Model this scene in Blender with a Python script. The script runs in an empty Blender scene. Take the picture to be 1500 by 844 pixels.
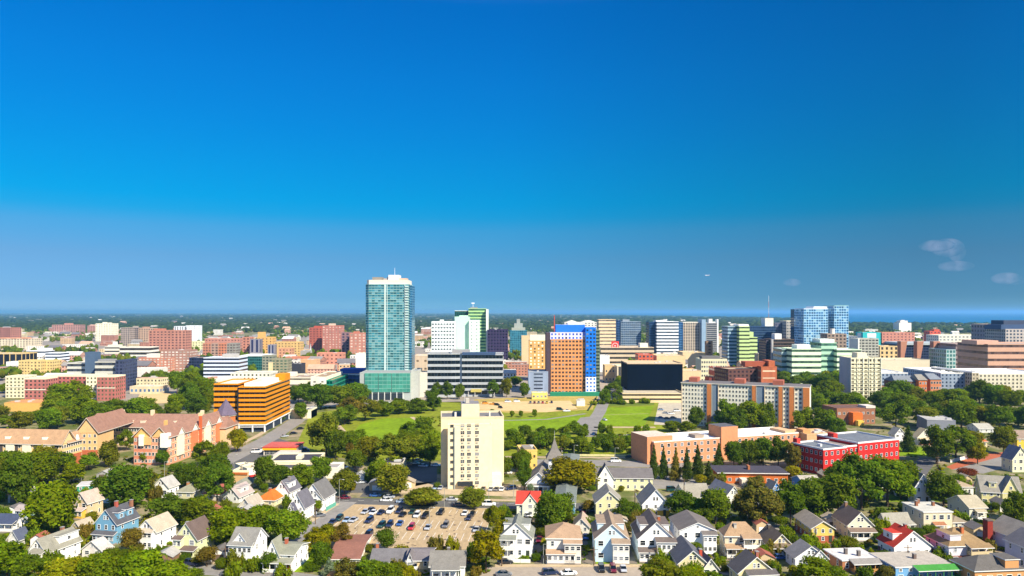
import bpy, math, random
import numpy as np
R = math.radians
F, HY, HC = 1100.0, 457.0, 72.0          # focal length in px of a 1500 px wide view, horizon row, eye height
rnd = random.Random(11)
sc = bpy.context.scene
COL = sc.collection

# ------------------------------------------------------------------ camera, world, sun
cam = bpy.data.objects.new('camera', bpy.data.cameras.new('camera'))
COL.objects.link(cam); sc.camera = cam
cam.location = (0, 0, HC); cam.rotation_euler = (R(90), 0, 0)
cam.data.sensor_width = 36; cam.data.lens = F / 1500 * 36
cam.data.shift_y = (HY - 422) / 1500
cam.data.clip_start = 1; cam.data.clip_end = 200000

SUN_AZ, SUN_EL = 43, 42                  # degrees to the right of straight behind the camera; elevation
sv = (math.sin(R(SUN_AZ)) * math.cos(R(SUN_EL)), -math.cos(R(SUN_AZ)) * math.cos(R(SUN_EL)), math.sin(R(SUN_EL)))
from mathutils import Vector
sun = bpy.data.objects.new('sun', bpy.data.lights.new('sun', 'SUN'))
COL.objects.link(sun)
sun.data.energy = 5.0; sun.data.angle = R(0.55); sun.data.color = (1.0, 0.91, 0.74)
sun.location = (100, -100, 200)
sun.rotation_euler = Vector(sv).to_track_quat('Z', 'Y').to_euler()

w = bpy.data.worlds.new('World'); sc.world = w; w.use_nodes = True
nt = w.node_tree; nt.nodes.clear()
out = nt.nodes.new('ShaderNodeOutputWorld'); bg = nt.nodes.new('ShaderNodeBackground')
sky = nt.nodes.new('ShaderNodeTexSky'); sky.sky_type = 'NISHITA'; sky.sun_disc = False
sky.sun_elevation = R(SUN_EL); sky.sun_rotation = R(180 - SUN_AZ)
sky.air_density = 1.0; sky.dust_density = 0.1; sky.ozone_density = 5.0; sky.altitude = 200
hs_ = nt.nodes.new('ShaderNodeHueSaturation'); hs_.inputs['Saturation'].default_value = 1.0
tint = nt.nodes.new('ShaderNodeMix'); tint.data_type = 'RGBA'; tint.blend_type = 'MULTIPLY'; tint.inputs['Factor'].default_value = 1.0
geo = nt.nodes.new('ShaderNodeTexCoord'); sep = nt.nodes.new('ShaderNodeSeparateXYZ')
ramp = nt.nodes.new('ShaderNodeValToRGB')
SKYRAMP = [(0.0, (0.109, 0.2851, 0.5366)), (0.0182, (0.0755, 0.2247, 0.4444)), (0.0698, (0.0864, 0.2364, 0.379)), (0.1058, (0.0587, 0.2779, 0.4082)), (0.1236, (0.0133, 0.2978, 0.4363)), (0.1413, (0.0017, 0.3189, 0.4667)), (0.1849, (0.0018, 0.3303, 0.5087)), (0.2913, (0.0029, 0.3416, 0.6075)), (0.3786, (0.0017, 0.3358, 0.6495)), (0.5, (0.7, 0.85, 1.08)), (1.0, (1.15, 1.2, 1.3))]
er = ramp.color_ramp.elements
for i, (p_, c_) in enumerate(SKYRAMP):
    e = er[i] if i < 2 else er.new(p_)
    e.position = p_; e.color = (*c_, 1)
nt.links.new(geo.outputs['Generated'], sep.inputs[0]); nt.links.new(sep.outputs['Z'], ramp.inputs[0])
nt.links.new(sky.outputs[0], hs_.inputs['Color'])
nt.links.new(hs_.outputs[0], tint.inputs['A']); nt.links.new(ramp.outputs[0], tint.inputs['B'])
side = nt.nodes.new('ShaderNodeValToRGB'); se = side.color_ramp.elements      # paler towards the left, deeper towards the sea
mrx = nt.nodes.new('ShaderNodeMapRange'); mrx.inputs[1].default_value = -1; mrx.inputs[2].default_value = 1; nt.links.new(sep.outputs['X'], mrx.inputs[0]); nt.links.new(mrx.outputs[0], side.inputs[0])
for i, (p_, c_) in enumerate([(0.22, (1.5, 1.02, 1.0)), (0.5, (1, 1, 1)), (0.74, (0.85, 0.76, 0.74)), (1.0, (1, 1, 1))]):
    e = se[i] if i < 2 else se.new(p_)
    e.position = p_; e.color = (*c_, 1)
tint2 = nt.nodes.new('ShaderNodeMix'); tint2.data_type = 'RGBA'; tint2.blend_type = 'MULTIPLY'; tint2.inputs['Factor'].default_value = 1.0
nt.links.new(tint.outputs['Result'], tint2.inputs['A']); nt.links.new(side.outputs[0], tint2.inputs['B'])
nt.links.new(tint2.outputs['Result'], bg.inputs[0]); bg.inputs[1].default_value = 0.130
nt.links.new(bg.outputs[0], out.inputs[0])
sc.view_settings.view_transform = 'Standard'; sc.view_settings.look = 'None'
sc.view_settings.exposure = 0.8; sc.view_settings.gamma = 1; sc.view_settings.use_curve_mapping = False
cy = sc.cycles
cy.max_bounces = 6; cy.diffuse_bounces = 4; cy.glossy_bounces = 3; cy.transmission_bounces = 3; cy.volume_bounces = 0; cy.transparent_max_bounces = 6
cy.use_denoising = True; cy.use_adaptive_sampling = True; cy.adaptive_threshold = 0.02
try: cy.denoiser = 'OPENIMAGEDENOISE'
except Exception: pass

# ------------------------------------------------------------------ pixel <-> place
def G(px, py, z=0.0):
    Y = F * (HC - z) / (py - HY)
    return ((px - 750) / F * Y, Y)
def zat(Y, py): return HC - (py - HY) * Y / F
def pxof(x, y): return 750 + F * x / y
def pyof(y, z=0): return HY + F * (HC - z) / y

# ------------------------------------------------------------------ materials
def lin(h):
    if not isinstance(h, str): return tuple(h)
    v = [int(h[i:i + 2], 16) / 255 for i in (0, 2, 4)]
    return tuple(x / 12.92 if x <= 0.04045 else ((x + 0.055) / 1.055) ** 2.4 for x in v)
MATS = {}
def base_mat(key):
    m = bpy.data.materials.new(key); m.use_nodes = True
    return m, m.node_tree, m.node_tree.nodes['Principled BSDF']
def node(t, typ, **kw):
    n = t.nodes.new(typ)
    for k, v in kw.items():
        if hasattr(n, k): setattr(n, k, v)
        else: n.inputs[k].default_value = v
    return n
def M(col, rough=0.8, var=0.14, scale=0.35, metal=0.0, spec=0.3, stretch=None, bump=0.0):
    """plain painted / masonry / roofing surface with uneven tone"""
    key = ('m', col, rough, var, scale, metal, spec, stretch, bump)
    if key in MATS: return MATS[key]
    m, t, p = base_mat('surface')
    c = lin(col)
    tc = node(t, 'ShaderNodeTexCoord')
    mp = node(t, 'ShaderNodeMapping'); t.links.new(tc.outputs['Object'], mp.inputs[0])
    if stretch: mp.inputs['Scale'].default_value = stretch
    n1 = node(t, 'ShaderNodeTexNoise', Scale=scale, Detail=5.0, Roughness=0.65)
    n2 = node(t, 'ShaderNodeTexNoise', Scale=scale * 7, Detail=3.0)
    t.links.new(mp.outputs[0], n1.inputs['Vector']); t.links.new(mp.outputs[0], n2.inputs['Vector'])
    add = node(t, 'ShaderNodeMath', operation='ADD'); t.links.new(n1.outputs['Fac'], add.inputs[0]); t.links.new(n2.outputs['Fac'], add.inputs[1])
    mr = node(t, 'ShaderNodeMapRange'); mr.inputs[1].default_value = 0.65; mr.inputs[2].default_value = 1.35
    mr.inputs[3].default_value = 1 - var; mr.inputs[4].default_value = 1 + var
    t.links.new(add.outputs[0], mr.inputs[0])
    mx = node(t, 'ShaderNodeMix', data_type='RGBA', blend_type='MULTIPLY'); mx.inputs['Factor'].default_value = 1
    mx.inputs['A'].default_value = (*c, 1); t.links.new(mr.outputs[0], mx.inputs['B'])
    t.links.new(mx.outputs['Result'], p.inputs['Base Color'])
    p.inputs['Roughness'].default_value = rough; p.inputs['Metallic'].default_value = metal
    p.inputs['Specular IOR Level'].default_value = spec
    if bump:
        b = node(t, 'ShaderNodeBump', Strength=bump, Distance=0.1); t.links.new(n2.outputs['Fac'], b.inputs['Height']); t.links.new(b.outputs[0], p.inputs['Normal'])
    MATS[key] = m; return m
def ROOF(col):
    c = lin(col); k = 1.2 if sum(c) / 3 < .13 else .95 if sum(c) / 3 < .24 else .78
    return M(tuple(round(x * k, 4) for x in c), 0.9, 0.26, 0.5, spec=0.15)
def FLATROOF(col): return M(col, 0.9, 0.22, 0.12, spec=0.15)
def GLASS(col='1c2a38', rough=0.12, metal=0.25, var=0.35):
    key = ('g', col, rough, metal, var)
    if key in MATS: return MATS[key]
    m, t, p = base_mat('glass')
    tc = node(t, 'ShaderNodeTexCoord'); n1 = node(t, 'ShaderNodeTexNoise', Scale=0.18, Detail=2.0)
    t.links.new(tc.outputs['Object'], n1.inputs['Vector'])
    mr = node(t, 'ShaderNodeMapRange'); mr.inputs[1].default_value = 0.3; mr.inputs[2].default_value = 0.7
    mr.inputs[3].default_value = 1 - var; mr.inputs[4].default_value = 1 + var; t.links.new(n1.outputs['Fac'], mr.inputs[0])
    mx = node(t, 'ShaderNodeMix', data_type='RGBA', blend_type='MULTIPLY'); mx.inputs['Factor'].default_value = 1
    mx.inputs['A'].default_value = (*lin(col), 1); t.links.new(mr.outputs[0], mx.inputs['B'])
    t.links.new(mx.outputs['Result'], p.inputs['Base Color'])
    p.inputs['Roughness'].default_value = rough; p.inputs['Metallic'].default_value = metal; p.inputs['Specular IOR Level'].default_value = 0.6
    MATS[key] = m; return m
def GRID(wall, glass='26313c', fx=0.5, fz=0.5, gl_metal=0.2, tv=0.5, light=None, oz=0.3):
    """facade of punched windows; one uv unit is one bay by one storey"""
    key = ('grid', wall, glass, fx, fz, gl_metal, tv, light, oz)
    if key in MATS: return MATS[key]
    m, t, p = base_mat('facade')
    L = t.links
    uv = node(t, 'ShaderNodeUVMap'); sp = node(t, 'ShaderNodeSeparateXYZ'); L.new(uv.outputs[0], sp.inputs[0])
    def mth(op, a, b=None):
        n = node(t, 'ShaderNodeMath', operation=op)
        for i, v in enumerate((a, b)):
            if v is None: continue
            if isinstance(v, (int, float)): n.inputs[i].default_value = v
            else: L.new(v, n.inputs[i])
        return n.outputs[0]
    fu, fv = mth('FRACT', sp.outputs[0]), mth('FRACT', sp.outputs[1])
    inu = mth('LESS_THAN', mth('ABSOLUTE', mth('SUBTRACT', fu, 0.5)), fx / 2)
    inv = mth('LESS_THAN', mth('ABSOLUTE', mth('SUBTRACT', fv, oz + fz / 2)), fz / 2)
    mask = mth('MULTIPLY', inu, inv)
    cmb = node(t, 'ShaderNodeCombineXYZ'); L.new(mth('FLOOR', sp.outputs[0]), cmb.inputs[0]); L.new(mth('FLOOR', sp.outputs[1]), cmb.inputs[1])
    wn = node(t, 'ShaderNodeTexWhiteNoise', noise_dimensions='3D'); L.new(cmb.outputs[0], wn.inputs['Vector'])
    tone = mth('ADD', mth('MULTIPLY', wn.outputs['Value'], 2 * tv), 1 - tv)
    gm = node(t, 'ShaderNodeMix', data_type='RGBA', blend_type='MULTIPLY'); gm.inputs['Factor'].default_value = 1
    gm.inputs['A'].default_value = (*lin(glass), 1); L.new(tone, gm.inputs['B'])
    gcol = gm.outputs['Result']
    if light:
        lm = node(t, 'ShaderNodeMix', data_type='RGBA'); L.new(mth('GREATER_THAN', wn.outputs['Value'], 0.78), lm.inputs['Factor'])
        L.new(gcol, lm.inputs['A']); lm.inputs['B'].default_value = (*lin(light), 1); gcol = lm.outputs['Result']
    tc = node(t, 'ShaderNodeTexCoord'); mp = node(t, 'ShaderNodeMapping'); mp.inputs['Scale'].default_value = (1, 1, .12); L.new(tc.outputs['Object'], mp.inputs[0]); n1 = node(t, 'ShaderNodeTexNoise', Scale=0.35, Detail=6.0); L.new(mp.outputs[0], n1.inputs['Vector'])
    mr = node(t, 'ShaderNodeMapRange'); mr.inputs[1].default_value = 0.3; mr.inputs[2].default_value = 0.7; mr.inputs[3].default_value = 0.78; mr.inputs[4].default_value = 1.12
    L.new(n1.outputs['Fac'], mr.inputs[0])
    wm = node(t, 'ShaderNodeMix', data_type='RGBA', blend_type='MULTIPLY'); wm.inputs['Factor'].default_value = 1
    wm.inputs['A'].default_value = (*lin(wall), 1); L.new(mr.outputs[0], wm.inputs['B'])
    fm = node(t, 'ShaderNodeMix', data_type='RGBA'); L.new(mask, fm.inputs['Factor']); L.new(wm.outputs['Result'], fm.inputs['A']); L.new(gcol, fm.inputs['B'])
    L.new(fm.outputs['Result'], p.inputs['Base Color'])
    L.new(mth('SUBTRACT', 0.85, mth('MULTIPLY', mask, 0.72)), p.inputs['Roughness'])
    L.new(mth('MULTIPLY', mask, gl_metal), p.inputs['Metallic'])
    bp = node(t, 'ShaderNodeBump', Strength=0.3, Distance=0.15, invert=True); L.new(mask, bp.inputs['Height']); L.new(bp.outputs[0], p.inputs['Normal'])
    MATS[key] = m; return m

# ------------------------------------------------------------------ mesh builder
class MB:
    def __init__(s): s.v = []; s.f = []; s.m = []; s.uv = []; s.mats = []
    def mi(s, m):
        if m not in s.mats: s.mats.append(m)
        return s.mats.index(m)
    def poly(s, pts, m, uv=None):
        b = len(s.v); s.v += [tuple(p) for p in pts]; s.f.append(tuple(range(b, b + len(pts)))); s.m.append(s.mi(m))
        s.uv += uv if uv else [(0.02, 0.02)] * len(pts)
    def wallq(s, a, b, z0, z1, m, cell=None):
        """vertical quad from a to b (outside on the right of a->b)"""
        L_ = math.hypot(b[0] - a[0], b[1] - a[1])
        if cell: nu, nv = max(1, round(L_ / cell[0])), max(1, round((z1 - z0) / cell[1]))
        else: nu = nv = 0.01
        s.poly([(a[0], a[1], z0), (b[0], b[1], z0), (b[0], b[1], z1), (a[0], a[1], z1)], m, [(0, 0), (nu, 0), (nu, nv), (0, nv)])
    def prism(s, pts, z0, z1, m, top=None, cell=None, bot=False):
        """pts counter-clockwise seen from above"""
        n = len(pts)
        for i in range(n): s.wallq(pts[i], pts[(i + 1) % n], z0, z1, m, cell)
        s.poly([(p[0], p[1], z1) for p in pts], top or m)
        if bot: s.poly([(p[0], p[1], z0) for p in reversed(pts)], m)
    def box(s, x0, x1, y0, y1, z0, z1, m, top=None, cell=None, bot=True):
        s.prism([(x0, y0), (x1, y0), (x1, y1), (x0, y1)], z0, z1, m, top, cell, bot)
    def slab(s, pts, t, m, edge=None):
        """sloping slab: top polygon pts (ccw from above), thickness t downwards"""
        lo = [(p[0], p[1], p[2] - t) for p in pts]; n = len(pts)
        s.poly(pts, m); s.poly(list(reversed(lo)), edge or m)
        for i in range(n):
            j = (i + 1) % n; s.poly([lo[i], lo[j], pts[j], pts[i]], edge or m)
    def cyl(s, x, y, r0, r1, z0, z1, m, n=8):
        a = [(x + r0 * math.cos(2 * math.pi * i / n), y + r0 * math.sin(2 * math.pi * i / n), z0) for i in range(n)]
        b = [(x + r1 * math.cos(2 * math.pi * i / n), y + r1 * math.sin(2 * math.pi * i / n), z1) for i in range(n)]
        for i in range(n):
            j = (i + 1) % n; s.poly([a[i], a[j], b[j], b[i]], m)
        s.poly(b, m); s.poly(list(reversed(a)), m)
    def data(s, name):
        me = bpy.data.meshes.new(name); me.from_pydata(s.v, [], s.f)
        for m in s.mats: me.materials.append(m)
        me.polygons.foreach_set('material_index', s.m)
        u = me.uv_layers.new(name='UVMap'); u.data.foreach_set('uv', [c for q in s.uv for c in q])
        me.update(); return me
    def build(s, name, parent=None, loc=None):
        o = bpy.data.objects.new(name, s.data(name)); COL.objects.link(o)
        if parent: o.parent = parent
        if loc: o.location = loc
        return o

REG = []        # things others may be described by: (short phrase, px, base row, half width px)
FOOT = []       # footprints in plan: (cx, cy, ex, w/2, d/2)
def tag(o, label, cat, group=None):
    o['label'] = label; o['category'] = cat
    if group: o['group'] = group
    return o
def empty(name, loc, rz=0):
    o = bpy.data.objects.new(name, None); COL.objects.link(o); o.location = loc; o.rotation_euler = (0, 0, rz)
    o.empty_display_size = 1; return o
def structure(o): o['kind'] = 'structure'; return o

def foot(xl, xr, base, yaw=0, c='L', d=None, xs=None):
    """footprint of a block: front from pixel xl to xr, the near corner (c) on row base; depth in metres or to pixel xs"""
    th = R(yaw); ex = (math.cos(th), math.sin(th)); ey = (-math.sin(th), math.cos(th))
    def solve(P, D, px):
        k = (px - 750) / F
        return (k * P[1] - P[0]) / (D[0] - k * D[1])
    if c == 'L':
        P0 = G(xl, base); w_ = solve(P0, ex, xr)
    else:
        P1 = G(xr, base); w_ = solve(P1, (-ex[0], -ex[1]), xl); P0 = (P1[0] - w_ * ex[0], P1[1] - w_ * ex[1])
    Pc = P0 if c == 'L' else P1
    if d is None: d = solve(Pc, ey, xs)
    d = max(4.0, min(d, 120.0))
    return dict(P=P0, ex=ex, ey=ey, w=w_, d=d, Y=Pc[1], yaw=th)
def fpt(f, u, v): return (f['P'][0] + u * f['ex'][0] + v * f['ey'][0], f['P'][1] + u * f['ex'][1] + v * f['ey'][1])
def regfoot(f):
    c = fpt(f, f['w'] / 2, f['d'] / 2); FOOT.append((c[0], c[1], f['ex'], f['w'] / 2, f['d'] / 2))
def inside(x, y, mg=1.0):
    for cx, cy_, ex, a, b in FOOT:
        dx, dy = x - cx, y - cy_
        if abs(dx * ex[0] + dy * ex[1]) < a + mg and abs(-dx * ex[1] + dy * ex[0]) < b + mg: return True
    return False

WIN = {}
def winmesh(w_, h_, frame, glass, kind='w'):
    key = (round(w_, 2), round(h_, 2), frame, glass, kind)
    if key in WIN: return WIN[key]
    b = MB(); fm = M(frame, 0.6, 0.05); gm = GLASS(glass, 0.12, 0.15, 0.3); t = min(0.11, w_ * 0.12)
    b.box(-w_ / 2, w_ / 2, -0.09, 0.05, 0, t, fm); b.box(-w_ / 2, w_ / 2, -0.06, 0.05, h_ - t, h_, fm)
    b.box(-w_ / 2, -w_ / 2 + t, -0.06, 0.05, t, h_ - t, fm); b.box(w_ / 2 - t, w_ / 2, -0.06, 0.05, t, h_ - t, fm)
    b.box(-w_ / 2 + t, w_ / 2 - t, -0.02, 0.05, t, h_ - t, gm)
    b.box(-w_ / 2 + t, w_ / 2 - t, -0.045, 0.05, h_ * 0.5 - 0.03, h_ * 0.5 + 0.03, fm)
    if w_ > 1.6:
        for k in range(1, max(2, round(w_ / 1.0))):
            x = -w_ / 2 + k * w_ / max(2, round(w_ / 1.0)); b.box(x - 0.05, x + 0.05, -0.05, 0.05, t, h_ - t, fm)
    WIN[key] = b.data('window'); return WIN[key]
GL = ['1b2530', '222d38', '2c3946', '151c26', '3b4853', '8d9298']
def put_win(parent, x, y, z, rz, w_, h_, frame='e8e6e0', glass=None, name='window'):
    o = bpy.data.objects.new(name, winmesh(w_, h_, frame, glass or rnd.choice(GL)))
    COL.objects.link(o); o.parent = parent; o.location = (x, y, z); o.rotation_euler = (0, 0, rz)
    return o

# ------------------------------------------------------------------ town buildings
class Bld:
    """one building: an Empty at its base; blocks given by pixel corners become its parts"""
    def __init__(s, name, label, cat, short, at, group=None):
        x, y = G(*at); s.L = (x, y); s.root = empty(name, (x, y, 0)); tag(s.root, label, cat, group)
        s.nwin = 0; s.over = None; s.short = short; s.reg = False
    def pts(s, f, u0, u1, v0, v1):
        q = [fpt(f, u, v) for u, v in ((u0, v0), (u1, v0), (u1, v1), (u0, v1))]
        return [(p[0] - s.L[0], p[1] - s.L[1]) for p in q]
    def blk(s, xl, xr, base, top, st, yaw=0, c='L', d=None, xs=None, roof='8f8a84', z0=0.0, par=0.8, name='wall', zt=None, parcol=None):
        if d is None and xs is None: d = 18
        f = foot(xl, xr, base, yaw, c, d, xs); regfoot(f)
        z1 = zt if zt is not None else zat(f['Y'], top); f['z0'], f['z1'], f['roof'] = z0, z1, z1 - par
        w_, dd = f['w'], f['d']
        if not s.reg: REG.append((s.short, (xl + xr) / 2, base, abs(xr - xl) / 2)); s.reg = True
        kind = st[0]; b = MB()
        rm = FLATROOF(roof); far = 1.4 if f['Y'] > 950 and kind == 'G' and st[1] < 7 and len(st) > 5 and st[5] < .66 else 1.0
        if kind == 'P':
            b.prism(s.pts(f, 0, w_, 0, dd), z0, z1 - par, M(st[1], 0.85, 0.1, 0.1), rm); wm = M(st[1], 0.85, 0.1, 0.1)
        elif kind == 'K':
            wm = st[1]; b.prism(s.pts(f, 0, w_, 0, dd), z0, z1 - par, wm, rm)
        elif kind == 'G':
            gm = GRID(*st[3:]) if len(st) > 3 else None
            b.prism(s.pts(f, 0, w_, 0, dd), z0, z1 - par, gm, rm, (st[1] * far, st[2] * far)); wm = M(st[3], 0.85, 0.1, 0.1)
        elif kind == 'B':                       # ribbon windows: glass core with a spandrel per storey
            _, span, glass, n, frac = st[:5]; gm = glass if not isinstance(glass, str) else GRID('3a4148', glass, 0.92, 1.0, 0.35, 0.45, None, 0.0)
            i_ = 0.25
            b.prism(s.pts(f, i_, w_ - i_, i_, dd - i_), z0, z1 - par, gm, rm, (3.0, (z1 - z0 - par) / n)); wm = M(span, 0.7, 0.1, 0.1)
            fl = (z1 - z0 - par) / n
            for k in range(n):
                q = MB(); a = z0 + k * fl + (fl * (1 - frac)) / 2 * (0 if k else 0)
                q.prism(s.pts(f, 0, w_, 0, dd), a + (0.02 if k else 0.0), a + fl * frac, wm, bot=True); q.build('spandrel', s.root)
        elif kind == 'W':                       # real windows
            _, wall, nx, nz, ww, wh = st[:6]; ns = st[6] if len(st) > 6 else 0; zb = st[7] if len(st) > 7 else 0.9
            fr = st[8] if len(st) > 8 else 'd8d4c8'
            wm = M(wall, 0.85, 0.1, 0.1)
            b.prism(s.pts(f, 0, w_, 0, dd), z0, z1 - par, wm, rm)
            s.wins(f, nx, nz, ww, wh, 'F', zb, fr)
            if ns: s.wins(f, ns, nz, ww, wh, 'L' if c == 'L' else 'R', zb, fr)
        o = b.build(name, s.root)
        if par > 0:
            q = MB(); pm = M(parcol, 0.8, 0.08, 0.1) if parcol else wm; t = 0.35
            za, zb_ = z1 - par, z1
            e = 0.06
            q.prism(s.pts(f, -e, w_ + e, -e, t), za, zb_, pm, bot=True); q.prism(s.pts(f, -e, w_ + e, dd - t, dd + e), za, zb_, pm, bot=True)
            q.prism(s.pts(f, -e, t, t, dd - t), za, zb_, pm, bot=True); q.prism(s.pts(f, w_ - t, w_ + e, t, dd - t), za, zb_, pm, bot=True)
            q.build('parapet', s.root)
        return f
    def wins(s, f, nx, nz, ww, wh, face='F', zb=0.9, frame='d8d4c8', u0=0.0, u1=1.0, glass=None, name='window', z0=None, z1=None):
        z0 = f['z0'] if z0 is None else z0; z1 = f['roof'] if z1 is None else z1
        fl = (z1 - z0) / nz; L_ = f['w'] if face == 'F' else f['d']
        for k in range(nz):
            for i in range(nx):
                t = (u0 + (u1 - u0) * (i + 0.5) / nx) * L_
                if face == 'F': p = fpt(f, t, -0.01); rz = f['yaw']
                elif face == 'L': p = fpt(f, -0.01, t); rz = f['yaw'] - math.pi / 2
                else: p = fpt(f, f['w'] + 0.01, t); rz = f['yaw'] + math.pi / 2
                z = z0 + k * fl + zb
                x, y = p[0] - s.L[0], p[1] - s.L[1]
                s.nwin += 1
                if s.nwin <= 98: put_win(s.root, x, y, z, rz, ww, wh, frame, glass, name)
                else:
                    if s.over is None: s.over = []
                    s.over.append((x, y, z, rz, ww, wh, frame, glass or rnd.choice(GL)))
    def done(s):
        if s.over:
            b = MB()
            for x, y, z, rz, ww, wh, frame, glass in s.over:
                me = winmesh(ww, wh, frame, glass); cs, sn = math.cos(rz), math.sin(rz); vs = me.vertices
                for p in me.polygons:
                    b.poly([(x + vs[i].co.x * cs - vs[i].co.y * sn, y + vs[i].co.x * sn + vs[i].co.y * cs, z + vs[i].co.z) for i in p.vertices], me.materials[p.material_index])
            o = b.build('windows', s.root); o['kind'] = 'stuff'
    def on(s, f, u0, u1, v0, v1, h0, h1, col, name='penthouse', top=None, mat=None):
        """box standing on / proud of a block: u, v as fractions of the footprint, heights in metres above its top (or z if absolute string)"""
        w_, dd = f['w'], f['d']; b = MB(); m = mat or M(col, 0.85, 0.12, 0.15)
        za = f['roof'] + h0 if not isinstance(h0, str) else float(h0)
        zb = f['roof'] + h1 if not isinstance(h1, str) else float(h1)
        b.prism(s.pts(f, u0 * w_, u1 * w_, v0 * dd, v1 * dd), za, zb, m, FLATROOF(top) if top else m, (3.0, 3.0) if mat else None, bot=True)
        return b.build(name, s.root)
    def units(s, f, n, col='b9b7b2', seed=1):
        r = random.Random(seed)
        for _ in range(n):
            a, b_ = r.uniform(.08, .85), r.uniform(.1, .8); k, l = r.uniform(1.5, 3.5) / f['w'], r.uniform(1.5, 3.5) / f['d']
            s.on(f, a, min(.96, a + k), b_, min(.95, b_ + l), 0.003, r.uniform(0.2, 1.2), col, 'roof_unit')
    def mast(s, x, y, z0, z1, col='d8d8d8', r=0.25, name='mast'):
        b = MB(); b.cyl(x - s.L[0], y - s.L[1], r, r * 0.5, z0, z1, M(col, 0.5), 6); return b.build(name, s.root)
# ------------------------------------------------------------------ ground, roads, lawns, water, air
def ground_mat():
    m, t, p = base_mat('ground'); L = t.links
    tc = node(t, 'ShaderNodeTexCoord')
    n1 = node(t, 'ShaderNodeTexNoise', Scale=0.06, Detail=8.0, Roughness=0.7); n2 = node(t, 'ShaderNodeTexNoise', Scale=0.5, Detail=4.0)
    L.new(tc.outputs['Object'], n1.inputs['Vector']); L.new(tc.outputs['Object'], n2.inputs['Vector'])
    r = node(t, 'ShaderNodeValToRGB'); L.new(n1.outputs['Fac'], r.inputs[0]); e = r.color_ramp.elements
    e[0].position = 0.36; e[0].color = (0.07, 0.10, 0.018, 1); e[1].position = 0.60; e[1].color = (0.30, 0.235, 0.15, 1)
    k = e.new(0.48); k.color = (0.14, 0.145, 0.045, 1)
    mr = node(t, 'ShaderNodeMapRange'); mr.inputs[3].default_value = 0.7; mr.inputs[4].default_value = 1.3; L.new(n2.outputs['Fac'], mr.inputs[0])
    mx = node(t, 'ShaderNodeMix', data_type='RGBA', blend_type='MULTIPLY'); mx.inputs['Factor'].default_value = 1
    L.new(r.outputs[0], mx.inputs['A']); L.new(mr.outputs[0], mx.inputs['B']); L.new(mx.outputs['Result'], p.inputs['Base Color'])
    p.inputs['Roughness'].default_value = 0.95; p.inputs['Specular IOR Level'].default_value = 0.1
    return m
FARG = 70000
b = MB(); b.poly([(-FARG, -400, 0), (FARG, -400, 0), (FARG, FARG, 0), (-FARG, FARG, 0)], ground_mat()); structure(b.build('ground'))
def sheet(name, px, mat, lvl, world=False):
    q = [(*(p if world else G(*p)), 0.004 * lvl) for p in px]
    a = sum(q[i][0] * q[(i + 1) % len(q)][1] - q[(i + 1) % len(q)][0] * q[i][1] for i in range(len(q)))
    if a < 0: q.reverse()
    b = MB(); b.poly(q, mat); return structure(b.build(name))
ASPH = M('5d5b58', 0.9, 0.22, 0.12, spec=0.2)
ASPH2 = M('858079', 0.92, 0.2, 0.08, spec=0.15)
CONC = M('b09c7c', 0.9, 0.16, 0.2)
LOTM = M('aa936f', 0.92, 0.22, 0.16, stretch=(1, 0.35, 1))
GRASS = M((.165, .25, .005), 0.95, 0.34, 0.05, spec=0.1)
GRASS2 = M((.19, .215, .015), 0.95, 0.42, 0.05, spec=0.1)
SAND = M('c8ab78', 0.95, 0.16, 0.06)
YELL = M('cfc08a', 0.8, 0.1)
# town pavement
sheet('town_pavement', [(-260, 492), (1760, 492), (2000, 566), (1200, 572), (1010, 590), (900, 588), (760, 592), (600, 588), (425, 600), (300, 590), (-600, 566)], M('8d8376', 0.92, 0.3, 0.02), 1)
# sea
def sea_mat():
    m, t, p = base_mat('sea_water'); p.inputs['Base Color'].default_value = (0.0, 0.11, 0.24, 1); p.inputs['Roughness'].default_value = 0.5; p.inputs['Specular IOR Level'].default_value = 0.15
    tc = node(t, 'ShaderNodeTexCoord'); n = node(t, 'ShaderNodeTexNoise', Scale=0.02, Detail=6.0); t.links.new(tc.outputs['Object'], n.inputs['Vector'])
    bp = node(t, 'ShaderNodeBump', Strength=0.4, Distance=2.0); t.links.new(n.outputs['Fac'], bp.inputs['Height']); t.links.new(bp.outputs[0], p.inputs['Normal']); return m
COAST = [(2600, 476), (1500, 475.2), (1300, 474.4), (1235, 473.2), (1175, 466.5), (1050, 464), (940, 462.3), (820, 460.6), (760, 459.6)]
sheet('sea', COAST + [(760, 458.2), (2600, 458.2)], sea_mat(), 3)
def coast(px):
    for (x1, y1), (x0, y0) in zip(COAST, COAST[1:]):
        if x0 <= px <= x1: return y0 + (y1 - y0) * (px - x0) / (x1 - x0)
    return 0 if px < 760 else 476
# car parks and roads
def strip(name, pts, wid, mat, lvl):
    """road of constant width along points on the ground"""
    q = [Vector(G(*p)) for p in pts]; L_, R_ = [], []
    for i, p in enumerate(q):
        d = (q[min(i + 1, len(q) - 1)] - q[max(i - 1, 0)]).normalized(); n = Vector((-d.y, d.x)) * wid / 2
        L_.append(tuple(p + n)); R_.append(tuple(p - n))
    return sheet(name, L_ + R_[::-1], mat, lvl, True)
def kerb(pts, wid=1.8, h=0.13, name='pavement'):
    q = [Vector(G(*p)) for p in pts]; b = MB()
    for a, c in zip(q, q[1:]):
        d = (c - a).normalized(); n = Vector((-d.y, d.x)) * wid / 2
        b.prism([tuple(a - n), tuple(c - n), tuple(c + n), tuple(a + n)], 0, h, CONC)
    return structure(b.build(name))
sheet('car_park', [(515, 738.5), (722, 744.5), (706, 805), (440, 803), (458, 778)], LOTM, 2)
strip('road', [(405, 727), (500, 733.5), (640, 738), (760, 741), (900, 742), (1060, 742)], 9.5, ASPH, 3)
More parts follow.
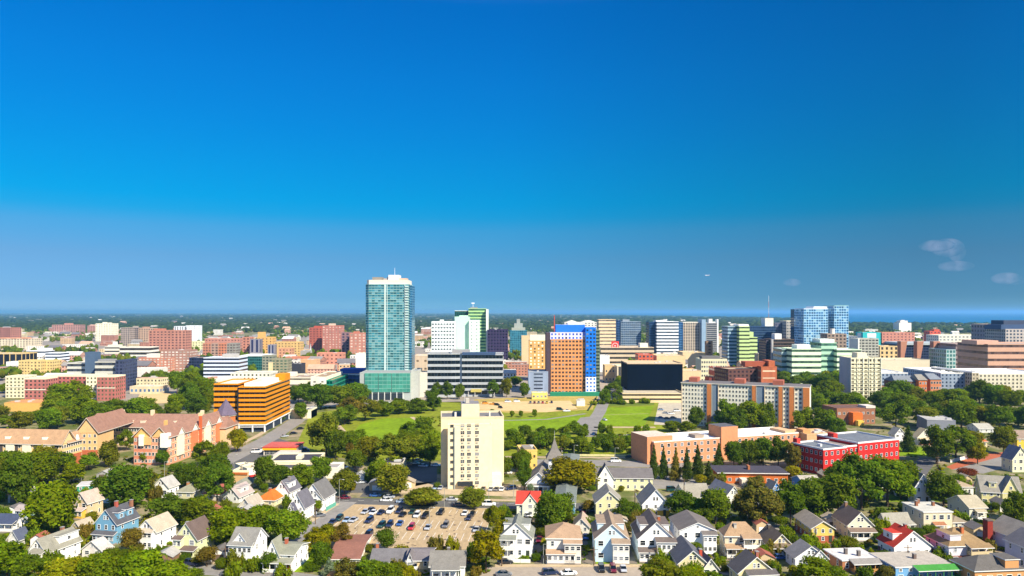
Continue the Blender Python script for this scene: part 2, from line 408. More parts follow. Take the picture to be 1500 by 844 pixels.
strip('road', [(508, 735), (455, 772), (395, 812), (340, 838)], 8, ASPH2, 4)
strip('road', [(700, 840), (760, 838), (960, 838)], 9.5, M('9a8d7c', 0.92, 0.16, 0.1), 3)
strip('road', [(230, 835), (300, 834), (400, 843), (470, 852)], 8, ASPH2, 5)
strip('road', [(300, 690), (345, 668), (395, 642), (432, 618), (452, 601)], 11, ASPH2, 3)
strip('road', [(740, 677), (860, 678), (950, 680), (1010, 682)], 14, ASPH2, 3)
strip('road', [(862, 640), (866, 622), (878, 604), (885, 588), (880, 566), (872, 552)], 9, ASPH2, 4)
strip('road', [(540, 728), (558, 706), (580, 690)], 7, ASPH, 4)
strip('road', [(1330, 720), (1345, 690), (1360, 672)], 8, ASPH, 3)
strip('road', [(1062, 842), (1120, 800), (1150, 770)], 7, ASPH2, 4)
sheet('side_car_park', [(500, 698), (590, 676), (640, 678), (640, 706), (560, 722), (500, 722)], ASPH, 2)
sheet('forecourt', [(640, 706), (770, 712), (778, 728), (560, 722), (600, 708)], CONC, 2)
sheet('driveway_yard', [(950, 697), (1055, 697), (1050, 716), (960, 716)], ASPH2, 2)
sheet('side_car_park', [(1395, 688), (1470, 668), (1492, 680), (1440, 694)], ASPH2, 3)
sheet('bare_earth', [(1386, 684), (1430, 666), (1475, 662), (1470, 668), (1395, 688)], M('a5593a', 0.95, 0.2), 2)
sheet('shop_yard', [(335, 700), (330, 668), (400, 640), (450, 655), (470, 690)], ASPH, 2)
sheet('side_car_park', [(882, 572), (915, 546), (884, 546), (874, 560)], M('a3917c', 0.9, 0.2, 0.1), 5)
sheet('site_yard', [(958, 622), (965, 590), (1000, 590), (1000, 624)], M('b0a58f', 0.95, 0.3, 0.1), 4)
# lawns, bare ground, park paths
sheet('lawn', [(430, 660), (455, 606), (560, 590), (960, 585), (1000, 640), (960, 668), (740, 668), (560, 680)], GRASS2, 1)
sheet('bare_field', [(690, 600), (695, 585), (878, 578), (868, 600), (760, 606)], M('a8924a', 0.95, 0.3, 0.05), 2)
sheet('sand_lot', [(700, 600), (705, 589), (835, 587), (846, 599), (800, 604)], SAND, 3)
sheet('lawn', [(512, 641), (527, 622), (560, 613), (603, 612), (628, 630), (624, 644), (560, 645)], GRASS, 3)
sheet('lawn', [(738, 614), (858, 608), (848, 620), (835, 629), (738, 631)], GRASS, 3)
sheet('lawn', [(868, 624), (888, 597), (958, 595), (944, 624)], GRASS, 3)
sheet('lawn', [(888, 595.5), (892, 589), (960, 587), (958, 593.5)], M((.11, .15, .008), 0.95, 0.25, 0.08), 3)
strip('path', [(738, 616), (800, 614.5), (858, 606)], 3.2, ASPH2, 5)
strip('path', [(603, 611), (622, 622), (640, 640)], 3, CONC, 5)
strip('path', [(492, 620), (510, 640)], 3.5, CONC, 5)
strip('path', [(884, 608), (950, 606)], 2.2, M('8e8f52', 0.9), 5)
strip('path', [(870, 626), (960, 626)], 5, CONC, 4); strip('path', [(868, 637), (952, 638)], 6, M('9a9484', 0.9), 4)
sheet('roundabout', [(842, 622), (850, 612), (868, 610), (880, 613), (872, 623), (855, 625)], ASPH2, 6)
sheet('sand_lot', [(196, 593), (205, 577), (254, 576), (252, 590)], SAND, 3)
for px in ((1300, 735, 1400, 722), (360, 838, 470, 800), (1280, 668, 1370, 655)):
    sheet('lawn', [(px[0], px[1]), (px[0] + 4, px[3]), (px[2], px[3]), (px[2] - 4, px[1])], GRASS, 2)
sheet('front_lawn', [(873, 826), (874, 820), (920, 820), (921, 826)], GRASS, 3)
kerb([(725, 829), (958, 829)], 2.0); kerb([(650, 731.5), (700, 732.5), (775, 734)], 2.2)
kerb([(494, 738), (449, 768), (420, 790)], 2.0); kerb([(740, 669.5), (950, 671)], 2.0)
kerb([(330, 662), (380, 637), (425, 607)], 3.0); kerb([(290, 823), (330, 827), (365, 834), (420, 842)], 1.6)
kerb([(520, 739.5), (620, 742.5), (722, 746)], 0.5)
for x0, x1 in ((783, 799), (853, 871), (923, 934), (990, 995), (1050, 1060), (1113, 1126), (1215, 1219)):
    k = 766 if x0 < 1000 else 775
    xa = 750 + (x0 - 750) * (k - HY) / (826 - HY); xb = 750 + (x1 - 750) * (k - HY) / (826 - HY)
    sheet('driveway', [(x0, 826), (xa, k), (xb, k), (x1, 826)], M('6f665c', .9, .25, .3), 2)
# painted bay lines of the car park
PAINT = M('d8d4c8', 0.8, 0.15)
def bays(x0, y0, x1, y1, n, depth):
    b = MB(); A = Vector(G(x0, y0)); B = Vector(G(x1, y1)); u = (B - A).normalized(); v = Vector((-u.y, u.x))
    for i in range(n + 1):
        p = A.lerp(B, i / n)
        b.poly([(*(p - u * .07), .0125), (*(p + u * .07), .0125), (*(p + u * .07 + v * depth), .0125), (*(p - u * .07 + v * depth), .0125)], PAINT)
    o = structure(b.build('bay_lines')); return o
bays(524, 748, 716, 754, 20, 5); bays(478, 771, 712, 777, 22, 10); bays(470, 788, 708, 793, 22, 8)
b = MB()
for i in range(26):
    A = Vector(G(480 + i * 22, 732.6 + i * 0.42 if i < 20 else 741.2)); b.poly([(A.x, A.y, .017), (A.x + 2.4, A.y - .1, .017), (A.x + 2.4, A.y + .1, .017), (A.x, A.y + .15, .017)], PAINT)
structure(b.build('road_markings'))
b = MB(); SM = M('6a5a48', .8, .3, .8); r5 = random.Random(5)
for _ in range(70):                      # oil stains and patched tarmac
    q = Vector(G(r5.uniform(478, 715), r5.uniform(747, 800))); a, c = r5.uniform(.25, .8), r5.uniform(.3, 1.2); b.poly([(q.x + a * r5.uniform(.7, 1.2) * math.cos(i * .785), q.y + c * r5.uniform(.7, 1.2) * math.sin(i * .785), .0105) for i in range(8)], SM)
for _ in range(14):
    A = Vector(G(r5.uniform(478, 700), r5.uniform(750, 800))); p = A.copy(); h = r5.uniform(-.6, .6) + r5.choice([0, 1.57])
    for k in range(7):
        h += r5.uniform(-.4, .4); n = p + Vector((math.cos(h), math.sin(h))) * 1.6; u = Vector((-math.sin(h), math.cos(h))) * .06; b.poly([(*(p - u), .0108), (*(n - u), .0108), (*(n + u), .0108), (*(p + u), .0108)], SM); p = n
structure(b.build('car_park_stains'))
# air
m = bpy.data.materials.new('haze'); m.use_nodes = True; t = m.node_tree; t.nodes.clear()
o_ = t.nodes.new('ShaderNodeOutputMaterial'); pv = t.nodes.new('ShaderNodeVolumePrincipled'); t.links.new(pv.outputs[0], o_.inputs['Volume'])
pv.inputs['Color'].default_value = (0.25, 0.60, 0.94, 1); pv.inputs['Density'].default_value = 5.5e-5; pv.inputs['Anisotropy'].default_value = 0.2
b = MB(); b.box(-90000, 90000, -700, 90000, -1, 140, m); hz = b.build('haze'); hz['kind'] = 'stuff'
# clouds low over the sea
def cloud_mat(d, seed):
    m = bpy.data.materials.new('cloud'); m.use_nodes = True; t = m.node_tree; t.nodes.clear(); L = t.links
    o_ = t.nodes.new('ShaderNodeOutputMaterial'); pv = t.nodes.new('ShaderNodeVolumePrincipled'); L.new(pv.outputs[0], o_.inputs['Volume'])
    pv.inputs['Color'].default_value = (1.0, 0.80, 0.86, 1)
    tc = node(t, 'ShaderNodeTexCoord'); n = node(t, 'ShaderNodeTexNoise', noise_dimensions='4D', Scale=0.008, Detail=4.0, W=seed); L.new(tc.outputs['Object'], n.inputs['Vector'])
    mr = node(t, 'ShaderNodeMapRange'); mr.inputs[1].default_value = 0.38; mr.inputs[2].default_value = 0.75; mr.inputs[3].default_value = 0; mr.inputs[4].default_value = d; L.new(n.outputs['Fac'], mr.inputs[0])
    L.new(mr.outputs[0], pv.inputs['Density']); pv.inputs['Anisotropy'].default_value = 0.1; return m
import bmesh
def cloud(parts, label, d, seed):
    Y = 9000; bm = bmesh.new()
    for px, py, rx, rz in parts:
        s = Y / F; mt = (Matrix.Translation(((px - 750) * s, Y, zat(Y, py))) @ Matrix.Diagonal((rx * s, rx * s, rz * s, 1)))
        bmesh.ops.create_icosphere(bm, subdivisions=3, radius=1, matrix=mt)
    c = Vector(((parts[0][0] - 750) * Y / F, Y, zat(Y, parts[0][1])))
    for v in bm.verts: v.co -= c
    me = bpy.data.meshes.new('cloud'); bm.to_mesh(me); bm.free(); me.materials.append(cloud_mat(d, seed))
    o = bpy.data.objects.new('cloud', me); COL.objects.link(o); o.location = c; tag(o, label, 'cloud', 'small clouds over the sea')
from mathutils import Matrix
cloud([(1388, 363, 22, 14), (1372, 360, 24, 9), (1402, 370, 12, 14)], 'largest pinkish white puffy cloud high over the sea', 0.0013, 1.0)
cloud([(1400, 390, 24, 8)], 'faint flat wisp of cloud just under the largest cloud', 0.0009, 2.0)
cloud([(1474, 408, 20, 9), (1490, 410, 12, 8)], 'small pink cloud near the edge of the sky over the sea', 0.0013, 3.0)
cloud([(1160, 414, 13, 6)], 'tiny pink cloud low above the slender antenna mast', 0.0013, 4.0)
cy.volume_bounces = 1; cy.volume_max_steps = 64; cy.volume_step_rate = 2.0
# ------------------------------------------------------------------ town buildings (pixel corners of the 1500 px wide photograph)
def simple(name, label, cat, short, xl, xr, base, top, st, **k):
    un = k.pop('un', 3); ph = k.pop('ph', None); gp = k.pop('group', None)
    b = Bld(name, label, cat, short, ((xl + xr) / 2, base), gp)
    f = b.blk(xl, xr, base, top, st, **k)
    if ph:
        for q in (ph if isinstance(ph, list) else [ph]): b.on(f, *q)
    if un: b.units(f, un, seed=int(xl * 7 + top))
    b.done(); return b, f
TB = 'building'
# --- far left
simple('brick_block', 'low far red brick block at the edge of the wooded hills', TB, 'far red brick block', -30, 15, 503, 480, ('G', 4, 3.2, 'a87060', '3a3030', .4, .5), yaw=-12, d=30, un=3)
b = Bld('apartment_block', 'pale apartment row with several pointed gables far across town', TB, 'pale gabled apartment row', (25, 512))
f = b.blk(-40, 50, 512, 496, ('G', 4, 3, 'd8c9ac', '5a5450', .45, .5), d=25, roof='b07a62', par=0.3)
for u in (.45, .62, .8): b.on(f, u, u + .1, -.03, .4, 0, 2.5, 'c98f70', 'gable')
b.done()
simple('apartment_block', 'distant pinkish apartment block standing among trees under the hills', TB, 'distant pinkish apartment block', 76, 117, 491, 476, ('G', 5, 3, 'b4877a', '4a3e44', .5, .5), d=30, ph=(.4, .65, .2, .6, 0, 6, 'b98272'))
simple('apartment_tower', 'small distant pink apartment tower beside the cream white tower', TB, 'small pink tower', 128, 138, 491, 477, ('G', 4, 3, 'b98879', '4a3e44', .5, .5), d=20)
simple('apartment_tower', 'plain cream white apartment tower standing alone among far trees', TB, 'lone cream white tower', 140, 166, 500, 474, ('G', 4.2, 3, 'e9e2c6', '9a927c', .35, .4), d=24, ph=[(.3, .5, .3, .6, 0, 4, 'e9e2c6'), (.6, .75, .3, .6, 0, 3, 'e0d8bd')])
b = Bld('apartment_tower', 'grey brown striped pair of joined apartment towers', TB, 'grey brown striped towers', (190, 507))
b.blk(177, 190, 507, 480, ('G', 3.5, 3, 'a39487', '4b4648', .55, .6), d=22); f = b.blk(190, 203, 506, 480, ('G', 3, 3, '8b7d76', '3d3a40', .6, .65), d=26); b.on(f, .2, .6, .2, .6, 0, 4, 'a79a8c'); b.done()
simple('apartment_tower', 'tan apartment tower behind the wide pink brick tower', TB, 'tan tower', 203, 224, 506, 481, ('G', 4, 3, 'b79a82', '5a4c46', .5, .55), d=22, ph=(.2, .6, .2, .6, 0, 4, 'b08b74'))
simple('apartment_tower', 'wide pink brick tower with rows of small windows', TB, 'wide pink brick tower', 218, 272, 520, 484, ('G', 4.2, 3.2, 'b47c68', '5a3f3c', .5, .45), d=24, ph=(.1, .35, .2, .7, 0, 3.5, 'b8745e'), un=3)
simple('apartment_tower', 'bright white slim tower beside the wide pink brick tower', TB, 'bright white slim tower', 272, 290, 505, 477, ('G', 4, 3, 'e6ebee', '9aa6ae', .4, .4), d=22)
simple('apartment_block', 'low white block with vertical strips half hidden by the bright white tower', TB, 'white striped block', 255, 273, 505, 478, ('G', 4, 9, 'dfe3e6', '7a8086', .4, .8), d=20)
simple('low_building', 'pale yellow low building at the foot of the bright white tower', TB, 'pale yellow low building', 273, 298, 515, 500, ('G', 4, 3.4, 'd9d6a6', '6d6c58', .4, .4), d=20)
b = Bld('office_building', 'cream stepped office with banded storeys and a round cap', TB, 'cream stepped office', (164, 529))
f = b.blk(153, 175, 529, 508, ('B', 'e2dcc4', '3d4048', 4, .6), d=18); b.on(f, .15, .85, .15, .85, 0, 3.5, 'dcd6be', 'upper_storey'); b.on(f, .38, .62, .38, .62, 3.5, 8, 'cfd0c4', 'cap'); b.done()
simple('parking_garage', 'long white open sided parking garage with three decks', 'garage', 'long white garage', 175, 219, 529, 509, ('B', 'e0dccd', '4a4440', 3, .45), d=30, roof='b5aa9a', un=3)
# --- left middle
simple('office_building', 'low dark office with yellow columns at the edge of town', TB, 'yellow columned office', -30, 32, 543, 518, ('G', 7, 14, 'd2b574', '23283a', .85, .8, .3), d=30, roof='b5a48a', un=3)
b = Bld('office_building', 'white low office with blue ribbon windows and a stepped roof', TB, 'white stepped low office', (70, 535))
f = b.blk(38, 66, 533, 514, ('B', 'e4e6e6', '55606c', 3, .6), d=22, roof='cfcac0'); b.on(f, .5, 1, .2, .8, 0, 4, 'e6e6e4')
b.blk(66, 88, 536, 517, ('B', 'dfe6ee', '32435c', 4, .55), d=22, roof='cfcac0'); b.done()
simple('low_building', 'small white house like block in front of the cream apartment building', TB, 'small white block', 9, 37, 548, 530, ('P', 'e6e6da'), d=14, un=2)
b = Bld('apartment_block', 'cream yellow five storey apartment building with flat roof', TB, 'cream yellow apartment building', (52, 556))
for x0, x1, bs in ((27, 44, 555), (44, 60, 557), (60, 77, 556)): b.blk(x0, x1, bs, 528, ('G', 3.4, 3.2, 'd8bd7c', '5b4c3c', .42, .42), d=16, roof='a0907c')
b.done()
b = Bld('office_building', 'long grey banded office with a dark blue stair tower', TB, 'grey banded office', (130, 572))
b.blk(98, 126, 570, 532, ('B', 'c5c3b4', '454a55', 5, .5), d=24, roof='7d7a78')
f = b.blk(124.5, 139, 571.5, 516, ('P', '4d6178'), d=10, roof='b5b8b8', name='stair_tower')
f = b.blk(139, 169, 573, 530, ('B', 'c5c3b4', '454a55', 5, .5), d=24, roof='c2bdb0', c='R'); b.on(f, .0, .6, .2, .7, 0, 2.5, '8c8a88')
b.blk(169, 180, 574, 528, ('G', 3, 3, '39425e', '2a3048', .6, .6), d=26, roof='c2bdb0', name='end_wall'); b.done()
b = Bld('apartment_block', 'long four storey apartment building of red brick and cream bays', TB, 'long red and cream apartment building', (90, 584))
q = [(8, 36, 'e0d6b2', 583, 551), (36, 67, 'b06a60', 589, 554), (67, 79, 'e6dfc0', 583, 550), (79, 126, 'b0645c', 584, 550), (126, 142, 'e3dcbb', 585, 550), (142, 169, 'ae665c', 587, 551)]
for x0, x1, cl, bs, tp in q: f = b.blk(x0, x1, bs, tp, ('G', 3.2, 3.1, cl, '4a4540' if cl[0] == 'b' else '62624c', .45, .5), d=16, roof='8d8078', par=1.0, parcol='e3dcbb'); b.on(f, 0, 1, -.02, 0, '%.2f' % (f['z1'] * .5), '%.2f' % (f['z1'] * .5 + .6), 'e9e2c8', 'string_course')
b.done()
simple('low_building', 'brick apartment block with banded balconies and a cream upper storey', TB, 'balconied brick block', 203, 250, 547, 524, ('G', 4, 3.1, 'bb7a60', 'cfc8b8', .55, .5), d=20, ph=(.2, .55, .2, .8, 0, 5, 'd8d2c2'))
simple('apartment_block', 'brown brick apartment block with stacked pale balconies beside dark glass', TB, 'brown balconied block', 235, 278, 546, 513, ('G', 4.5, 3.1, 'a07664', 'd8d0c4', .6, .4), d=22, un=3)
simple('low_building', 'orange roofed yellow walled low building beside the woods', TB, 'orange roofed low building', 6, 58, 603, 590, ('P', 'd2a75a'), d=20, roof='d08a58', par=.2)
simple('low_building', 'beige flat building with a blue awning near the sandy lot', TB, 'beige blue awning building', 190, 234, 577, 566, ('G', 4, 4, 'cfbd9c', '5a84b0', .5, .4), d=18, un=2, roof='cdbfa4')
simple('warehouse', 'white low warehouse with pale roof under the pink brick blocks', TB, 'white low warehouse', 180, 226, 560, 541, ('P', 'd9d4c6'), d=30, roof='c5bfb2', un=4)
simple('low_building', 'low grey roofed hall just behind the grey banded office', TB, 'grey roofed hall', 150, 205, 544, 534, ('P', '8d8f8c'), d=34, roof='7c8288', un=3)
# --- left centre
b = Bld('apartment_block', 'brick apartment block with alternating brown and grey balcony bays', TB, 'brown and grey bay block', (320, 528))
for x0, x1, cl in ((297, 309, 'bb7d5f'), (309, 320, 'a88a78'), (320, 332, 'c07a58'), (332, 345, '8d8a80')): f = b.blk(x0, x1, 528, 503, ('G', 3.2, 3, cl, '5d4c46', .55, .5), d=20)
b.done()
simple('apartment_block', 'long pink roofed brick row behind the balcony bay block', TB, 'long pink brick row', 300, 352, 517, 496, ('G', 4, 3.2, 'b98270', '6a4a44', .4, .4), d=24, un=4, roof='c79a86')
b = Bld('apartment_tower', 'stepped yellow tower with pink wing and dark vertical stripes', TB, 'stepped yellow and pink tower', (378, 524))
b.blk(355, 366, 523, 494, ('G', 3.5, 3, 'bd7f68', '5d4440', .45, .45), d=18); b.blk(366, 380, 524, 497, ('G', 5, 30, '8b8890', '33385a', .45, .96, .2), d=16)
f = b.blk(377, 399, 522, 494, ('G', 4, 3, 'd8a860', '70583c', .35, .4), d=20); b.on(f, .0, .4, .1, .6, 0, 9, 'd8a860', 'stair_tower'); b.blk(392, 402, 525, 505, ('G', 4, 30, '8a8a96', '33385a', .45, .96, .2), d=12); b.done()
b = Bld('apartment_block', 'tan yellow apartment block with a lower pink front wing', TB, 'tan yellow block', (422, 527))
b.blk(402, 440, 524, 501, ('G', 3.8, 3, 'd2ad6c', '6f5a40', .4, .4), d=20); b.blk(408, 428, 528, 510, ('G', 3.8, 3, 'c8926e', '6f4c40', .4, .4), d=12); b.done()
b = Bld('apartment_tower', 'large red brick apartment complex with end tower coloured darker for shade', TB, 'large red brick complex', (480, 521))
f = b.blk(453, 472, 519, 480, ('G', 4, 3, 'a85a48', '4d3034', .4, .45), d=22); b.on(f, .3, .9, .2, .7, 0, 3.5, 'b0503c')  # deeper red of the end tower takes in its shaded side
f = b.blk(472, 500, 521, 477, ('G', 4, 3, 'b07060', 'd0b4a4', .45, .4), d=22); b.on(f, .3, .6, .2, .7, 0, 4, 'd0b49c')
f = b.blk(500, 512, 526, 487, ('G', 4, 3, '8a6a6c', '3c3850', .5, .5), d=20); f = b.blk(512, 536, 527, 488, ('G', 4, 3, 'b87c68', 'd8bca8', .45, .45), d=24); b.on(f, .2, .5, .2, .7, 0, 3, 'bd7058'); b.done()
simple('office_building', 'dark blue glass low office beside the blue white banded office', TB, 'dark blue low office', 277, 299, 547, 524, ('G', 3, 3.5, '26324e', '1d2845', .85, .8, .4), d=24, roof='9d8b78')
b = Bld('office_building', 'blue white office with six dark ribbon window bands', TB, 'blue white banded office', (325, 559))
f = b.blk(298, 350, 559, 524, ('B', 'ccd6e4', '1f2a40', 6, .52), c='R', d=26, roof='a7a5a8'); b.on(f, .45, .8, .3, .8, 0, 4, 'b9b4ac'); b.units(f, 4, seed=4); b.done()
b = Bld('office_building', 'green glass office with a flat white roof edge', TB, 'green glass office', (372, 546))
f = b.blk(350, 385, 546, 521, ('G', 2.5, 3.5, '2f6a66', '1f5a58', .85, .85, .5), d=40, roof='c8c8c0', parcol='e2e2da'); b.done()
b = Bld('apartment_block', 'olive grey apartment block with green balconies and a cream pillar', TB, 'olive grey balcony block', (402, 555))
b.blk(384, 399, 551, 521, ('G', 4, 3, '8d8d78', '46564c', .6, .5), d=16); b.blk(398, 421, 556, 526, ('G', 4, 3, '8f8a6e', '4c6450', .6, .5), d=16); f = b.blk(393, 398, 557, 531, ('P', 'd9c494'), d=4, name='pillar', par=0); b.done()
simple('low_building', 'black glazed low building in front of long brick rows', TB, 'black low building', 420, 441, 551, 533, ('P', '33343c'), d=18, roof='6d6a6a')
simple('church', 'grey roofed church hall beneath the thin pale spire', 'church', 'grey church', 440, 452, 527, 514, ('P', '9a9790'), d=20, roof='8f9094', par=0)
b = Bld('church_spire', 'thin pale grey spire rising from trees beside the church hall', 'spire', 'thin pale spire', (455, 526)); x, y = G(455, 526)
q = MB(); q.box(-2, 2, -2, 2, 0, zat(y, 518), M('c0bfb8')); q.build('tower', b.root); q = MB(); q.cyl(0, 0, 2, .1, zat(y, 518), zat(y, 503), M('b9bcb8'), 8); q.build('spire', b.root)
simple('brick_row', 'long low orange brick row with flat roof beyond the black building', TB, 'orange brick row', 418, 462, 537, 523, ('G', 4, 3.4, 'c47e60', '6c4a40', .4, .4), d=16, roof='b58a74', un=3)
simple('brick_row', 'long low pink brick row behind the parked cars of the town', TB, 'pink brick row', 464, 502, 534, 517, ('G', 4, 3.4, 'c98870', '7c5448', .4, .4), d=18, roof='d0a58e', un=4)
simple('low_building', 'plain white square block tucked against the glass tower', TB, 'white square block', 521, 538, 549, 518, ('P', 'e9e4d4'), d=20)
simple('low_building', 'small tan brick building with blank front wall above the cream podium', TB, 'tan blank building', 440, 464, 546, 527, ('P', 'd0a478'), d=16, roof='c4a080', un=2)
b = Bld('parking_garage', 'wide cream garage block with dark slots and a brown roof deck', 'garage', 'wide cream garage block', (430, 583))
f = b.blk(405, 462, 581, 553, ('B', 'e0d8be', '8f8270', 3, .72), d=40, roof='a08d78'); b.units(f, 5, seed=9); b.on(f, .1, .3, .5, .7, 0, 3.5, 'e0d8c4'); b.done()
b = Bld('campus_building', 'long white building with a blue green glass wall and brown roof', TB, 'white and blue glass hall', (490, 585))
f = b.blk(455, 478, 584, 552, ('G', 8, 6, 'e4dfca', '5d5a55', .3, .2), d=60, roof='9c8468', c='R', yaw=0)
f2 = b.blk(478, 487, 584, 557, ('G', 3, 4, '12876a', '0d6a58', .9, .9, .5), d=60, roof='9c8468'); f3 = b.blk(487, 531, 572, 548, ('G', 3, 4, '1c4a8a', '15407c', .92, .9, .5), d=45, roof='9c8468', parcol='dfe0d8'); b.units(f, 3, seed=3); b.on(f3, .1, .9, .4, .8, 0, 4, '2e4f9a'); b.done()
simple('parking_garage', 'small white arcaded garage in front of the olive balcony block', 'garage', 'small arcaded garage', 338, 396, 563, 546, ('G', 4, 4, 'e0dcc8', '4c5648', .45, .5), d=24, roof='b4a898', un=5)
simple('low_building', 'thin pink and white corner block behind the orange office', TB, 'thin pink corner block', 304, 311, 578, 553, ('G', 3, 3.2, 'd59a84', 'efe6da', .5, .5), d=12)
simple('low_building', 'white flat building with teal window and green stair behind the orange office', TB, 'white teal window building', 311, 338, 577, 555, ('G', 10, 6, 'dad8cc', '2f7a82', .35, .4), d=30, roof='d0cabc', un=2)
# --- the glass tower
b = Bld('glass_tower', 'tall blue green glass tower with white roof crown and mint podium', 'tower', 'tall glass tower', (570, 586))
GT = GRID('9ab8b4', '4c98a4', 0.95, 0.82, 0.5, 0.5, '8cc0c4', 0.08)
mt = 586; fp = b.blk(527, 602, mt, 546, ('P', 'a4aaa4'), d=38, par=0.5, name='podium', roof='8d8f8c'); b.blk(602, 612, mt - .5, 543, ('P', 'b4b5ac'), d=30, name='podium_wing', roof='8d8f8c')
for u0, u1 in ((.10, .36), (.37, .62), (.63, .985)): b.on(fp, u0, u1, -.02, .0, '6.5', '%.2f' % (fp['z1'] - .3), 0, 'glass_screen', mat=GRID('78ac9c', '4c9c8c', .95, .86, .25, .18, None, .05))
for i in range(7): b.on(fp, .12 + i * .12, .13 + i * .12, -.021, 0, '0', '6.5', 'd9dad2', 'pillar')
for i in range(6): b.on(fp, .14 + i * .12, .23 + i * .12, -.012, 0, '0.1', '5.5', '27323a', 'shop_window')
th = 0; f0 = foot(534.5, 599, 580, 0, 'L', 30); w_, dd = f0['w'], f0['d']; z0 = fp['z1'] - .4; z1 = zat(f0['Y'], 417); zt = zat(f0['Y'], 410)
def rr(i, ch=3.2): return [(f0['P'][0] + u - b.L[0], f0['P'][1] + v - b.L[1]) for u, v in ((ch, i), (w_ - i, i), (w_ - i, dd - ch), (w_ - ch, dd - i), (ch, dd - i), (i, dd - ch), (i, ch))]
n = 34; fl = (z1 - z0) / n; q = MB(); P_ = rr(.15)
q.prism(P_, z0, z1, GT, FLATROOF('c9c3b4'), (2.6, fl)); q.build('curtain_wall', b.root); FOOT.append((f0['P'][0] + w_ / 2, f0['P'][1] + 15, (1, 0), w_ / 2, 15))
for k in range(n + 1):
    q = MB(); q.prism(rr(0), z0 + k * fl, z0 + k * fl + .42, M('93bab4', .5, .05), bot=True); q.build('floor_band', b.root)
for u, wd in ((.44, .035), (.50, .012), (.9, .012)):
    q = MB(); x = f0['P'][0] + u * w_ - b.L[0]; y = f0['P'][1] - b.L[1]; q.box(x, x + wd * w_, y - .3, y + .1, z0, z1, M('c3d2cc', .5, .06)); q.build('mullion', b.root)
for k in range(n):
    q = MB(); x = f0['P'][0] + .91 * w_ - b.L[0]; y = f0['P'][1] - b.L[1]; q.box(x, x + .08 * w_, y - .9, y, z0 + k * fl, z0 + k * fl + 1.2, M('b9cdc8', .5, .06)); q.build('balcony', b.root)
q = MB(); q.prism(rr(1.2), z1 + .42, zt, M('d9cfc0', .7, .06), FLATROOF('bdb5a6')); q.build('crown', b.root)
x0, y0 = f0['P'][0] - b.L[0], f0['P'][1] - b.L[1]
for u0, u1, v0, v1, h, c_ in ((.50, .74, .25, .7, 4.6, 'cfd2d6'), (.74, .92, .3, .6, 1.8, 'c9a890'), (.14, .36, .2, .6, 2.6, '8d8578'), (.38, .46, .3, .5, 1.6, 'a89f94'), (.46, .5, .3, .6, 3.0, '9fa3a8')):
    q = MB(); q.box(x0 + u0 * w_, x0 + u1 * w_, y0 + v0 * dd, y0 + v1 * dd, zt, zt + h, M(c_, .7)); q.build('penthouse', b.root)
b.mast(f0['P'][0] + .62 * w_, f0['P'][1] + 14, zt + 4, zt + 11, 'e0e4e8', .2)
q = MB(); q.prism([(x0 + w_ + .1, y0 + 4), (x0 + w_ + 1.6, y0 + 6), (x0 + w_ + 1.6, y0 + 27), (x0 + w_ + .1, y0 + 28)], z0, zat(f0['Y'], 418), GRID('5a88a0', '2a6f92', .9, .8, .6, .4, None, .1), FLATROOF('c9c3b4'), (1.6, fl)); q.build('side_bay', b.root)
# --- white hotel group and banded offices in the centre
b = Bld('apartment_tower', 'white twelve storey block joined to a blank pale green slab', 'tower', 'white block with green slab', (662, 540))
f = b.blk(632, 666, 540, 471, ('W', 'e6efe9', 8, 13, 2.5, 1.8, 0, 1.0, '8a949a'), c='R', d=20, roof='c4c8c0'); b.on(f, .35, .5, .2, .6, 0, 3, 'e6efe9')
f = b.blk(666, 687, 538, 464, ('P', 'b9dcc4'), d=26, roof='c0c8be', name='slab'); b.on(f, .3, .9, .2, .6, 0, 2.5, 'b9dcc4')
b.blk(687, 702, 538.5, 469, ('G', 5, 3.1, 'd9ead9', '9fb0a6', .3, .4), d=24, name='fin'); b.done()
b = Bld('office_tower', 'green banded tower with white edges and a rooftop mast', 'tower', 'green banded tower', (696, 528))
f = b.blk(666, 687, 526, 455, ('G', 3, 3.4, '1d5a52', '164840', .85, .8, .5), d=24, roof='7a8a84', parcol='dfe8dc')
f = b.blk(686, 712, 527, 452, ('B', 'a9cf86', '3a7a5c', 16, .5), d=24, roof='b4b8ae'); b.on(f, .1, .5, .2, .6, 0, 3, '8a8f8c')
f2 = b.blk(712, 715, 527.5, 453, ('P', 'e0e8d8'), d=24, name='fin', par=0); x, y = fpt(f, f['w'] * .25, 8); b.mast(x, y, f['z1'], f['z1'] + 9, 'e9e9ea', .35); q = MB(); q.box(x - b.L[0] - 2.4, x - b.L[0] + 2.4, y - b.L[1] - .3, y - b.L[1] + .3, f['z1'] + 7.4, f['z1'] + 8.8, M('eef0f2')); q.build('mast_dish', b.root); b.done()
b = Bld('office_building', 'long dark grey office with pale bands and a bent front', TB, 'long grey bent office', (680, 583))
dg = ('B', 'a9adb0', '1a2430', 7, .42)
f1 = b.blk(626, 661, 582, 518, dg, yaw=0, c='R', d=30, roof='8d8a88'); f2 = b.blk(661, 674, 582, 518, dg, yaw=8, c='L', d=30, roof='8d8a88'); f3 = b.blk(674, 737, 581, 519, dg, c='L', d=32, roof='8d8a88')
b.on(f3, -.2, .2, .2, .6, 0, 4.2, '9a9794'); b.on(f3, -.02, .04, -.03, .2, '0', '%.2f' % (f3['z1'] + .4), '34455c', 'stair_shaft'); b.on(f3, .05, .82, -.01, .3, '%.2f' % (f3['z1'] - .7), '%.2f' % (f3['z1'] + 1.4), '3a4f70', 'sign_band')
for i in range(7): b.on(f3, .04 + i * .15, .055 + i * .15, -.06, -.04, '0', '4.4', 'b5b3ac', 'pillar')
b.on(f3, .25, .5, -.07, 0, '4', '6.4', 'b8a95c', 'porch_band'); b.done()
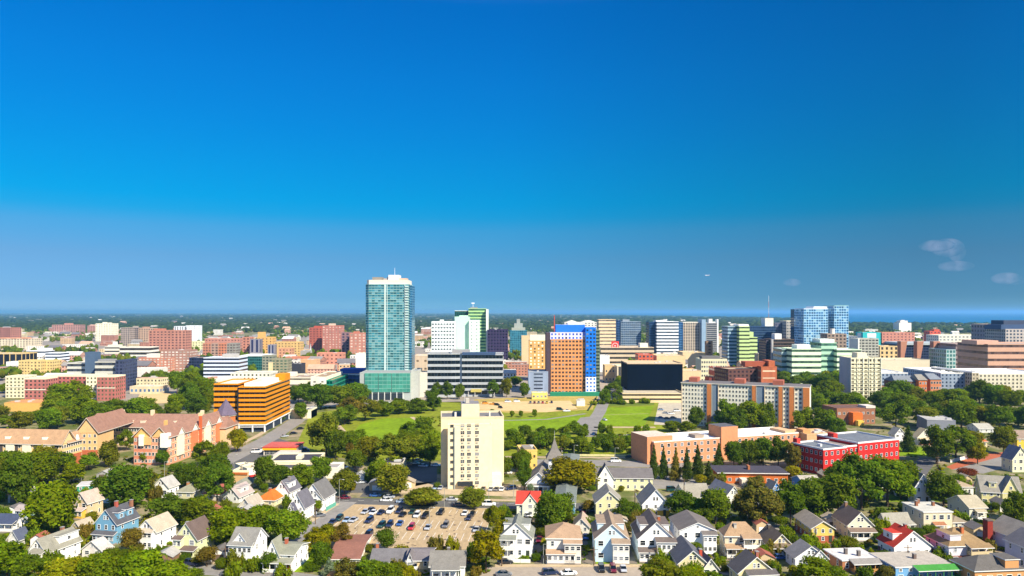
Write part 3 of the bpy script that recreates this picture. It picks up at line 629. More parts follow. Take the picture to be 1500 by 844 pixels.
simple('office_building', 'dark purple glass office beside the green banded tower', TB, 'dark purple office', 714, 744, 528, 483, ('G', 3, 3.2, '33264a', '241c3a', .6, .6, .3), d=34, roof='4d4258', un=2)
simple('low_building', 'narrow beige stepped block between the glass tower and the grey office', TB, 'narrow beige block', 606, 629, 568, 521, ('G', 9, 8, 'cdb79c', '9a8468', .3, .25), d=26, roof='d0c0a6', un=3)
simple('low_building', 'cream arched side building right against the tower podium', TB, 'cream side building', 611, 626, 582, 545, ('P', 'c9c2b4'), d=14, roof='b5aa98')
simple('domed_building', 'teal glass building under a stepped grey pyramid roof', TB, 'teal pyramid roofed building', 747, 772, 522, 484, ('G', 3, 3, '3d7f90', '2f6f86', .8, .75, .4), d=30, roof='9aa098', ph=[(.1, .9, .1, .9, 0, 5, 'a0a497'), (.25, .75, .25, .75, 5, 12, '9aa098'), (.4, .6, .4, .6, 12, 19, '949a94')])
b = Bld('apartment_tower', 'yellow brick tower with pale bands and a cream roof block', 'tower', 'yellow brick tower', (790, 558))
f = b.blk(775, 803, 558, 499, ('G', 4, 3.1, 'd3a45c', 'efe2c4', .42, .5, .0, .5, '4a4038'), d=18, roof='b8ac98'); b.on(f, .05, .98, .2, .9, 0, 6.5, 'e0d6c0'); b.blk(764, 778, 540, 492, ('P', 'd2b88c'), d=16); b.done()
b = Bld('hotel_tower', 'orange brick tower with a bright blue end bay and white crown', 'tower', 'orange and blue tower', (840, 577))
f = b.blk(807, 858, 577, 497, ('W', 'd29058', 10, 14, 2.0, 1.7, 0, 1.0, '9a6a44'), d=22, par=.4, roof='b5aca4', c='L')
b.on(f, -.02, 1.0, .0, 1, 0, 6.4, 0, 'crown', '9a9aa8', mat=GRID('d5d2e8', '3a5fd0', .5, .55, .1, .9, 'b08080', .2)); b.on(f, .15, 1, .3, .9, 6.4, 13, '2272dc', 'upper_storey', 'a8b0c8'); b.on(f, .5, .95, .35, .8, 13, 14.5, 'c8cbe0', 'roof_unit')
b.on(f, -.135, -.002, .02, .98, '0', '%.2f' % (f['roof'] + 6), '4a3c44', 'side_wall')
f2 = b.blk(858, 873, 577.5, 480, ('W', '0a70dc', 3, 17, 1.9, 1.7, 0, 1.0, '2a60a0'), d=22, roof='a8b0c8', name='blue_bay'); b.on(f2, -.01, 1.01, -.012, .02, '2', '15', 0, 'lower_front', mat=GRID('dfe6f0', '2f6fd8', .5, .5, .1, .5, None, .2)); b.on(f2, 1.002, 1.4, .1, .9, '0', '%.2f' % (f2['z1'] - 2), 0, 'balcony_stack', mat=GRID('6a7a60', '2a3a30', .9, .5, .1, .3, None, .2)); b.done()
b = Bld('site_hoarding', 'long green hoarding round the foot of the orange and blue tower', 'hoarding', 'green hoarding', (843, 581)); f = b.blk(806, 882, 580.5, 575, ('P', '1f7a5c'), d=5, par=0, roof='2f8a68', name='panel'); b.done()
simple('parking_garage', 'grey blue blank block with dark slots beside the orange tower', TB, 'grey blue blank block', 774, 803, 577, 544, ('G', 60, 3.4, '8b98ac', '2c3448', .45, .35, .3), d=24, roof='c5baa6')
simple('low_building', 'small yellow hut with dark windows on the sandy lot edge', TB, 'small yellow hut', 779, 802, 585, 575.5, ('W', 'd8c66c', 4, 1, 1.8, 1.6, 0, 1.6), d=10, roof='d0c8a8', par=.3)
# --- centre right skyline
b = Bld('hall', 'far white building with two curved domed roofs', TB, 'white domed hall', (850, 497))
f = b.blk(827, 875, 497, 472, ('G', 6, 4, 'd8d4c6', '6a6a70', .4, .5), d=40, roof='c8c6bc'); 
for u0, u1 in ((.05, .4), (.5, .95)):
    for k in range(4): b.on(f, u0 + k * .045, u1 - k * .045, .1, .9, k * 1.4, k * 1.4 + 1.4, 'dcd8cc', 'dome_step')
b.done()
b = Bld('crane_mast', 'red lattice mast standing behind the yellow brick tower', 'mast', 'red lattice mast', (812, 520)); x, y = G(812, 520); b.mast(x, y, 0, zat(y, 462), 'c0503c', 1.4); b.done()
simple('office_tower', 'cream banded office with a dark blue glass side', 'tower', 'cream banded office', 877, 902, 524, 468, ('B', 'e4c9a0', '8d8072', 11, .62), d=30, roof='c9b48e', un=2)
simple('office_tower', 'dark blue glass slab against the side of the cream banded office', 'tower', 'dark blue glass slab', 902.5, 909, 523, 469, ('G', 3, 4, '2a4a74', '1f3d66', .85, .8, .6), d=30)
simple('office_tower', 'grey blue glass tower with pale vertical ribs', 'tower', 'grey blue ribbed tower', 910, 939, 522, 471, ('G', 3.2, 3.6, '8797a4', '2f5478', .75, .8, .5), d=32, roof='8a929a', ph=(.1, .45, .2, .7, 0, 4, '8d98a2'))
b = Bld('office_tower', 'white banded office between two dark blue glass faces', 'tower', 'white banded blue office', (976, 523))
b.blk(951, 962, 523, 472, ('G', 3, 4, '244468', '1b3558', .85, .8, .5), d=30); f = b.blk(962, 994, 523.5, 471, ('B', 'e6e9e8', '4a5c6c', 11, .52), d=34, roof='c9c9c4'); b.on(f, .0, .5, .2, .7, 0, 2.5, 'd8d8d4'); b.blk(994, 1000.5, 523, 472, ('G', 3, 4, '3a6894', '2d5580', .85, .8, .6), d=30); b.done()
b = Bld('office_tower', 'brown grey ribbed office tower with a white fin', 'tower', 'brown grey ribbed tower', (1014, 523))
f = b.blk(1001, 1028, 523, 472, ('G', 2.6, 3.3, 'b5a894', '5c5652', .55, .7, .3), d=30, roof='d8d2c4', parcol='e6e0d0'); b.blk(1028, 1034, 523.5, 468, ('P', '8aa4b8'), d=24, name='fin'); b.done()
simple('office_tower', 'dark grey banded tower with a bright white corner fin', 'tower', 'dark grey banded tower', 1034.5, 1052, 522, 473, ('G', 20, 3.3, '8d8d8c', '3f444c', .9, .5, .3), d=28, roof='d9d4c8', ph=[(.3, .6, .2, .6, 0, 7, 'e0dcd0'), (.9, 1.02, -.01, .3, '0', '60', 'e6e8e6')])
b = Bld('parking_garage', 'cream multi deck garage with ramps and a red round logo panel', 'garage', 'cream ramp garage', (920, 536))
f = b.blk(880, 958, 536, 509, ('B', 'c9b596', '4c4640', 4, .55), d=50, roof='b8a890', yaw=0); b.units(f, 6, 'a8a49c', 8)
q = MB(); x, y = G(901, 535.4); q.box(x - 5 - b.L[0], x + 5 - b.L[0], y - b.L[1] - 1, y - b.L[1], zat(y, 513), zat(y, 500), M('d8362c')); o = q.build('logo_panel', b.root)
q = MB()
for r_, c_, k in ((4.2, 'e8b0a8', 1), (3.0, 'c8281f', 2), (1.2, 'e8b0a8', 3)):
    q.poly([(x - b.L[0] + r_ * math.cos(i * .3927), y - b.L[1] - 1 - .05 * k, zat(y, 506.5) + r_ * math.sin(i * .3927)) for i in range(16)], M(c_))
q.build('logo_rings', b.root); b.on(f, .75, .9, .1, .4, 0, 6, 'e6dfc8'); b.done()
simple('store_building', 'long beige blank store behind the black glass office', TB, 'long beige store', 962, 1004, 547, 521, ('P', 'd8bb8c'), d=40, roof='cbb490', un=5)
simple('brick_block', 'small orange brick building with a dark glass corner', TB, 'small orange brick building', 935, 957, 547, 519, ('G', 5, 4, 'c4593a', '3c4858', .5, .5), d=22, un=2)
simple('store_building', 'plain cream square store block above the old white hotel', TB, 'cream square store', 1000, 1032, 540, 516, ('P', 'd8c094'), d=30, roof='c4ad88', un=2)
simple('chimney_tower', 'square brown brick tower beside the cream store block', 'tower', 'square brown brick tower', 1035, 1044, 542, 500, ('G', 6, 4, '9a7a5c', '5a4636', .4, .5), d=9)
b = Bld('office_building', 'black glass box office on a beige garage podium', TB, 'black glass office', (958, 590))
f = b.blk(912, 1002, 590, 576, ('B', 'd8c094', '2a2826', 2, .6), d=50, roof='b5a890', name='podium'); f = b.blk(919, 1000, 584, 532, ('K', M('060e1e', .75, .35, .08, spec=.04)), d=36, roof='c8b08c', z0=f['z1'] - .8, parcol='c8ae8c'); b.units(f, 3, seed=2); b.done()
simple('house_block', 'beige two storey town building with a shaded court', TB, 'beige town building', 886, 906, 560, 535, ('W', 'd5b582', 4, 2, 1.6, 2.2, 0, 2.0), d=18, roof='9a9488', un=2)
simple('house_block', 'small cream columned building beside the black glass office', TB, 'cream columned building', 904, 919, 563, 536, ('G', 5, 12, 'dccdaa', '4c4c50', .5, .7), d=20, roof='c8b89c')
simple('low_building', 'white curved roofed low building behind the blue tower bay', TB, 'white curved roof building', 879, 893, 545, 521, ('P', 'e2e0d8'), d=22)
# --- right skyline
b = Bld('office_building', 'office with a side greyed for shade and lime green bands stepping out', 'tower', 'lime banded stepped office', (1090, 546))
b.blk(1066, 1083, 545, 478, ('B', '9db2bc', '4a6878', 13, .5), d=26, roof='b8bcb4'); f = b.blk(1083, 1098, 546, 478, ('B', 'bcd28c', '4c5a3c', 12, .6), d=26, roof='e8e6da', c='L'); b.on(f, .0, 1, .1, .9, 0, 3, 'ece8dc')  # grey-blue block is the unlit side, its shade put into the colour
f = b.blk(1098, 1109.5, 546, 494, ('B', 'bcd28c', '4c5a3c', 9, .6), d=26, roof='d8dcc4'); b.on(f, .0, .5, .0, 1, 0, 7, 'bcd28c', 'step'); b.done()
simple('office_building', 'dark blue glass box with a white roof block', 'tower', 'dark blue glass box', 1099, 1136, 530, 478, ('G', 3, 3.6, '2c4868', '223a5c', .9, .6, .5), d=34, roof='6a88a8', ph=(.62, .95, .1, .6, '0', '63', 'dcd8c8'))
b = Bld('office_tower', 'grey office tower with a wing coloured darker for shade', 'tower', 'grey shaded wing tower', (1152, 523))
b.blk(1135, 1152, 522, 473, ('G', 3, 3.4, '5a5c6e', '3d4256', .6, .5, .3), d=30); f = b.blk(1152, 1171, 523, 470, ('G', 3, 3.4, 'a8a49a', '5f6068', .55, .5, .3), d=30, roof='d8d0b4', parcol='d8cfae'); b.done()  # left block repeats the facade in a darker tone for shade
b = Bld('office_tower', 'dark brown banded office block with a white roof box', 'tower', 'dark brown banded block', (1142, 556))
f = b.blk(1131, 1164, 556, 497, ('B', '5c4c44', '2a2628', 12, .45), d=26, roof='6d645c', c='L'); b.on(f, .2, .5, .2, .6, 0, 6.5, 'e9e6dc'); b.on(f, -.03, .05, -.02, .1, '0', '%.2f' % f['z1'], 'a8a49e', 'fin'); b.blk(1122, 1131, 555, 498, ('G', 3, 3, '4a4048', '2c2832', .6, .5), d=24); b.done()  # narrow left block is the shaded face, coloured darker
b = Bld('glass_tower', 'wide blue glass tower pair with a dark recess between', 'tower', 'wide blue glass pair', (1206, 536))
bg_ = GRID('9cc4d8', '1f74b0', .75, .7, .5, .6, 'bfe0ea', .15)
b.blk(1170, 1177.5, 534, 453, ('G', 3, 3.5, '1f3c5a', '183250', .9, .8, .5), d=30); f = b.blk(1177.5, 1213, 536, 452, ('G', 3.2, 3.5, '9cc4d8', '1f74b0', .75, .7, .5, .6, 'bfe0ea', .15), d=34, roof='d8dcdc', parcol='e0e6e8'); b.on(f, .45, 1, .1, .9, 0, 3.5, 'e0e4e4')
b.blk(1213, 1222, 534, 449, ('G', 3, 3.5, '15325c', '102a50', .9, .8, .5), d=26); f = b.blk(1222, 1243, 536, 447.5, ('G', 3.2, 3.5, '9cc4d8', '1f74b0', .75, .7, .5, .6, 'bfe0ea', .15), d=34, roof='a8c0c0', parcol='8fb8b0'); b.done()
b = Bld('apartment_tower', 'brown grey blocky tower with a pale round tank on top', 'tower', 'brown tank topped tower', (1226, 540))
f = b.blk(1212, 1240, 540, 489, ('G', 3.4, 3, '9a8674', '4c4440', .55, .55, .2), d=22, roof='a89a88'); x, y = fpt(f, f['w'] * .4, 8); q = MB(); q.cyl(x - b.L[0], y - b.L[1], 3, 3, f['roof'], f['roof'] + 7, M('e4dccb'), 12); q.build('tank', b.root); b.done()
simple('office_building', 'grey slab office just beyond the brown tank topped tower', 'tower', 'grey slab office', 1240, 1256, 534, 492, ('G', 3, 3.2, '7c8490', '3c4858', .6, .5), d=24)
b = Bld('office_building', 'pale green and white banded office with two stepped wings', TB, 'pale green banded office', (1200, 562))
gb = ('B', 'd9ecc6', '4d6a50', 6, .58)
f = b.blk(1160, 1203, 562, 511, gb, d=30, roof='d8dccb', c='L'); b.on(f, .3, .75, .3, .8, 0, 4.5, 'e6ead8'); b.blk(1145, 1160, 560, 511, ('B', 'a9bcb8', '50645e', 6, .55), d=26, roof='d8dccb')  # greyer bands of the left block put its shade into the colour
f = b.blk(1203, 1226, 560, 502, ('B', 'a8cdb0', '4d7a64', 7, .55), d=30, roof='d8dccb'); b.on(f, .1, 1, .2, .9, 0, 4, 'dfe8d8'); b.blk(1226, 1262, 561, 512, gb, d=30, roof='d8dccb'); b.done()
simple('parking_garage', 'tan blank block standing under the lime banded office', TB, 'tan blank block', 1111, 1123, 550, 518, ('P', 'cbb592'), d=14)
b = Bld('old_hotel', 'old pale hotel with a grey side wall and rows of windows', TB, 'old pale hotel', (1044, 575))
f = b.blk(1027, 1065, 573, 526, ('W', 'd2cca6', 11, 7, 1.5, 1.9, 0, 1.0), c='L', d=20, roof='7c7670', parcol='dcd6b4'); b.on(f, .1, .8, .3, .8, 0, 3, '6d6a68'); b.done()
simple('brick_block', 'small red brick block with white stone bands', TB, 'white banded brick block', 1046, 1064, 581, 539, ('B', 'a8563e', 'd8c8b4', 4, .7), d=18, roof='9a6a58', ph=(-.35, -.01, .1, .9, '0', '16', '7a3c34'))
b = Bld('brick_block', 'brick block coloured dark for its shaded side with an orange lit end and penthouses', TB, 'dark brick block', (1100, 590))
f = b.blk(1067, 1115, 588, 540, ('G', 3.4, 3.2, '5c3a34', '33262c', .5, .5, .2), yaw=12, d=24, roof='b09a80', c='R'); f2 = b.blk(1115, 1138, 590, 537, ('G', 12, 6, 'b0603c', 'd9b89a', .8, .2, .0, .2, None, .4), d=22, roof='a08468', c='L'); b.on(f2, -.8, .5, .4, .9, 0, 4, '9c5038'); b.on(f2, .6, 1, .2, .9, 0, 5, 'b0603c'); b.done()  # same brick coloured dark for the shaded face, orange for the lit one
simple('low_building', 'beige low building squeezed behind the long slab apartments', TB, 'beige low building', 1000, 1027, 582, 543, ('P', 'd8bc92'), d=24, roof='c8b08c', un=2)
# long slab apartments
b = Bld('slab_apartments', 'long ten storey slab apartment building with orange brick piers', TB, 'long slab apartments', (1090, 627))
x0, x1 = 998, 1186; cut = [(998, 1038, 'w'), (1038, 1044, 'o'), (1044, 1054, 'g'), (1054, 1105, 'w'), (1105, 1110, 'o'), (1110, 1122, 'g'), (1122, 1143, 'w'), (1143, 1148, 'o'), (1148, 1158, 'w'), (1158, 1164, 'o'), (1164, 1177, 'w'), (1177, 1186, 'o')]
fs = foot(998, 1186, 634, -24, 'R', 18)
regfoot(fs); REG.append((b.short, 1090, 627, 94)); zz = zat(fs['Y'], 567); fs['z0'], fs['z1'], fs['roof'] = 0, zz, zz - .5
q = MB(); wm = M('ece4cc', .85, .08); q.prism(b.pts(fs, 0, fs['w'], 0, 18), 0, zz - .5, wm, FLATROOF('77706c')); q.build('wall', b.root)
b.on(fs, -.004, 1.004, -.04, 1.03, 0.003, .5, 'd8d0c0', 'roof_edge', '6f6a68')
tot = x1 - x0
for a, c_, k in cut:
    u0, u1 = (a - x0) / tot, (c_ - x0) / tot
    if k == 'o': b.on(fs, u0, u1, -.06, 0, '0', '%.2f' % (zz - .52), 'cc7c40', 'brick_pier')
    if k == 'g': b.on(fs, u0, u1, -.02, 0, '0', '%.2f' % (zz - .54), '7c8a96', 'recess_wall')
    if k != 'o':
        n = max(1, round((c_ - a) / 5.2)); b.wins(fs, n, 10, (u1 - u0) * fs['w'] / n * .58, 1.4, 'F', 1.1, 'e0dccb', u0 + .004, u1 - .004, z1=zz - 1.2, name='window')
        b.on(fs, u0 + .003, u0 + .006, -.05, 0, '0', '%.2f' % (zz - .56), 'b8a890', 'pier')
for u0, u1 in ((.05, .12), (.42, .5), (.72, .8)): b.on(fs, u0, u1, .3, .8, .5, 3.2, 'a8604a', 'penthouse')
b.done()
# white balconied tower
b = Bld('apartment_tower', 'cream apartment tower with side wall greyed for shade and open balcony grid', 'tower', 'cream balcony grid tower', (1268, 590))
f = b.blk(1246, 1290.5, 590, 524, ('G', 3.6, 3, 'e3dcba', '443e36', .62, .66, .1, .45, None, .2), d=20, roof='c9c0a4', c='L'); b.on(f, -.012, .0, -.01, 1, '0', '%.2f' % f['z1'], 'a8acae', 'side_wall'); b.on(f, .3, .62, .2, .7, 0, 4.5, 'd9d2b4');  # thin grey layer paints the shade of the left wall
for i in range(6): b.on(f, i / 5 * .985, i / 5 * .985 + .015, -.035, 0, '0', '%.2f' % (f['z1'] - .4), 'e9e4c8', 'pier')
for k in range(10): b.on(f, 0.016, .985, -.03, 0, '%.2f' % (3 + k * 3.1), '%.2f' % (3.5 + k * 3.1), 'd0c8a6', 'balcony')
b.done()
b = Bld('apartment_tower', 'grey tower with stacked pale balconies behind the cream grid tower', 'tower', 'grey balcony tower', (1272, 555)); f = b.blk(1257, 1287, 555, 496, ('G', 4, 3, 'a8a89c', '4c4a46', .7, .55, .2), d=20, roof='b0aca0'); b.on(f, -.01, .06, -.02, 1, '0', '%.2f' % f['z1'], 'd8d6cc', 'fin'); b.done()
simple('hall', 'turquoise and white flat hall near the shore trees', TB, 'turquoise hall', 1264, 1290, 512, 487, ('G', 30, 9, '23b0b0', 'dfe6e8', .5, .9, .0, .1, None, .0), d=30, roof='b4ccd0')
simple('house_block', 'yellow beige building with dark window columns', TB, 'yellow beige building', 1289, 1316, 546, 507, ('G', 6, 5, 'd8bc84', '3c3834', .45, .6, .1), d=22, roof='c4a880', un=2)
simple('hotel', 'stepped white building alone at the sea shore', TB, 'stepped white shore building', 1317, 1335, 488, 473, ('P', 'e6e0d4'), d=40, ph=[(.2, .8, .2, .8, 0, 8, 'e6e0d4'), (.35, .6, .3, .7, 8, 10, 'dcd4c8')])
simple('brick_block', 'bright orange red block near the shore trees', TB, 'bright orange red block', 1362, 1378, 510, 485, ('G', 8, 5, 'c8553c', '4a3038', .4, .4), d=22, ph=(.5, 1, .2, .8, 0, 4, 'c8553c'))
simple('warehouse', 'long white low building with flat pale roof near the shore', TB, 'long white low building', 1375, 1448, 517, 491, ('G', 7, 5, 'd8d4c0', '5a6470', .5, .4), d=40, roof='d8d4c4', un=5)
simple('low_building', 'small pink roofed terrace cluster near the turquoise hall', TB, 'pink roofed terrace', 1292, 1340, 512, 487, ('G', 5, 4, 'c0806a', '6a4a48', .4, .4), d=30, roof='c99a84', un=5)
b = Bld('garage_building', 'dark glass building with three sloping brick fins and a swept grey roof', TB, 'brick finned building', (1350, 550))
f = b.blk(1317, 1385, 545, 505, ('G', 3, 3.2, '2a3350', '1e2844', .8, .7, .4), d=44, roof='a0a8a8'); b.on(f, .1, 1.25, -.05, 1.05, .5, 3, 'a7afb0', 'swept_roof')
for x_ in (1319, 1343, 1367):
    xx, yy = G(x_, 549); h = zat(yy, 500); q = MB(); X, Y = xx - b.L[0], yy - b.L[1]; wd = 7.5; m = M('b07a60', .85)
    q.poly([(X, Y + 7, 0), (X, Y, 0), (X, Y - 1, h), (X, Y + 7, h)], m); q.poly([(X, Y, 0), (X + 1, Y, 0), (X + wd, Y - 1, h), (X, Y - 1, h)], m); q.poly([(X, Y - 1, h), (X + wd, Y - 1, h), (X + wd, Y + 7, h), (X, Y + 7, h)], M('b8aca0')); q.poly([(X + 1, Y, 0), (X + 1, Y + 7, 0), (X + wd, Y + 7, h), (X + wd, Y - 1, h)], m); q.build('brick_fin', b.root)
f = b.blk(1386, 1400, 553, 512, ('G', 4, 4, 'a9bfba', '4a8480', .7, .65, .3), d=34, roof='a8b0b0', name='glass_end'); b.done()
b = Bld('office_building', 'massive brown banded office block with a side wall toned darker for shade', TB, 'massive brown banded office', (1450, 566))
f = b.blk(1447, 1560, 566, 504, ('B', 'c49a80', '6a5048', 6, .62), c='L', d=50, roof='b09888'); b.on(f, -.1, .18, .1, .6, 0, 4, 'c9a08a'); b.blk(1400, 1447, 553, 504, ('B', '8f7c78', '5c4e52', 7, .6), d=40, roof='a08c80', c='R', name='shade_toned_wing'); b.done()  # side wing has darker band colours standing for its shade
b = Bld('office_building', 'grey office with square punched windows and a dark roof storey', TB, 'square windowed grey office', (1480, 545))
f = b.blk(1473, 1540, 545, 482, ('G', 4.2, 4, 'b8aea4', '3a4658', .55, .55, .3), d=40, roof='8a8c94'); b.on(f, -.05, .9, .1, .9, 0, 6, '3c5070', 'roof_storey'); b.on(f, .1, .9, .3, .9, 6, 11, '40485c', 'roof_storey')
f = b.blk(1448, 1474, 540, 475, ('G', 4, 4, '9a8e90', '3a4258', .6, .5, .3), d=36, roof='b8a898', parcol='c8b4a0'); b.done()
simple('parking_garage', 'long plain beige wall block behind the white roofed apartments', TB, 'long beige wall block', 1290, 1362, 558, 527, ('P', 'cfc4a8'), d=34, roof='c4b89c', yaw=0, un=3)
b = Bld('apartment_block', 'sprawling apartment complex with bright white roofs and grey cream walls', TB, 'white roofed apartment complex', (1400, 582))
f = b.blk(1291, 1330, 578, 546, ('G', 3.2, 3, '8694a4', '3c4a60', .45, .5), d=50, roof='eeeae0', parcol='e8e4da', c='R'); b.units(f, 6, 'd8d4c8', 5)
f = b.blk(1378, 1424, 584, 546, ('G', 3.2, 3, '8a98a8', '3c4a60', .45, .5), d=60, roof='eeeae0', parcol='e8e4da', c='R'); b.units(f, 6, 'd8d4c8', 6)
f = b.blk(1424, 1434, 586, 545, ('G', 3.2, 3, 'b8ab90', '5a5448', .45, .5), d=60, roof='eeeae0', parcol='e8e4da', c='R')
f = b.blk(1434, 1540, 586, 547, ('G', 3.2, 3, 'cbc3aa', '4c4a44', .42, .5), d=55, roof='eeeae0', parcol='e8e4da', c='L'); b.units(f, 9, 'd8d4c8', 7); b.done()
b = Bld('brick_apartments', 'brick apartment building with grey gabled roof and an orange end', TB, 'grey gabled brick apartments', (1345, 590))
f = b.blk(1311, 1346, 586, 559, ('W', '7c5048', 8, 4, 1.4, 1.7, 0, 1.0), c='R', d=18, par=.2, roof='8a8f94'); f2 = b.blk(1346, 1358, 587, 557, ('W', 'c26a36', 3, 4, 1.4, 1.8), d=16, par=.2, roof='8a8f94'); f3 = b.blk(1363, 1379, 587, 556, ('W', 'c47a50', 4, 4, 1.6, 1.9), d=20, par=.2, roof='8a8f94'); f4 = b.blk(1358, 1363, 584, 554, ('W', 'e2dccb', 2, 4, 1.2, 1.9), d=14, par=.2, roof='8a8f94')
for g, cl in ((f, '858a90'), (f2, '9a9488'), (f3, '7d8288')):
    q = MB(); P = b.pts(g, -.5, g['w'] + .5, -.5, g['d'] + .5); z = g['z1'] + .02; h = 4.2; m = ROOF(cl); A, B, C, D = [(p[0], p[1], z) for p in P]; rA = ((A[0] * .7 + B[0] * .3 + D[0] * 0), (A[1] + D[1]) / 2, z + h); 
    mid = lambda a, c, k: (a[0] + (c[0] - a[0]) * k, a[1] + (c[1] - a[1]) * k, z + h)
    L_, R_ = mid(mid(A, D, .5), mid(B, C, .5), .12), mid(mid(A, D, .5), mid(B, C, .5), .88)
    q.poly([A, B, R_, L_], m); q.poly([C, D, L_, R_], m); q.poly([B, C, R_], m); q.poly([D, A, L_], m); q.poly([D, C, B, A], m); q.build('roof', b.root)
b.done()
b = Bld('antenna_mast', 'slender red and white antenna mast against the sea horizon', 'mast', 'slender antenna mast', (1126, 486)); x, y = G(1126, 486); zt_ = zat(y, 433)
for k in range(6):
    q = MB(); q.cyl(0, 0, .8, .7, zt_ * k / 6, zt_ * (k + 1) / 6, M('d8d8dc' if k % 2 else 'c88a80', .6), 6); q.build('mast_section', b.root)
b.done()
# ------------------------------------------------------------------ nearer large buildings
def gable_on(b, f, rise, col, axis='u', ov=.6, trim='d9cfbf', name='roof', u0=0.0, u1=1.0, v0=0.0, v1=1.0, z=None, hip=0.0):
    """ridge roof over a block; axis 'u' = ridge along the front, 'v' = ridge running back; hip = share of length cut off at each end"""
    w_, d_ = f['w'], f['d']; z = f['z1'] if z is None else z; m = ROOF(col); tm = M(trim, .7, .05)
    a0, a1, c0, c1 = u0 * w_ - ov, u1 * w_ + ov, v0 * d_ - ov, v1 * d_ + ov
    def P(u, v, zz): p = fpt(f, u, v); return (p[0] - b.L[0], p[1] - b.L[1], zz)
    q = MB(); t = .3
    if axis == 'u':
        mdl = (c0 + c1) / 2; h = hip * (a1 - a0)
        A, B, C, D, E, H = P(a0, c0, z), P(a1, c0, z), P(a1, c1, z), P(a0, c1, z), P(a0 + h, mdl, z + rise), P(a1 - h, mdl, z + rise)
        q.slab([A, B, H, E], t, m, tm); q.slab([C, D, E, H], t, m, tm)
        if hip: q.slab([B, C, H], t, m, tm); q.slab([D, A, E], t, m, tm)
    else:
        mdl = (a0 + a1) / 2; h = hip * (c1 - c0)
        A, B, C, D, E, H = P(a0, c0, z), P(a1, c0, z), P(a1, c1, z), P(a0, c1, z), P(mdl, c0 + h, z + rise), P(mdl, c1 - h, z + rise)
        q.slab([B, C, H, E], t, m, tm); q.slab([D, A, E, H], t, m, tm)
        if hip: q.slab([A, B, E], t, m, tm); q.slab([C, D, H], t, m, tm)
    return q.build(name, b.root)
def gable_wall(b, f, rise, col, face='F', u0=0.0, u1=1.0, off=0.0, name='gable', z=None):
    w_, d_ = f['w'], f['d']; z = (f['z1'] if z is None else z) - .25; q = MB(); m = M(col, .85, .1)
    if face == 'F':
        pts = [fpt(f, u * w_, -off) for u in (u0, u1, (u0 + u1) / 2)]; back = [fpt(f, u * w_, .4) for u in (u0, u1, (u0 + u1) / 2)]
    elif face == 'R':
        pts = [fpt(f, w_ + off, v * d_) for v in (u0, u1, (u0 + u1) / 2)]; back = [fpt(f, w_ - .4, v * d_) for v in (u0, u1, (u0 + u1) / 2)]
    else:
        pts = [fpt(f, -off, v * d_) for v in (u1, u0, (u0 + u1) / 2)]; back = [fpt(f, .4, v * d_) for v in (u1, u0, (u0 + u1) / 2)]
    zs = (z, z, z + rise); A = [(p[0] - b.L[0], p[1] - b.L[1], zz) for p, zz in zip(pts, zs)]; B = [(p[0] - b.L[0], p[1] - b.L[1], zz) for p, zz in zip(back, zs)]
    q.poly(A, m); q.poly([B[1], B[0], B[2]], m); q.poly([A[0], B[0], B[1], A[1]], m); q.poly([A[1], B[1], B[2], A[2]], m); q.poly([A[2], B[2], B[0], A[0]], m)
    return q.build(name, b.root)

# orange banded office
b = Bld('office_building', 'bright orange office with eight dark window bands on white columns', TB, 'orange banded office', (389, 632))
ob = ('B', 'd8880e', '241a14', 8, .56)
zg = 4.6
f1 = b.blk(349.5, 389, 633, 566, ob, yaw=2, c='R', xs=425, z0=zg, roof='d9d0be')
f2 = b.blk(313, 349, 632, 562, ob, yaw=2, c='R', d=34, z0=2.0, roof='d9d0be', name='side_wing')
b.on(f1, -.06, 0, .01, .5, '0', '%.2f' % (f1['z1'] - 1), '2a2a30', 'stair_recess')
b.on(f1, .02, .98, .02, .97, '0', '%.2f' % zg, '2b3644', 'ground_floor')
for u in (0.0, .5, .95): b.on(f1, u, u + .04, -.008, .012, '0', '%.2f' % zg, 'e6e4de', 'column')
for v in (.3, .6, .95): b.on(f1, .97, 1.01, v, v + .015, '0', '%.2f' % zg, 'd5d6d8', 'column')
b.on(f1, 0, 1, -.006, 0, '2.9', '3.3', 'd9dadc', 'transom'); b.on(f1, -.01, 1.03, -.012, 1.01, '%.2f' % (zg - .5), '%.2f' % (zg - .02), 'd9dce0', 'soffit_edge')
b.on(f1, .6, 1.002, .78, 1.0, 0, 4.4, 'd8880e', 'penthouse'); b.on(f1, .1, .7, .1, .45, 0, 2.2, 'ece2cc'); b.on(f1, .15, .8, .5, .72, 0, 2.6, 'e2ddd0'); b.on(f1, .3, .5, .2, .35, 2.2, 3.4, 'cfc4ae'); b.units(f1, 6, 'd8cfbd', 4); b.done()

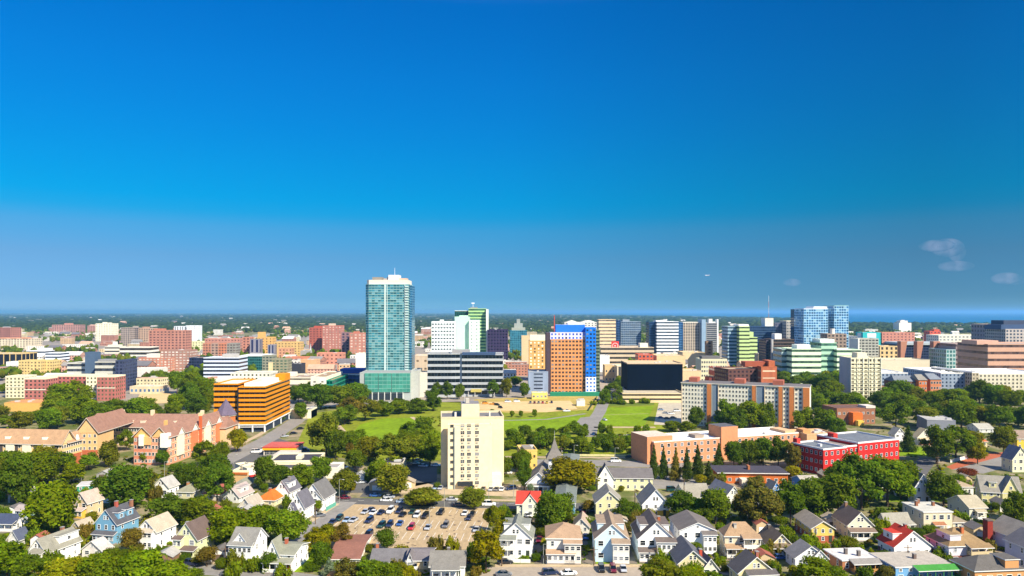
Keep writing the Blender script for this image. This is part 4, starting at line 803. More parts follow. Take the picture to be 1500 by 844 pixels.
# cream apartment tower in the middle
b = Bld('apartment_tower', 'tall cream apartment tower with few window columns above the car park', 'tower', 'tall cream tower', (692, 712))
cw = 'ecd6a8'
f = b.blk(646, 738, 711.5, 611, ('P', cw), yaw=5.5, c='L', d=19, roof='6f6d70', par=.9, parcol='cdbf9d')
fb = b.blk(656, 721, 716.5, 622.5, ('P', 'eed9ae'), yaw=5.5, c='L', d=4, roof='cdbf9d', par=.25, name='front_bay')
W_, H_ = 1.75, 1.45
for k in range(9):
    z = 4.2 + k * 2.93
    for u in (.22, .365, .545): 
        p = fpt(fb, (u + .11) * fb['w'], -.01); put_win(b.root, p[0] - b.L[0], p[1] - b.L[1], z - 2.6, fb['yaw'], W_, H_, 'cfc7b4'); 
        q = MB(); p = fpt(fb, (u + .11) * fb['w'], -.05); q.box(-.45, .45, -.25, .2, 0, .45, M('a8a294', .7)); o = q.build('air_conditioner', b.root, (p[0] - b.L[0], p[1] - b.L[1], z - 3.35)); o.rotation_euler = (0, 0, fb['yaw'])
    p = fpt(fb, .06 * fb['w'], -.01); put_win(b.root, p[0] - b.L[0] + .6, p[1] - b.L[1], z - 2.6, fb['yaw'], 1.5, 1.2, '9a9484', '2a3038')
b.on(fb, .135, .16, -.15, 0, '0', '%.2f' % (fb['z1'] - 1), '8f968f', 'downpipe_strip'); b.on(f, -.001, .01, .01, .99, '0', '%.2f' % (f['z1'] - 1.2), 'c9bda0', 'side_shade_panel')  # thin panel over the left wall, coloured darker for its shade
b.on(fb, .22, .56, -.35, 0, '1.4', '3.0', '2b2f34', 'entrance_canopy'); b.on(f, .72, .95, -.28, 0, '0', '5.2', 'e6ddc2', 'porch_block')
pf = b.on(f, .33, .62, .25, .85, .0, 5.6, 'd9cba8', 'lift_house', '7d7a7c'); b.on(f, .40, .46, .4, .6, 5.6, 7.4, 'b8b0a0', 'vent'); b.on(f, .22, .25, .3, .4, 0, 1.9, 'e4dcc6', 'vent'); b.on(f, .78, .8, .3, .4, 0, 1.9, 'e4dcc6', 'vent')
x, y = fpt(f, f['w'] * .38, 8); b.mast(x, y, f['z1'] + 5, f['z1'] + 9, 'c8c8c8', .1, 'aerial'); b.done()

# brown roofed apartment complex on the left
b = Bld('apartment_complex', 'long brown roofed cream and brick apartment complex with gables and a turret', 'apartments', 'brown roofed apartments', (180, 690))
RB, RL = '94705f', 'bf9974'
f = b.blk(-60, 90, 689, 651, ('P', 'e0ba7e'), yaw=-6, c='R', xs=120, par=0.01, roof=RL)
b.wins(f, 24, 4, 1.3, 1.5, 'F', .9, 'efe9d8', .1, .98); b.wins(f, 9, 4, 1.3, 1.5, 'R', .9, 'efe9d8')
for u in (.40, .55, .74, .93): b.on(f, u, u + .03, -.015, .02, '0.2', '%.2f' % (f['z1'] - .4), '4c4440', 'balcony_recess')
for u in (.3, .47, .63, .83): b.on(f, u, u + .08, -.05, 0, '1', '%.2f' % (f['z1'] - .3), 'ece0c0', 'bay')
b.on(f, 1.0, 1.008, .05, .95, '0', '6', 'b5603c', 'brick_base')
gable_on(b, f, 6.0, RL, 'u', .9, v1=.62, hip=.0); gable_on(b, f, 4.0, RL, 'v', .8, u0=.9, v0=.3); gable_wall(b, f, 5.8, 'e2c08a', 'R', 0, .62); gable_wall(b, f, 3, 'ece4d0', 'R', .68, .86, .5)
for u in (.44, .62, .8): b.on(f, u, u + .05, .05, .2, '%.2f' % (f['z1'] + .6), '%.2f' % (f['z1'] + 3.0), 'ece6d4', 'dormer', RL)
f = b.blk(112, 143, 671, 634, ('P', 'dcb27a'), yaw=2, c='R', d=16, par=.01, roof=RB); b.wins(f, 4, 4, 1.3, 1.5, 'F', .9, 'e9e4d4'); gable_on(b, f, 7.5, RB, 'v', .8, v1=2.2); gable_wall(b, f, 7, 'dcb27a'); b.on(f, 0, 1, -.02, 0, '0', '4', 'b0603e', 'brick_base')
f = b.blk(125, 330, 652, 625, ('P', 'd5b286'), yaw=-3, c='L', d=16, par=.01, roof=RB); b.wins(f, 24, 3, 1.4, 1.6, 'F', .9, 'e9e4d4', .05, .5); gable_on(b, f, 6.2, RB, 'u', .8, hip=.03)
for u in (.19, .29, .38, .6, .68): b.on(f, u, u + .035, .12, .34, '%.2f' % (f['z1'] + .9), '%.2f' % (f['z1'] + 3.2), 'd8c8ae', 'dormer', RB)
for u in (.2, .42, .78): b.on(f, u, u + .018, .42, .55, '%.2f' % (f['z1'] + 4), '%.2f' % (f['z1'] + 8.2), 'e0cda6', 'chimney')
f = b.blk(196, 222, 681, 640, ('W', 'c87f60', 5, 4, 1.3, 1.6, 0, 1.0, 'efe9d8'), yaw=-5, c='R', d=24, par=.01, roof=RB); gable_on(b, f, 4.8, RB, 'v', .7); gable_wall(b, f, 4.5, 'e2ae66'); b.on(f, .3, .98, -.025, 0, '9.4', '%.2f' % f['z1'], 'dfae70', 'upper_panel'); b.on(f, .35, .6, -.05, 0, '9', '%.2f' % (f['z1'] + 1), 'ece6d2', 'bay')
f = b.blk(222, 247, 681.5, 641, ('W', 'cf9472', 5, 4, 1.3, 1.6, 0, 1.0, 'efe9d8'), yaw=-5, c='R', xs=334, par=.01, roof=RB); b.wins(f, 15, 4, 1.5, 1.7, 'R', .9, 'efe9d8')
gable_on(b, f, 5.0, RB, 'v', .7); gable_wall(b, f, 4.7, 'dcae70'); b.on(f, .62, 1.02, -.03, .03, '8.5', '%.2f' % (f['z1'] + 2), 'f0ead8', 'bay'); b.on(f, .3, .42, .1, .13, '%.2f' % f['z1'], '%.2f' % (f['z1'] + 7), 'e0aa66', 'chimney')
for k in range(1, 4): b.on(f, 1.0, 1.012, 0, 1, '%.2f' % (f['z1'] * k / 4), '%.2f' % (f['z1'] * k / 4 + .45), 'e4c49a', 'string_course')
for k, v in enumerate((.12, .34, .56, .76)):
    b.on(f, .99, 1.07, v, v + .1, '3', '%.2f' % f['z1'], 'cf7a4e' if k % 2 else 'e6d8bc', 'bay'); gable_on(b, f, 3.4, RB, 'u', .4, u0=.55, u1=1.07, v0=v, v1=v + .1); gable_wall(b, f, 3.2, 'f0e8d6', 'R', v, v + .1, f['w'] * .075)
b.on(f, 1.0, 1.1, .47, .5, '0', '%.2f' % (f['z1'] + 6), 'c86236', 'chimney'); b.on(f, .4, .55, .62, .65, '%.2f' % f['z1'], '%.2f' % (f['z1'] + 6.5), 'e0c898', 'chimney')
x, y = fpt(f, f['w'] * .8, f['d'] + 1); q = MB(); X, Y = x - b.L[0], y - b.L[1]; q.cyl(X, Y, 5.2, 5.2, 0, f['z1'] + 2.6, M('c4703f', .85), 8); q.build('turret', b.root); q = MB(); q.cyl(X, Y, 6.2, .15, f['z1'] + 2.6, f['z1'] + 11, ROOF('5c5260'), 8); q.build('turret_roof', b.root)
q = MB(); q.cyl(X, Y, 5.7, 5.7, f['z1'] + 2.0, f['z1'] + 2.6, M('e4dcc8'), 8); q.build('turret_trim', b.root); b.done()

# brick school like block with flat white roof
b = Bld('brick_block', 'long orange brick block with flat white roof and square stair tower', TB, 'white roofed brick block', (1060, 690))
f = b.blk(958, 1170, 681, 647, ('P', 'ca8c66'), yaw=19, c='L', d=20, roof='e3dfd6', par=.5, parcol='e6dfd0'); b.wins(f, 22, 3, 1.6, 1.7, 'F', 1.0, 'e4e2da', .03, .99)
b.on(f, .44, .555, -.04, .5, '0', '%.2f' % (f['z1'] + 5.2), 'ca8a60', 'stair_tower', '5c5c60'); b.on(f, -.03, .135, .1, .9, '0', '%.2f' % (f['z1'] + 2.0), 'ca8a60', 'end_block', 'c9b8a4'); b.on(f, .3, .36, .2, .5, 0, 1.6, '9a8a7a', 'roof_unit'); b.units(f, 5, 'c8c0b4', 12); b.on(f, .92, .99, .1, .7, '0', '%.2f' % (f['z1'] + .8), 'd0a67c', 'end_block'); b.done()
# red block
b = Bld('red_block', 'crimson red three storey apartment block with flat grey roofs', TB, 'crimson red block', (1240, 698))
f = b.blk(1206, 1240, 697, 657.5, ('W', 'b82420', 4, 3, 1.4, 1.7, 7, 1.2, 'e8e4e2'), yaw=24, c='L', xs=1159, roof='6f7478', parcol='ddd8d4', par=.7); b.wins(f, 4, 1, 1.4, .3, 'F', .3, 'e8e4e2', z0=0, z1=1)
f2 = b.blk(1236, 1258, 692.5, 653.5, ('W', 'b82420', 3, 3, 1.4, 1.7, 0, 1.2, 'e8e4e2'), yaw=24, c='L', d=16, roof='8a8078', parcol='ddd8d4', par=.7, name='link_wing'); f3 = b.blk(1257, 1317, 690.5, 648, ('W', 'b82420', 8, 3, 1.4, 1.7, 5, 1.2, 'e8e4e2'), yaw=24, c='L', d=24, roof='6b7076', parcol='ddd8d4', par=.7, name='main_wing')
b.on(f3, .02, .12, .6, .75, 0, 2.4, 'b03028', 'stair_head'); b.on(f, .05, .2, .85, .98, 0, 2.6, 'c83c34', 'stair_head'); b.on(f, .45, .52, .4, .5, 0, 1.1, 'd8d4d0', 'vent'); b.done()
simple('low_building', 'tan walled low building with slatted roof behind the crimson red block', TB, 'tan slatted roof building', 1182, 1226, 668, 636, ('P', 'cda678'), yaw=10, d=16, roof='c8a076', ph=(.05, .3, .3, .7, 0, 2.2, 'c98f5c'), un=3)
b = Bld('low_building', 'low orange brick terrace with dark flat roof and white eaves', TB, 'dark roofed orange terrace', (1100, 709))
f = b.blk(1052, 1154, 708, 693, ('W', 'c0662c', 9, 1, 1.5, 1.3, 0, 1.0, 'e4e2da'), yaw=-3, c='L', d=14, par=.01, roof='3c3840'); b.on(f, -.02, 1.02, -.06, 1.05, .01, .35, 'e0dcd4', 'eaves', '46424a'); b.on(f, .48, .51, .4, .6, .35, 2, 'a86840', 'chimney'); b.on(f, .3, .45, -.35, 0, '0', '2.6', 'd8ceb8', 'porch'); b.done()
# shops on the left
b = Bld('shop', 'shop with red and yellow fascia band and flat grey roof', 'shop', 'red and yellow shop', (410, 668))
f = b.blk(386, 433, 667, 656, ('P', 'cfc4b0'), yaw=0, c='L', d=14, par=.1, roof='b8483c'); b.on(f, -.02, 1.03, -.06, .0, '2.7', '3.6', 'd9a80a', 'fascia'); b.on(f, -.02, 1.03, -.05, 1.02, '3.6', '4.3', 'b04434', 'roof_band', 'b85a50'); b.wins(f, 4, 1, 2.6, 2.0, 'F', .3, 'b8b4aa', .05, .6, '2a3440'); b.on(f, .55, 1.2, -.9, -.08, '0', '2.8', 'c8c0b0', 'canopy', 'bdb2a4'); b.done()
b = Bld('shop', 'flat dark roofed shop with cream parapet and red side awning', 'shop', 'cream parapet shop', (355, 707))
f = b.blk(341, 362, 708, 689, ('P', 'cda878'), yaw=-4, c='R', d=16, par=.9, roof='4c4c54', parcol='e6dcba'); b.on(f, -.02, 1.02, -.02, 0, '3.6', '4.4', 'b8652e', 'brick_band'); f2 = b.blk(362, 377, 707, 686, ('W', 'd8d4cc', 2, 1, 1.8, 1.6, 0, 1.5), yaw=40, c='L', d=14, par=.9, roof='4c4c54', parcol='e6dcba'); b.on(f2, .2, .8, -.1, 0, '2.4', '3', 'b82c2c', 'awning'); b.on(f, .3, .7, .3, .6, 0, 1.6, 'd8ccb0', 'roof_unit'); b.done()
b = Bld('shop', 'wide flat black roofed shop with cream walls and a lower front', 'shop', 'black roofed shop', (425, 697))
f = b.blk(394, 464, 690, 675, ('P', 'dccfa8'), yaw=3, c='L', d=19, par=.7, roof='413f48', parcol='e6dcba'); b.on(f, .5, .62, .3, .6, 0, 1.5, 'dcd6b8', 'roof_unit'); f2 = b.blk(400, 462, 697, 686, ('P', 'dccfa8'), yaw=3, c='L', d=9, par=.3, roof='4c4a50', name='lower_front'); b.on(f2, .0, .2, -.2, 0, '0', '2.6', 'dad2bc', 'porch'); b.done()
simple('low_building', 'small flat grey roofed cream building beside the orange banded office', TB, 'grey roofed cream building', 425, 456, 613, 600, ('P', 'd8cfa8'), d=15, roof='66666c', parcol='ddd5b4', ph=(.8, 1.0, -.02, 1, '0', '5', 'e0dac4'))
simple('low_building', 'white box building with blank wall behind trees by the side car park', TB, 'white box building', 474, 495, 701, 685, ('P', 'e2dcca'), d=12, un=1)
simple('low_building', 'small dark gabled shed among trees beside the car park entrance', TB, 'dark gabled shed', 560, 590, 692, 678, ('P', 'cfc3a8'), d=12, roof='3c3a40', par=.1)
simple('low_building', 'yellow flat roofed two storey building beside the cream tower', TB, 'yellow two storey building', 762, 787, 688, 659, ('W', 'd9b864', 3, 2, 1.1, 1.3, 0, 1.2, 'c8a858'), d=13, yaw=6, ph=[(.2, .7, .2, .7, 0, 1.4, '8a8278'), (-.2, .0, .1, .9, '0', '4', 'd2ac62')])
# church
b = Bld('church', 'white church with grey steep roof and pointed shingled steeple', 'church', 'grey steepled church', (795, 722))
f = b.blk(772, 806, 722, 709, ('P', 'd9d8d4'), yaw=-8, c='R', d=26, par=.01, roof='77736e'); gable_on(b, f, 4.6, '7d7872', 'v', .7, 'e8e8e6'); gable_wall(b, f, 4.3, 'e6e6e4')
for i in range(5): b.on(f, .1 + i * .2, .13 + i * .2, -.1, -.08, '0', '2.8', 'ecebe8', 'column')
b.on(f, 0, 1, -.11, 0, '2.8', '3.3', 'ecebe8', 'porch_roof', '8d8880'); b.on(f, .1, .3, -.012, 0, '0', '2.4', '6a2c34', 'door'); b.on(f, .5, .7, -.012, 0, '0', '2.4', '3c4450', 'door')
tx, ty = fpt(f, f['w'] * 1.05, 15); X, Y = tx - b.L[0], ty - b.L[1]; q = MB(); q.box(X - 2.6, X + 2.6, Y - 2.6, Y + 2.6, 0, 11.2, M('e2e2e2', .8, .06)); q.build('tower', b.root)
q = MB(); zt_ = 11.2; pz = 19.5
for a, c_ in (((-3.6, -3.6), (3.6, -3.6)), ((3.6, -3.6), (3.6, 3.6)), ((3.6, 3.6), (-3.6, 3.6)), ((-3.6, 3.6), (-3.6, -3.6))):
    q.poly([(X + a[0], Y + a[1], zt_), (X + c_[0], Y + c_[1], zt_), (X + c_[0] * .42, Y + c_[1] * .42, zt_ + 3.6), (X + a[0] * .42, Y + a[1] * .42, zt_ + 3.6)], ROOF('7c766e')); q.poly([(X + a[0] * .42, Y + a[1] * .42, zt_ + 3.6), (X + c_[0] * .42, Y + c_[1] * .42, zt_ + 3.6), (X, Y, pz)], ROOF('7c766e'))
q.poly([(X - 3.6, Y - 3.6, zt_), (X - 3.6, Y + 3.6, zt_), (X + 3.6, Y + 3.6, zt_), (X + 3.6, Y - 3.6, zt_)], ROOF('7c766e')); q.build('steeple', b.root); b.mast(tx, ty, pz - .5, pz + 3, 'b8b8b8', .08, 'finial'); b.done()
b = Bld('construction_building', 'half built orange timber and brown roofed building among trees', TB, 'half built orange building', (1250, 622))
f = b.blk(1226, 1282, 622, 598, ('W', '8f6248', 8, 2, 1.6, 1.6, 0, 1.2), yaw=6, c='L', d=18, par=.3, roof='6a5048'); b.on(f, .3, .55, -.3, 0, '0', '8', 'c8682a', 'front_wing'); b.on(f, .35, .5, -.5, -.31, '0', '3.5', 'd8b04c', 'porch'); b.on(f, .75, 1, -.02, .5, 0, 1.5, 'cfc4b8', 'roof_unit'); b.done()
simple('low_building', 'grey metal roofed industrial shed among trees beyond the crimson block', TB, 'grey metal shed', 1358, 1400, 634, 615, ('P', '8a8c94'), d=22, roof='a8a49c', par=.2, yaw=-14, un=2)
simple('low_building', 'small brown decked building beside the cream balcony grid tower', TB, 'brown decked building', 1289, 1299, 590, 566, ('B', 'a8845c', '3a3438', 4, .4), d=14)
# sand lot plant and huts
simple('site_cabin', 'white site cabin on the yellow field edge', 'cabin', 'white site cabin', 845, 857, 595, 587, ('P', 'e8e2cc'), d=7, par=.2)
# ------------------------------------------------------------------ wooden houses
def house(xl, xr, base, eave, apex, kind, wall, roof, label, short, yaw=-4, xs=None, d=11, c=None, porch=None, dorm='', ch=None, low=None, xg=None, cols=None, lev=None, name='house', frame='eceae4', side=True, found='8a8078', pent=True):
    """front wall from pixel xl to xr standing on row base; eave and apex rows; kind gf / gs / hip / flat"""
    if c is None: c = ('L' if xs < xl else 'R') if xs else ('R' if (xl + xr) / 2 < 750 else 'L')
    f = foot(xl, xr, base, yaw, c, None if xs else d, xs); regfoot(f)
    W_, D_, Y = f['w'], f['d'], f['Y']
    he = zat(Y, eave); P = fpt(f, W_ / 2, 0)
    Yr = Y if kind in ('gf',) else fpt(f, W_ / 2, D_ / 2)[1]
    ha = max(he + 1.2, zat(Yr, apex)) if kind != 'flat' else he
    if kind in ('hip', 'gs'): ha = min(ha, he + 0.62 * (D_ if kind == 'gs' else min(W_, D_)))
    root = empty(name, (P[0], P[1], 0), f['yaw']); tag(root, label, 'house', None)
    REG.append((short, (xl + xr) / 2, base, (xr - xl) / 2))
    wm = M(wall, .75, .08, .3); rm = ROOF(roof); tm = M('e6e4de', .7, .04); o_ = .45; t = .22
    a, b_ = -W_ / 2, W_ / 2
    q = MB(); low_m = M(low, .85, .12, .4) if low else None
    hs = he * .48 if low else 0
    if low: q.prism([(a, 0), (b_, 0), (b_, D_), (a, D_)], 0, hs, low_m)
    q.prism([(a, 0), (b_, 0), (b_, D_), (a, D_)], hs, he, wm)
    r_ = ha - he
    if kind == 'gf':
        q.poly([(a, 0, he), (b_, 0, he), (0, 0, ha - t)], wm); q.poly([(b_, D_, he), (a, D_, he), (0, D_, ha - t)], wm)
    if kind == 'gs':
        q.poly([(b_, 0, he), (b_, D_, he), (b_, D_ / 2, ha - t)], wm); q.poly([(a, D_, he), (a, 0, he), (a, D_ / 2, ha - t)], wm)
    q.build('wall', root)
    q = MB()
    if kind == 'gf':
        k = r_ / (W_ / 2); z = he - k * o_
        q.slab([(b_ + o_, -o_, z), (b_ + o_, D_ + o_, z), (0, D_ + o_, ha), (0, -o_, ha)], t, rm, tm)
        q.slab([(a - o_, D_ + o_, z), (a - o_, -o_, z), (0, -o_, ha), (0, D_ + o_, ha)], t, rm, tm)
    elif kind == 'gs':
        k = r_ / (D_ / 2); z = he - k * o_
        q.slab([(a - o_, -o_, z), (b_ + o_, -o_, z), (b_ + o_, D_ / 2, ha), (a - o_, D_ / 2, ha)], t, rm, tm)
        q.slab([(b_ + o_, D_ + o_, z), (a - o_, D_ + o_, z), (a - o_, D_ / 2, ha), (b_ + o_, D_ / 2, ha)], t, rm, tm)
    elif kind == 'hip':
        A, B, C, D = (a - o_, -o_, he), (b_ + o_, -o_, he), (b_ + o_, D_ + o_, he), (a - o_, D_ + o_, he)
        if W_ > D_: e1, e2 = (a + D_ / 2, D_ / 2, ha), (b_ - D_ / 2, D_ / 2, ha); q.poly([A, B, e2, e1], rm); q.poly([C, D, e1, e2], rm); q.poly([B, C, e2], rm); q.poly([D, A, e1], rm)
        else: e1, e2 = (0, W_ / 2, ha), (0, D_ - W_ / 2, ha); q.poly([B, C, e2, e1], rm); q.poly([D, A, e1, e2], rm); q.poly([A, B, e1], rm); q.poly([C, D, e2], rm)
        q.prism([A[:2], B[:2], C[:2], D[:2]], he - .25, he - .002, tm, bot=True)
    else:
        q.box(a - .25, b_ + .25, -.25, D_ + .25, he + .003, he + .3, tm, rm)
    ro = q.build('roof', root)
    def zroof(x, y):
        if kind == 'gf': return ha - abs(x) * r_ / (W_ / 2)
        if kind == 'gs': return ha - abs(y - D_ / 2) * r_ / (D_ / 2)
        if kind == 'hip': return he + r_ * min(1, min(W_ / 2 - abs(x), y, D_ - y) / (min(W_, D_) / 2))
        return he + .3
    for (u, v, hh, cc) in (ch or []):
        x, y = a + u * W_, v * D_; z0 = zroof(x, y) - .6
        q = MB(); q.box(x - .38, x + .38, y - .45, y + .45, z0, z0 + .6 + hh, M(cc, .9, .2, .8)); q.box(x - .46, x + .46, y - .53, y + .53, z0 + .6 + hh, z0 + .75 + hh, M('8f8a84')); q.build('chimney', ro)
    # windows
    nlev = lev or max(1, round(he / 3.0)); fl = he / nlev; nc = cols or max(2, round(W_ / 2.9)); wh = min(1.55, fl * .52); ww = 1.0
    blocked = []
    if porch:
        for pr in porch: blocked.append((pr[0] - .02, pr[1] + .02, pr[3], pr[4] if len(pr) > 4 else False))
    for k in range(nlev):
        for i in range(nc):
            u = (i + .5) / nc
            if any(b0 < u < b1 and k < lv and en for b0, b1, lv, en in blocked): continue
            if k == 0 and i == nc - 1 and nlev > 1 and not any(en for *_, en in blocked):
                q = MB(); q.box(-.5, .5, -.05, .05, 0, 2.1, M(rnd.choice(['7a2c24', '3c4438', 'e4e0d8', '5a4636']), .5)); q.build('door', root, (a + u * W_, -.02, .35)); continue
            put_win(root, a + u * W_, -.01, k * fl + fl * .33, 0, ww * (1.6 if rnd.random() < .25 else 1), wh, frame)
    if kind == 'gf' and r_ > 2.2:
        put_win(root, -.55 if r_ > 3 else 0, -.01, he + r_ * .22, 0, .8, min(1.3, r_ * .35), frame)
        if r_ > 3: put_win(root, .55, -.01, he + r_ * .22, 0, .8, min(1.3, r_ * .35), frame)
    if side:
        ns = max(2, round(D_ / 4)); sgn = 1 if c == 'R' else -1
        if kind == 'gs' and r_ > 2.2: put_win(root, sgn * (W_ / 2 + .01), D_ / 2, he + r_ * .2, sgn * math.pi / 2, .9, 1.2, frame)
        for k in range(nlev):
            for i in range(ns): put_win(root, sgn * (W_ / 2 + .01), (i + .5) / ns * D_, k * fl + fl * .33, sgn * math.pi / 2, .9, wh, frame)
    # porches: (u0, u1, depth, storeys, enclosed, colour)
    for pr in (porch or []):
        u0, u1, dp, lv = pr[:4]; en = pr[4] if len(pr) > 4 else False; pc = pr[5] if len(pr) > 5 else None
        x0, x1 = a + u0 * W_, a + u1 * W_; ph = min(he - .3, lv * (2.85 if lv > 1 else 2.7) + .3); pm = M(pc, .75, .08) if pc else M('e2ded4', .75, .06)
        q = MB(); q.box(x0, x1, -dp, -.003, 0, .45, M(found, .9)); 
        if en: q.box(x0 + .1, x1 - .1, -dp + .1, -.003, .45, ph, pm if pc else wm)
        else:
            for l in range(lv):
                zf = .45 + l * 2.8
                q.box(x0, x1, -dp, -dp + .08, zf + (0 if l == 0 else -.25), zf + .95, pm)
                q.box(x0, x0 + .08, -dp + .08, -.003, zf, zf + .9, pm); q.box(x1 - .08, x1, -dp + .08, -.003, zf, zf + .9, pm)
                if l: q.box(x0 + .08, x1 - .08, -dp + .08, -.003, zf - .25, zf - .05, pm)
            n = max(2, round((x1 - x0) / 2.2) + 1)
            for i in range(n):
                x = x0 + .1 + (x1 - x0 - .2) * i / (n - 1)
                for l in range(lv): q.box(x - .09, x + .09, -dp + .005, -dp + .18, .96 + l * 2.8 + .44 * 0, min(ph, .45 + (l + 1) * 2.8 - .26 if l + 1 < lv else ph), pm)
        po = q.build('porch', root)
        q = MB(); rz = ph + .9; q.slab([(x0 - .3, -dp - .35, ph + .15), (x1 + .3, -dp - .35, ph + .15), (x1 + .3, .0, rz), (x0 - .3, 0, rz)], .2, ROOF(pr[6] if len(pr) > 6 else roof), tm); q.build('porch_roof', po)
        if en:
            n = max(1, round((x1 - x0) / 1.5))
            for l in range(lv):
                for i in range(n): put_win(po, x0 + (i + .5) * (x1 - x0) / n, -dp + .09, 1.3 + l * 2.8, 0, min(1.25, (x1 - x0) / n * .8), 1.25, frame)
    # dormers on the side slopes of a front gabled roof, or on the front slope of a side gabled one
    for k, ds in enumerate(dorm.split()):
        if kind == 'gf' or kind == 'hip':
            sg = 1 if ds[0] == 'r' else -1; v = float(ds[1:]) / 10 * D_; dw = 2.8 if sum(q[0] == ds[0] for q in dorm.split()) > 1 else max(3.4, .58 * D_)
            q = MB(); x0 = W_ * .12; x1 = W_ * .40; zb = zroof(x1, v) - .3 if kind == 'gf' else he + .4; zt_ = min(ha - .25, zb + 2.2)
            xs_ = sorted((sg * x0, sg * x1)); q.box(xs_[0], xs_[1], v - dw / 2, v + dw / 2, zb - .2, zt_, wm)
            dm = q.build('dormer', root); q = MB(); q.slab([(xs_[0] - .25, v - dw / 2 - .25, zt_ + .24), (xs_[1] + .25, v - dw / 2 - .25, zt_ + .24), (xs_[1] + .25, v + dw / 2 + .25, zt_ + .24), (xs_[0] - .25, v + dw / 2 + .25, zt_ + .24)], .2, rm, tm); q.build('dormer_roof', dm)
            put_win(dm, sg * (x1 + .01), v, zb + .6, sg * math.pi / 2, 1.3, min(1.1, zt_ - zb - .8) if zt_ - zb > 1.5 else .6, frame)
        else:
            u = float(ds[1:]) / 10 * W_ + a; dw = 2.4; y0, y1 = D_ * .10, D_ * .42; zb = zroof(0, y0) - .1; zt_ = min(ha - .2, zb + 2.0)
            q = MB(); q.box(u - dw / 2, u + dw / 2, y0, y1, zb, zt_, wm); dm = q.build('dormer', root)
            q = MB(); q.slab([(u - dw / 2 - .25, y0 - .3, zt_ + .24), (u + dw / 2 + .25, y0 - .3, zt_ + .24), (u + dw / 2 + .25, y1 + .2, zt_ + .26), (u - dw / 2 - .25, y1 + .2, zt_ + .26)], .2, rm, tm); q.build('dormer_roof', dm)
            put_win(dm, u, y0 - .01, zb + .55, 0, 1.2, min(1.1, max(.5, zt_ - zb - .8)), frame)
    if xg:                                   # cross gable on the front: (u0, u1, rise, forward)
        u0, u1, rs, fw = xg[:4]; x0, x1 = a + u0 * W_, a + u1 * W_; xm = (x0 + x1) / 2; q = MB(); gm = M(xg[4], .75, .06) if len(xg) > 4 else wm
        if fw > .1: q.box(x0, x1, -fw, -.003, 0, he, gm)
        q.poly([(x0, -fw, he - .02), (x1, -fw, he - .02), (xm, -fw, he + rs - .2)], gm); g = q.build('gable', root)
        q = MB(); k = rs / ((x1 - x0) / 2); back = D_ * .5
        q.slab([(x1 + .35, -fw - .35, he - k * .35), (x1 + .35, back * .35, he - k * .35), (xm, back, he + rs), (xm, -fw - .35, he + rs)], t, rm, tm)
        q.slab([(x0 - .35, back * .35, he - k * .35), (x0 - .35, -fw - .35, he - k * .35), (xm, -fw - .35, he + rs), (xm, back, he + rs)], t, rm, tm); q.build('gable_roof', g)
        if fw > .1:
            for k_ in range(nlev): put_win(g, xm, -fw - .01, k_ * fl + fl * .33, 0, 1.5, wh, frame)
        put_win(g, xm, -fw - .01, he + rs * .15, 0, .9, min(1.2, rs * .4), frame)
    return root, f
W0 = 'f0eee8'
H = house
# left foreground
H(-22, 23, 779, 765, 752, 'gs', W0, '3c4458', 'white house with dark navy roof at the edge of the view', 'navy roofed white house', xs=24, d=9, porch=[(.5, 1, 1.6, 1)])
H(12, 27, 802, 789, 777, 'gf', 'd6d2c8', '4a5060', 'small white garage with dark slate roof', 'slate roofed garage', yaw=-10, xs=36, name='garage', lev=1, cols=1, side=False)
H(22, 38, 769, 747, 741, 'gs', '9cb8bc', 'b5a8a0', 'teal and white house half hidden by the big round tree', 'teal and white house', yaw=-10, xs=44, low='d6d4cc')
H(42, 68, 832, 808, 790, 'gf', W0, '989484', 'long white house with grey green roof and a brown front stair', 'long white house', yaw=-14, xs=118, porch=[(.3, 1, 1.8, 2, False)], dorm='r7', ch=[(.42, .75, 1.2, '9a6a54')])
H(120, 150, 818, 806, 793, 'gf', 'd8d0c8', 'cfc4bc', 'low pinkish white roofed garage below the blue house', 'pinkish roofed garage', yaw=-12, xs=162, name='garage', lev=1, side=False)
H(108, 128, 760, 736, 722, 'gf', 'cbb48c', 'c4b0a0', 'tan house with beige roof and small yellow front porch', 'tan yellow porch house', yaw=-14, xs=151, porch=[(.1, .9, 2, 1, True, 'd8ac44')])
H(104, 119, 784, 774, 764, 'gf', 'b8a488', 'bcae98', 'small beige roofed garage with a brown side wall', 'beige roofed garage', yaw=-12, xs=138, name='garage', lev=1, side=False, cols=1)
H(140, 171, 797, 767, 747, 'gf', '6f9fb8', '4c4c50', 'blue clapboard house with dark grey roof and white trim', 'blue clapboard house', yaw=-12, xs=203, porch=[(0, 1, 1.5, 1, True)], dorm='r3 r7', ch=[(.5, .45, 1.4, 'b05848'), (.7, .95, 2.4, '9a6a50')], cols=3)
H(113, 143, 719, 711, 706, 'flat', '2e8a6c', 'd0cac2', 'low flat building with a bright green side wall', 'green walled low building', yaw=18, d=8, lev=1, name='low_building', side=False)
H(20, 46, 729, 721, 716, 'flat', 'd6d0c0', '7d7a78', 'flat roofed white shed with a round dish on top', 'white shed with dish', d=8, lev=1, name='shed', side=False, ch=[(.7, .5, 1.6, 'd9d2b8')])
H(201, 229, 806, 778, 762, 'gf', W0, 'c4b49c', 'white three storey house with long beige roof', 'beige roofed white house', yaw=-12, xs=258, porch=[(0, .9, 1.4, 2, True)], cols=3)
H(257, 289, 820, 789, 767, 'gf', 'd6d8a8', '5c4e48', 'pale yellow green house with steep dark brown roof', 'pale yellow green house', yaw=-12, xs=314, porch=[(.02, .4, 1.6, 2, True), (.42, 1, 2, 1, False, 'd6d8a8')], ch=[(.3, .3, 1.2, 'e0dcd4')])
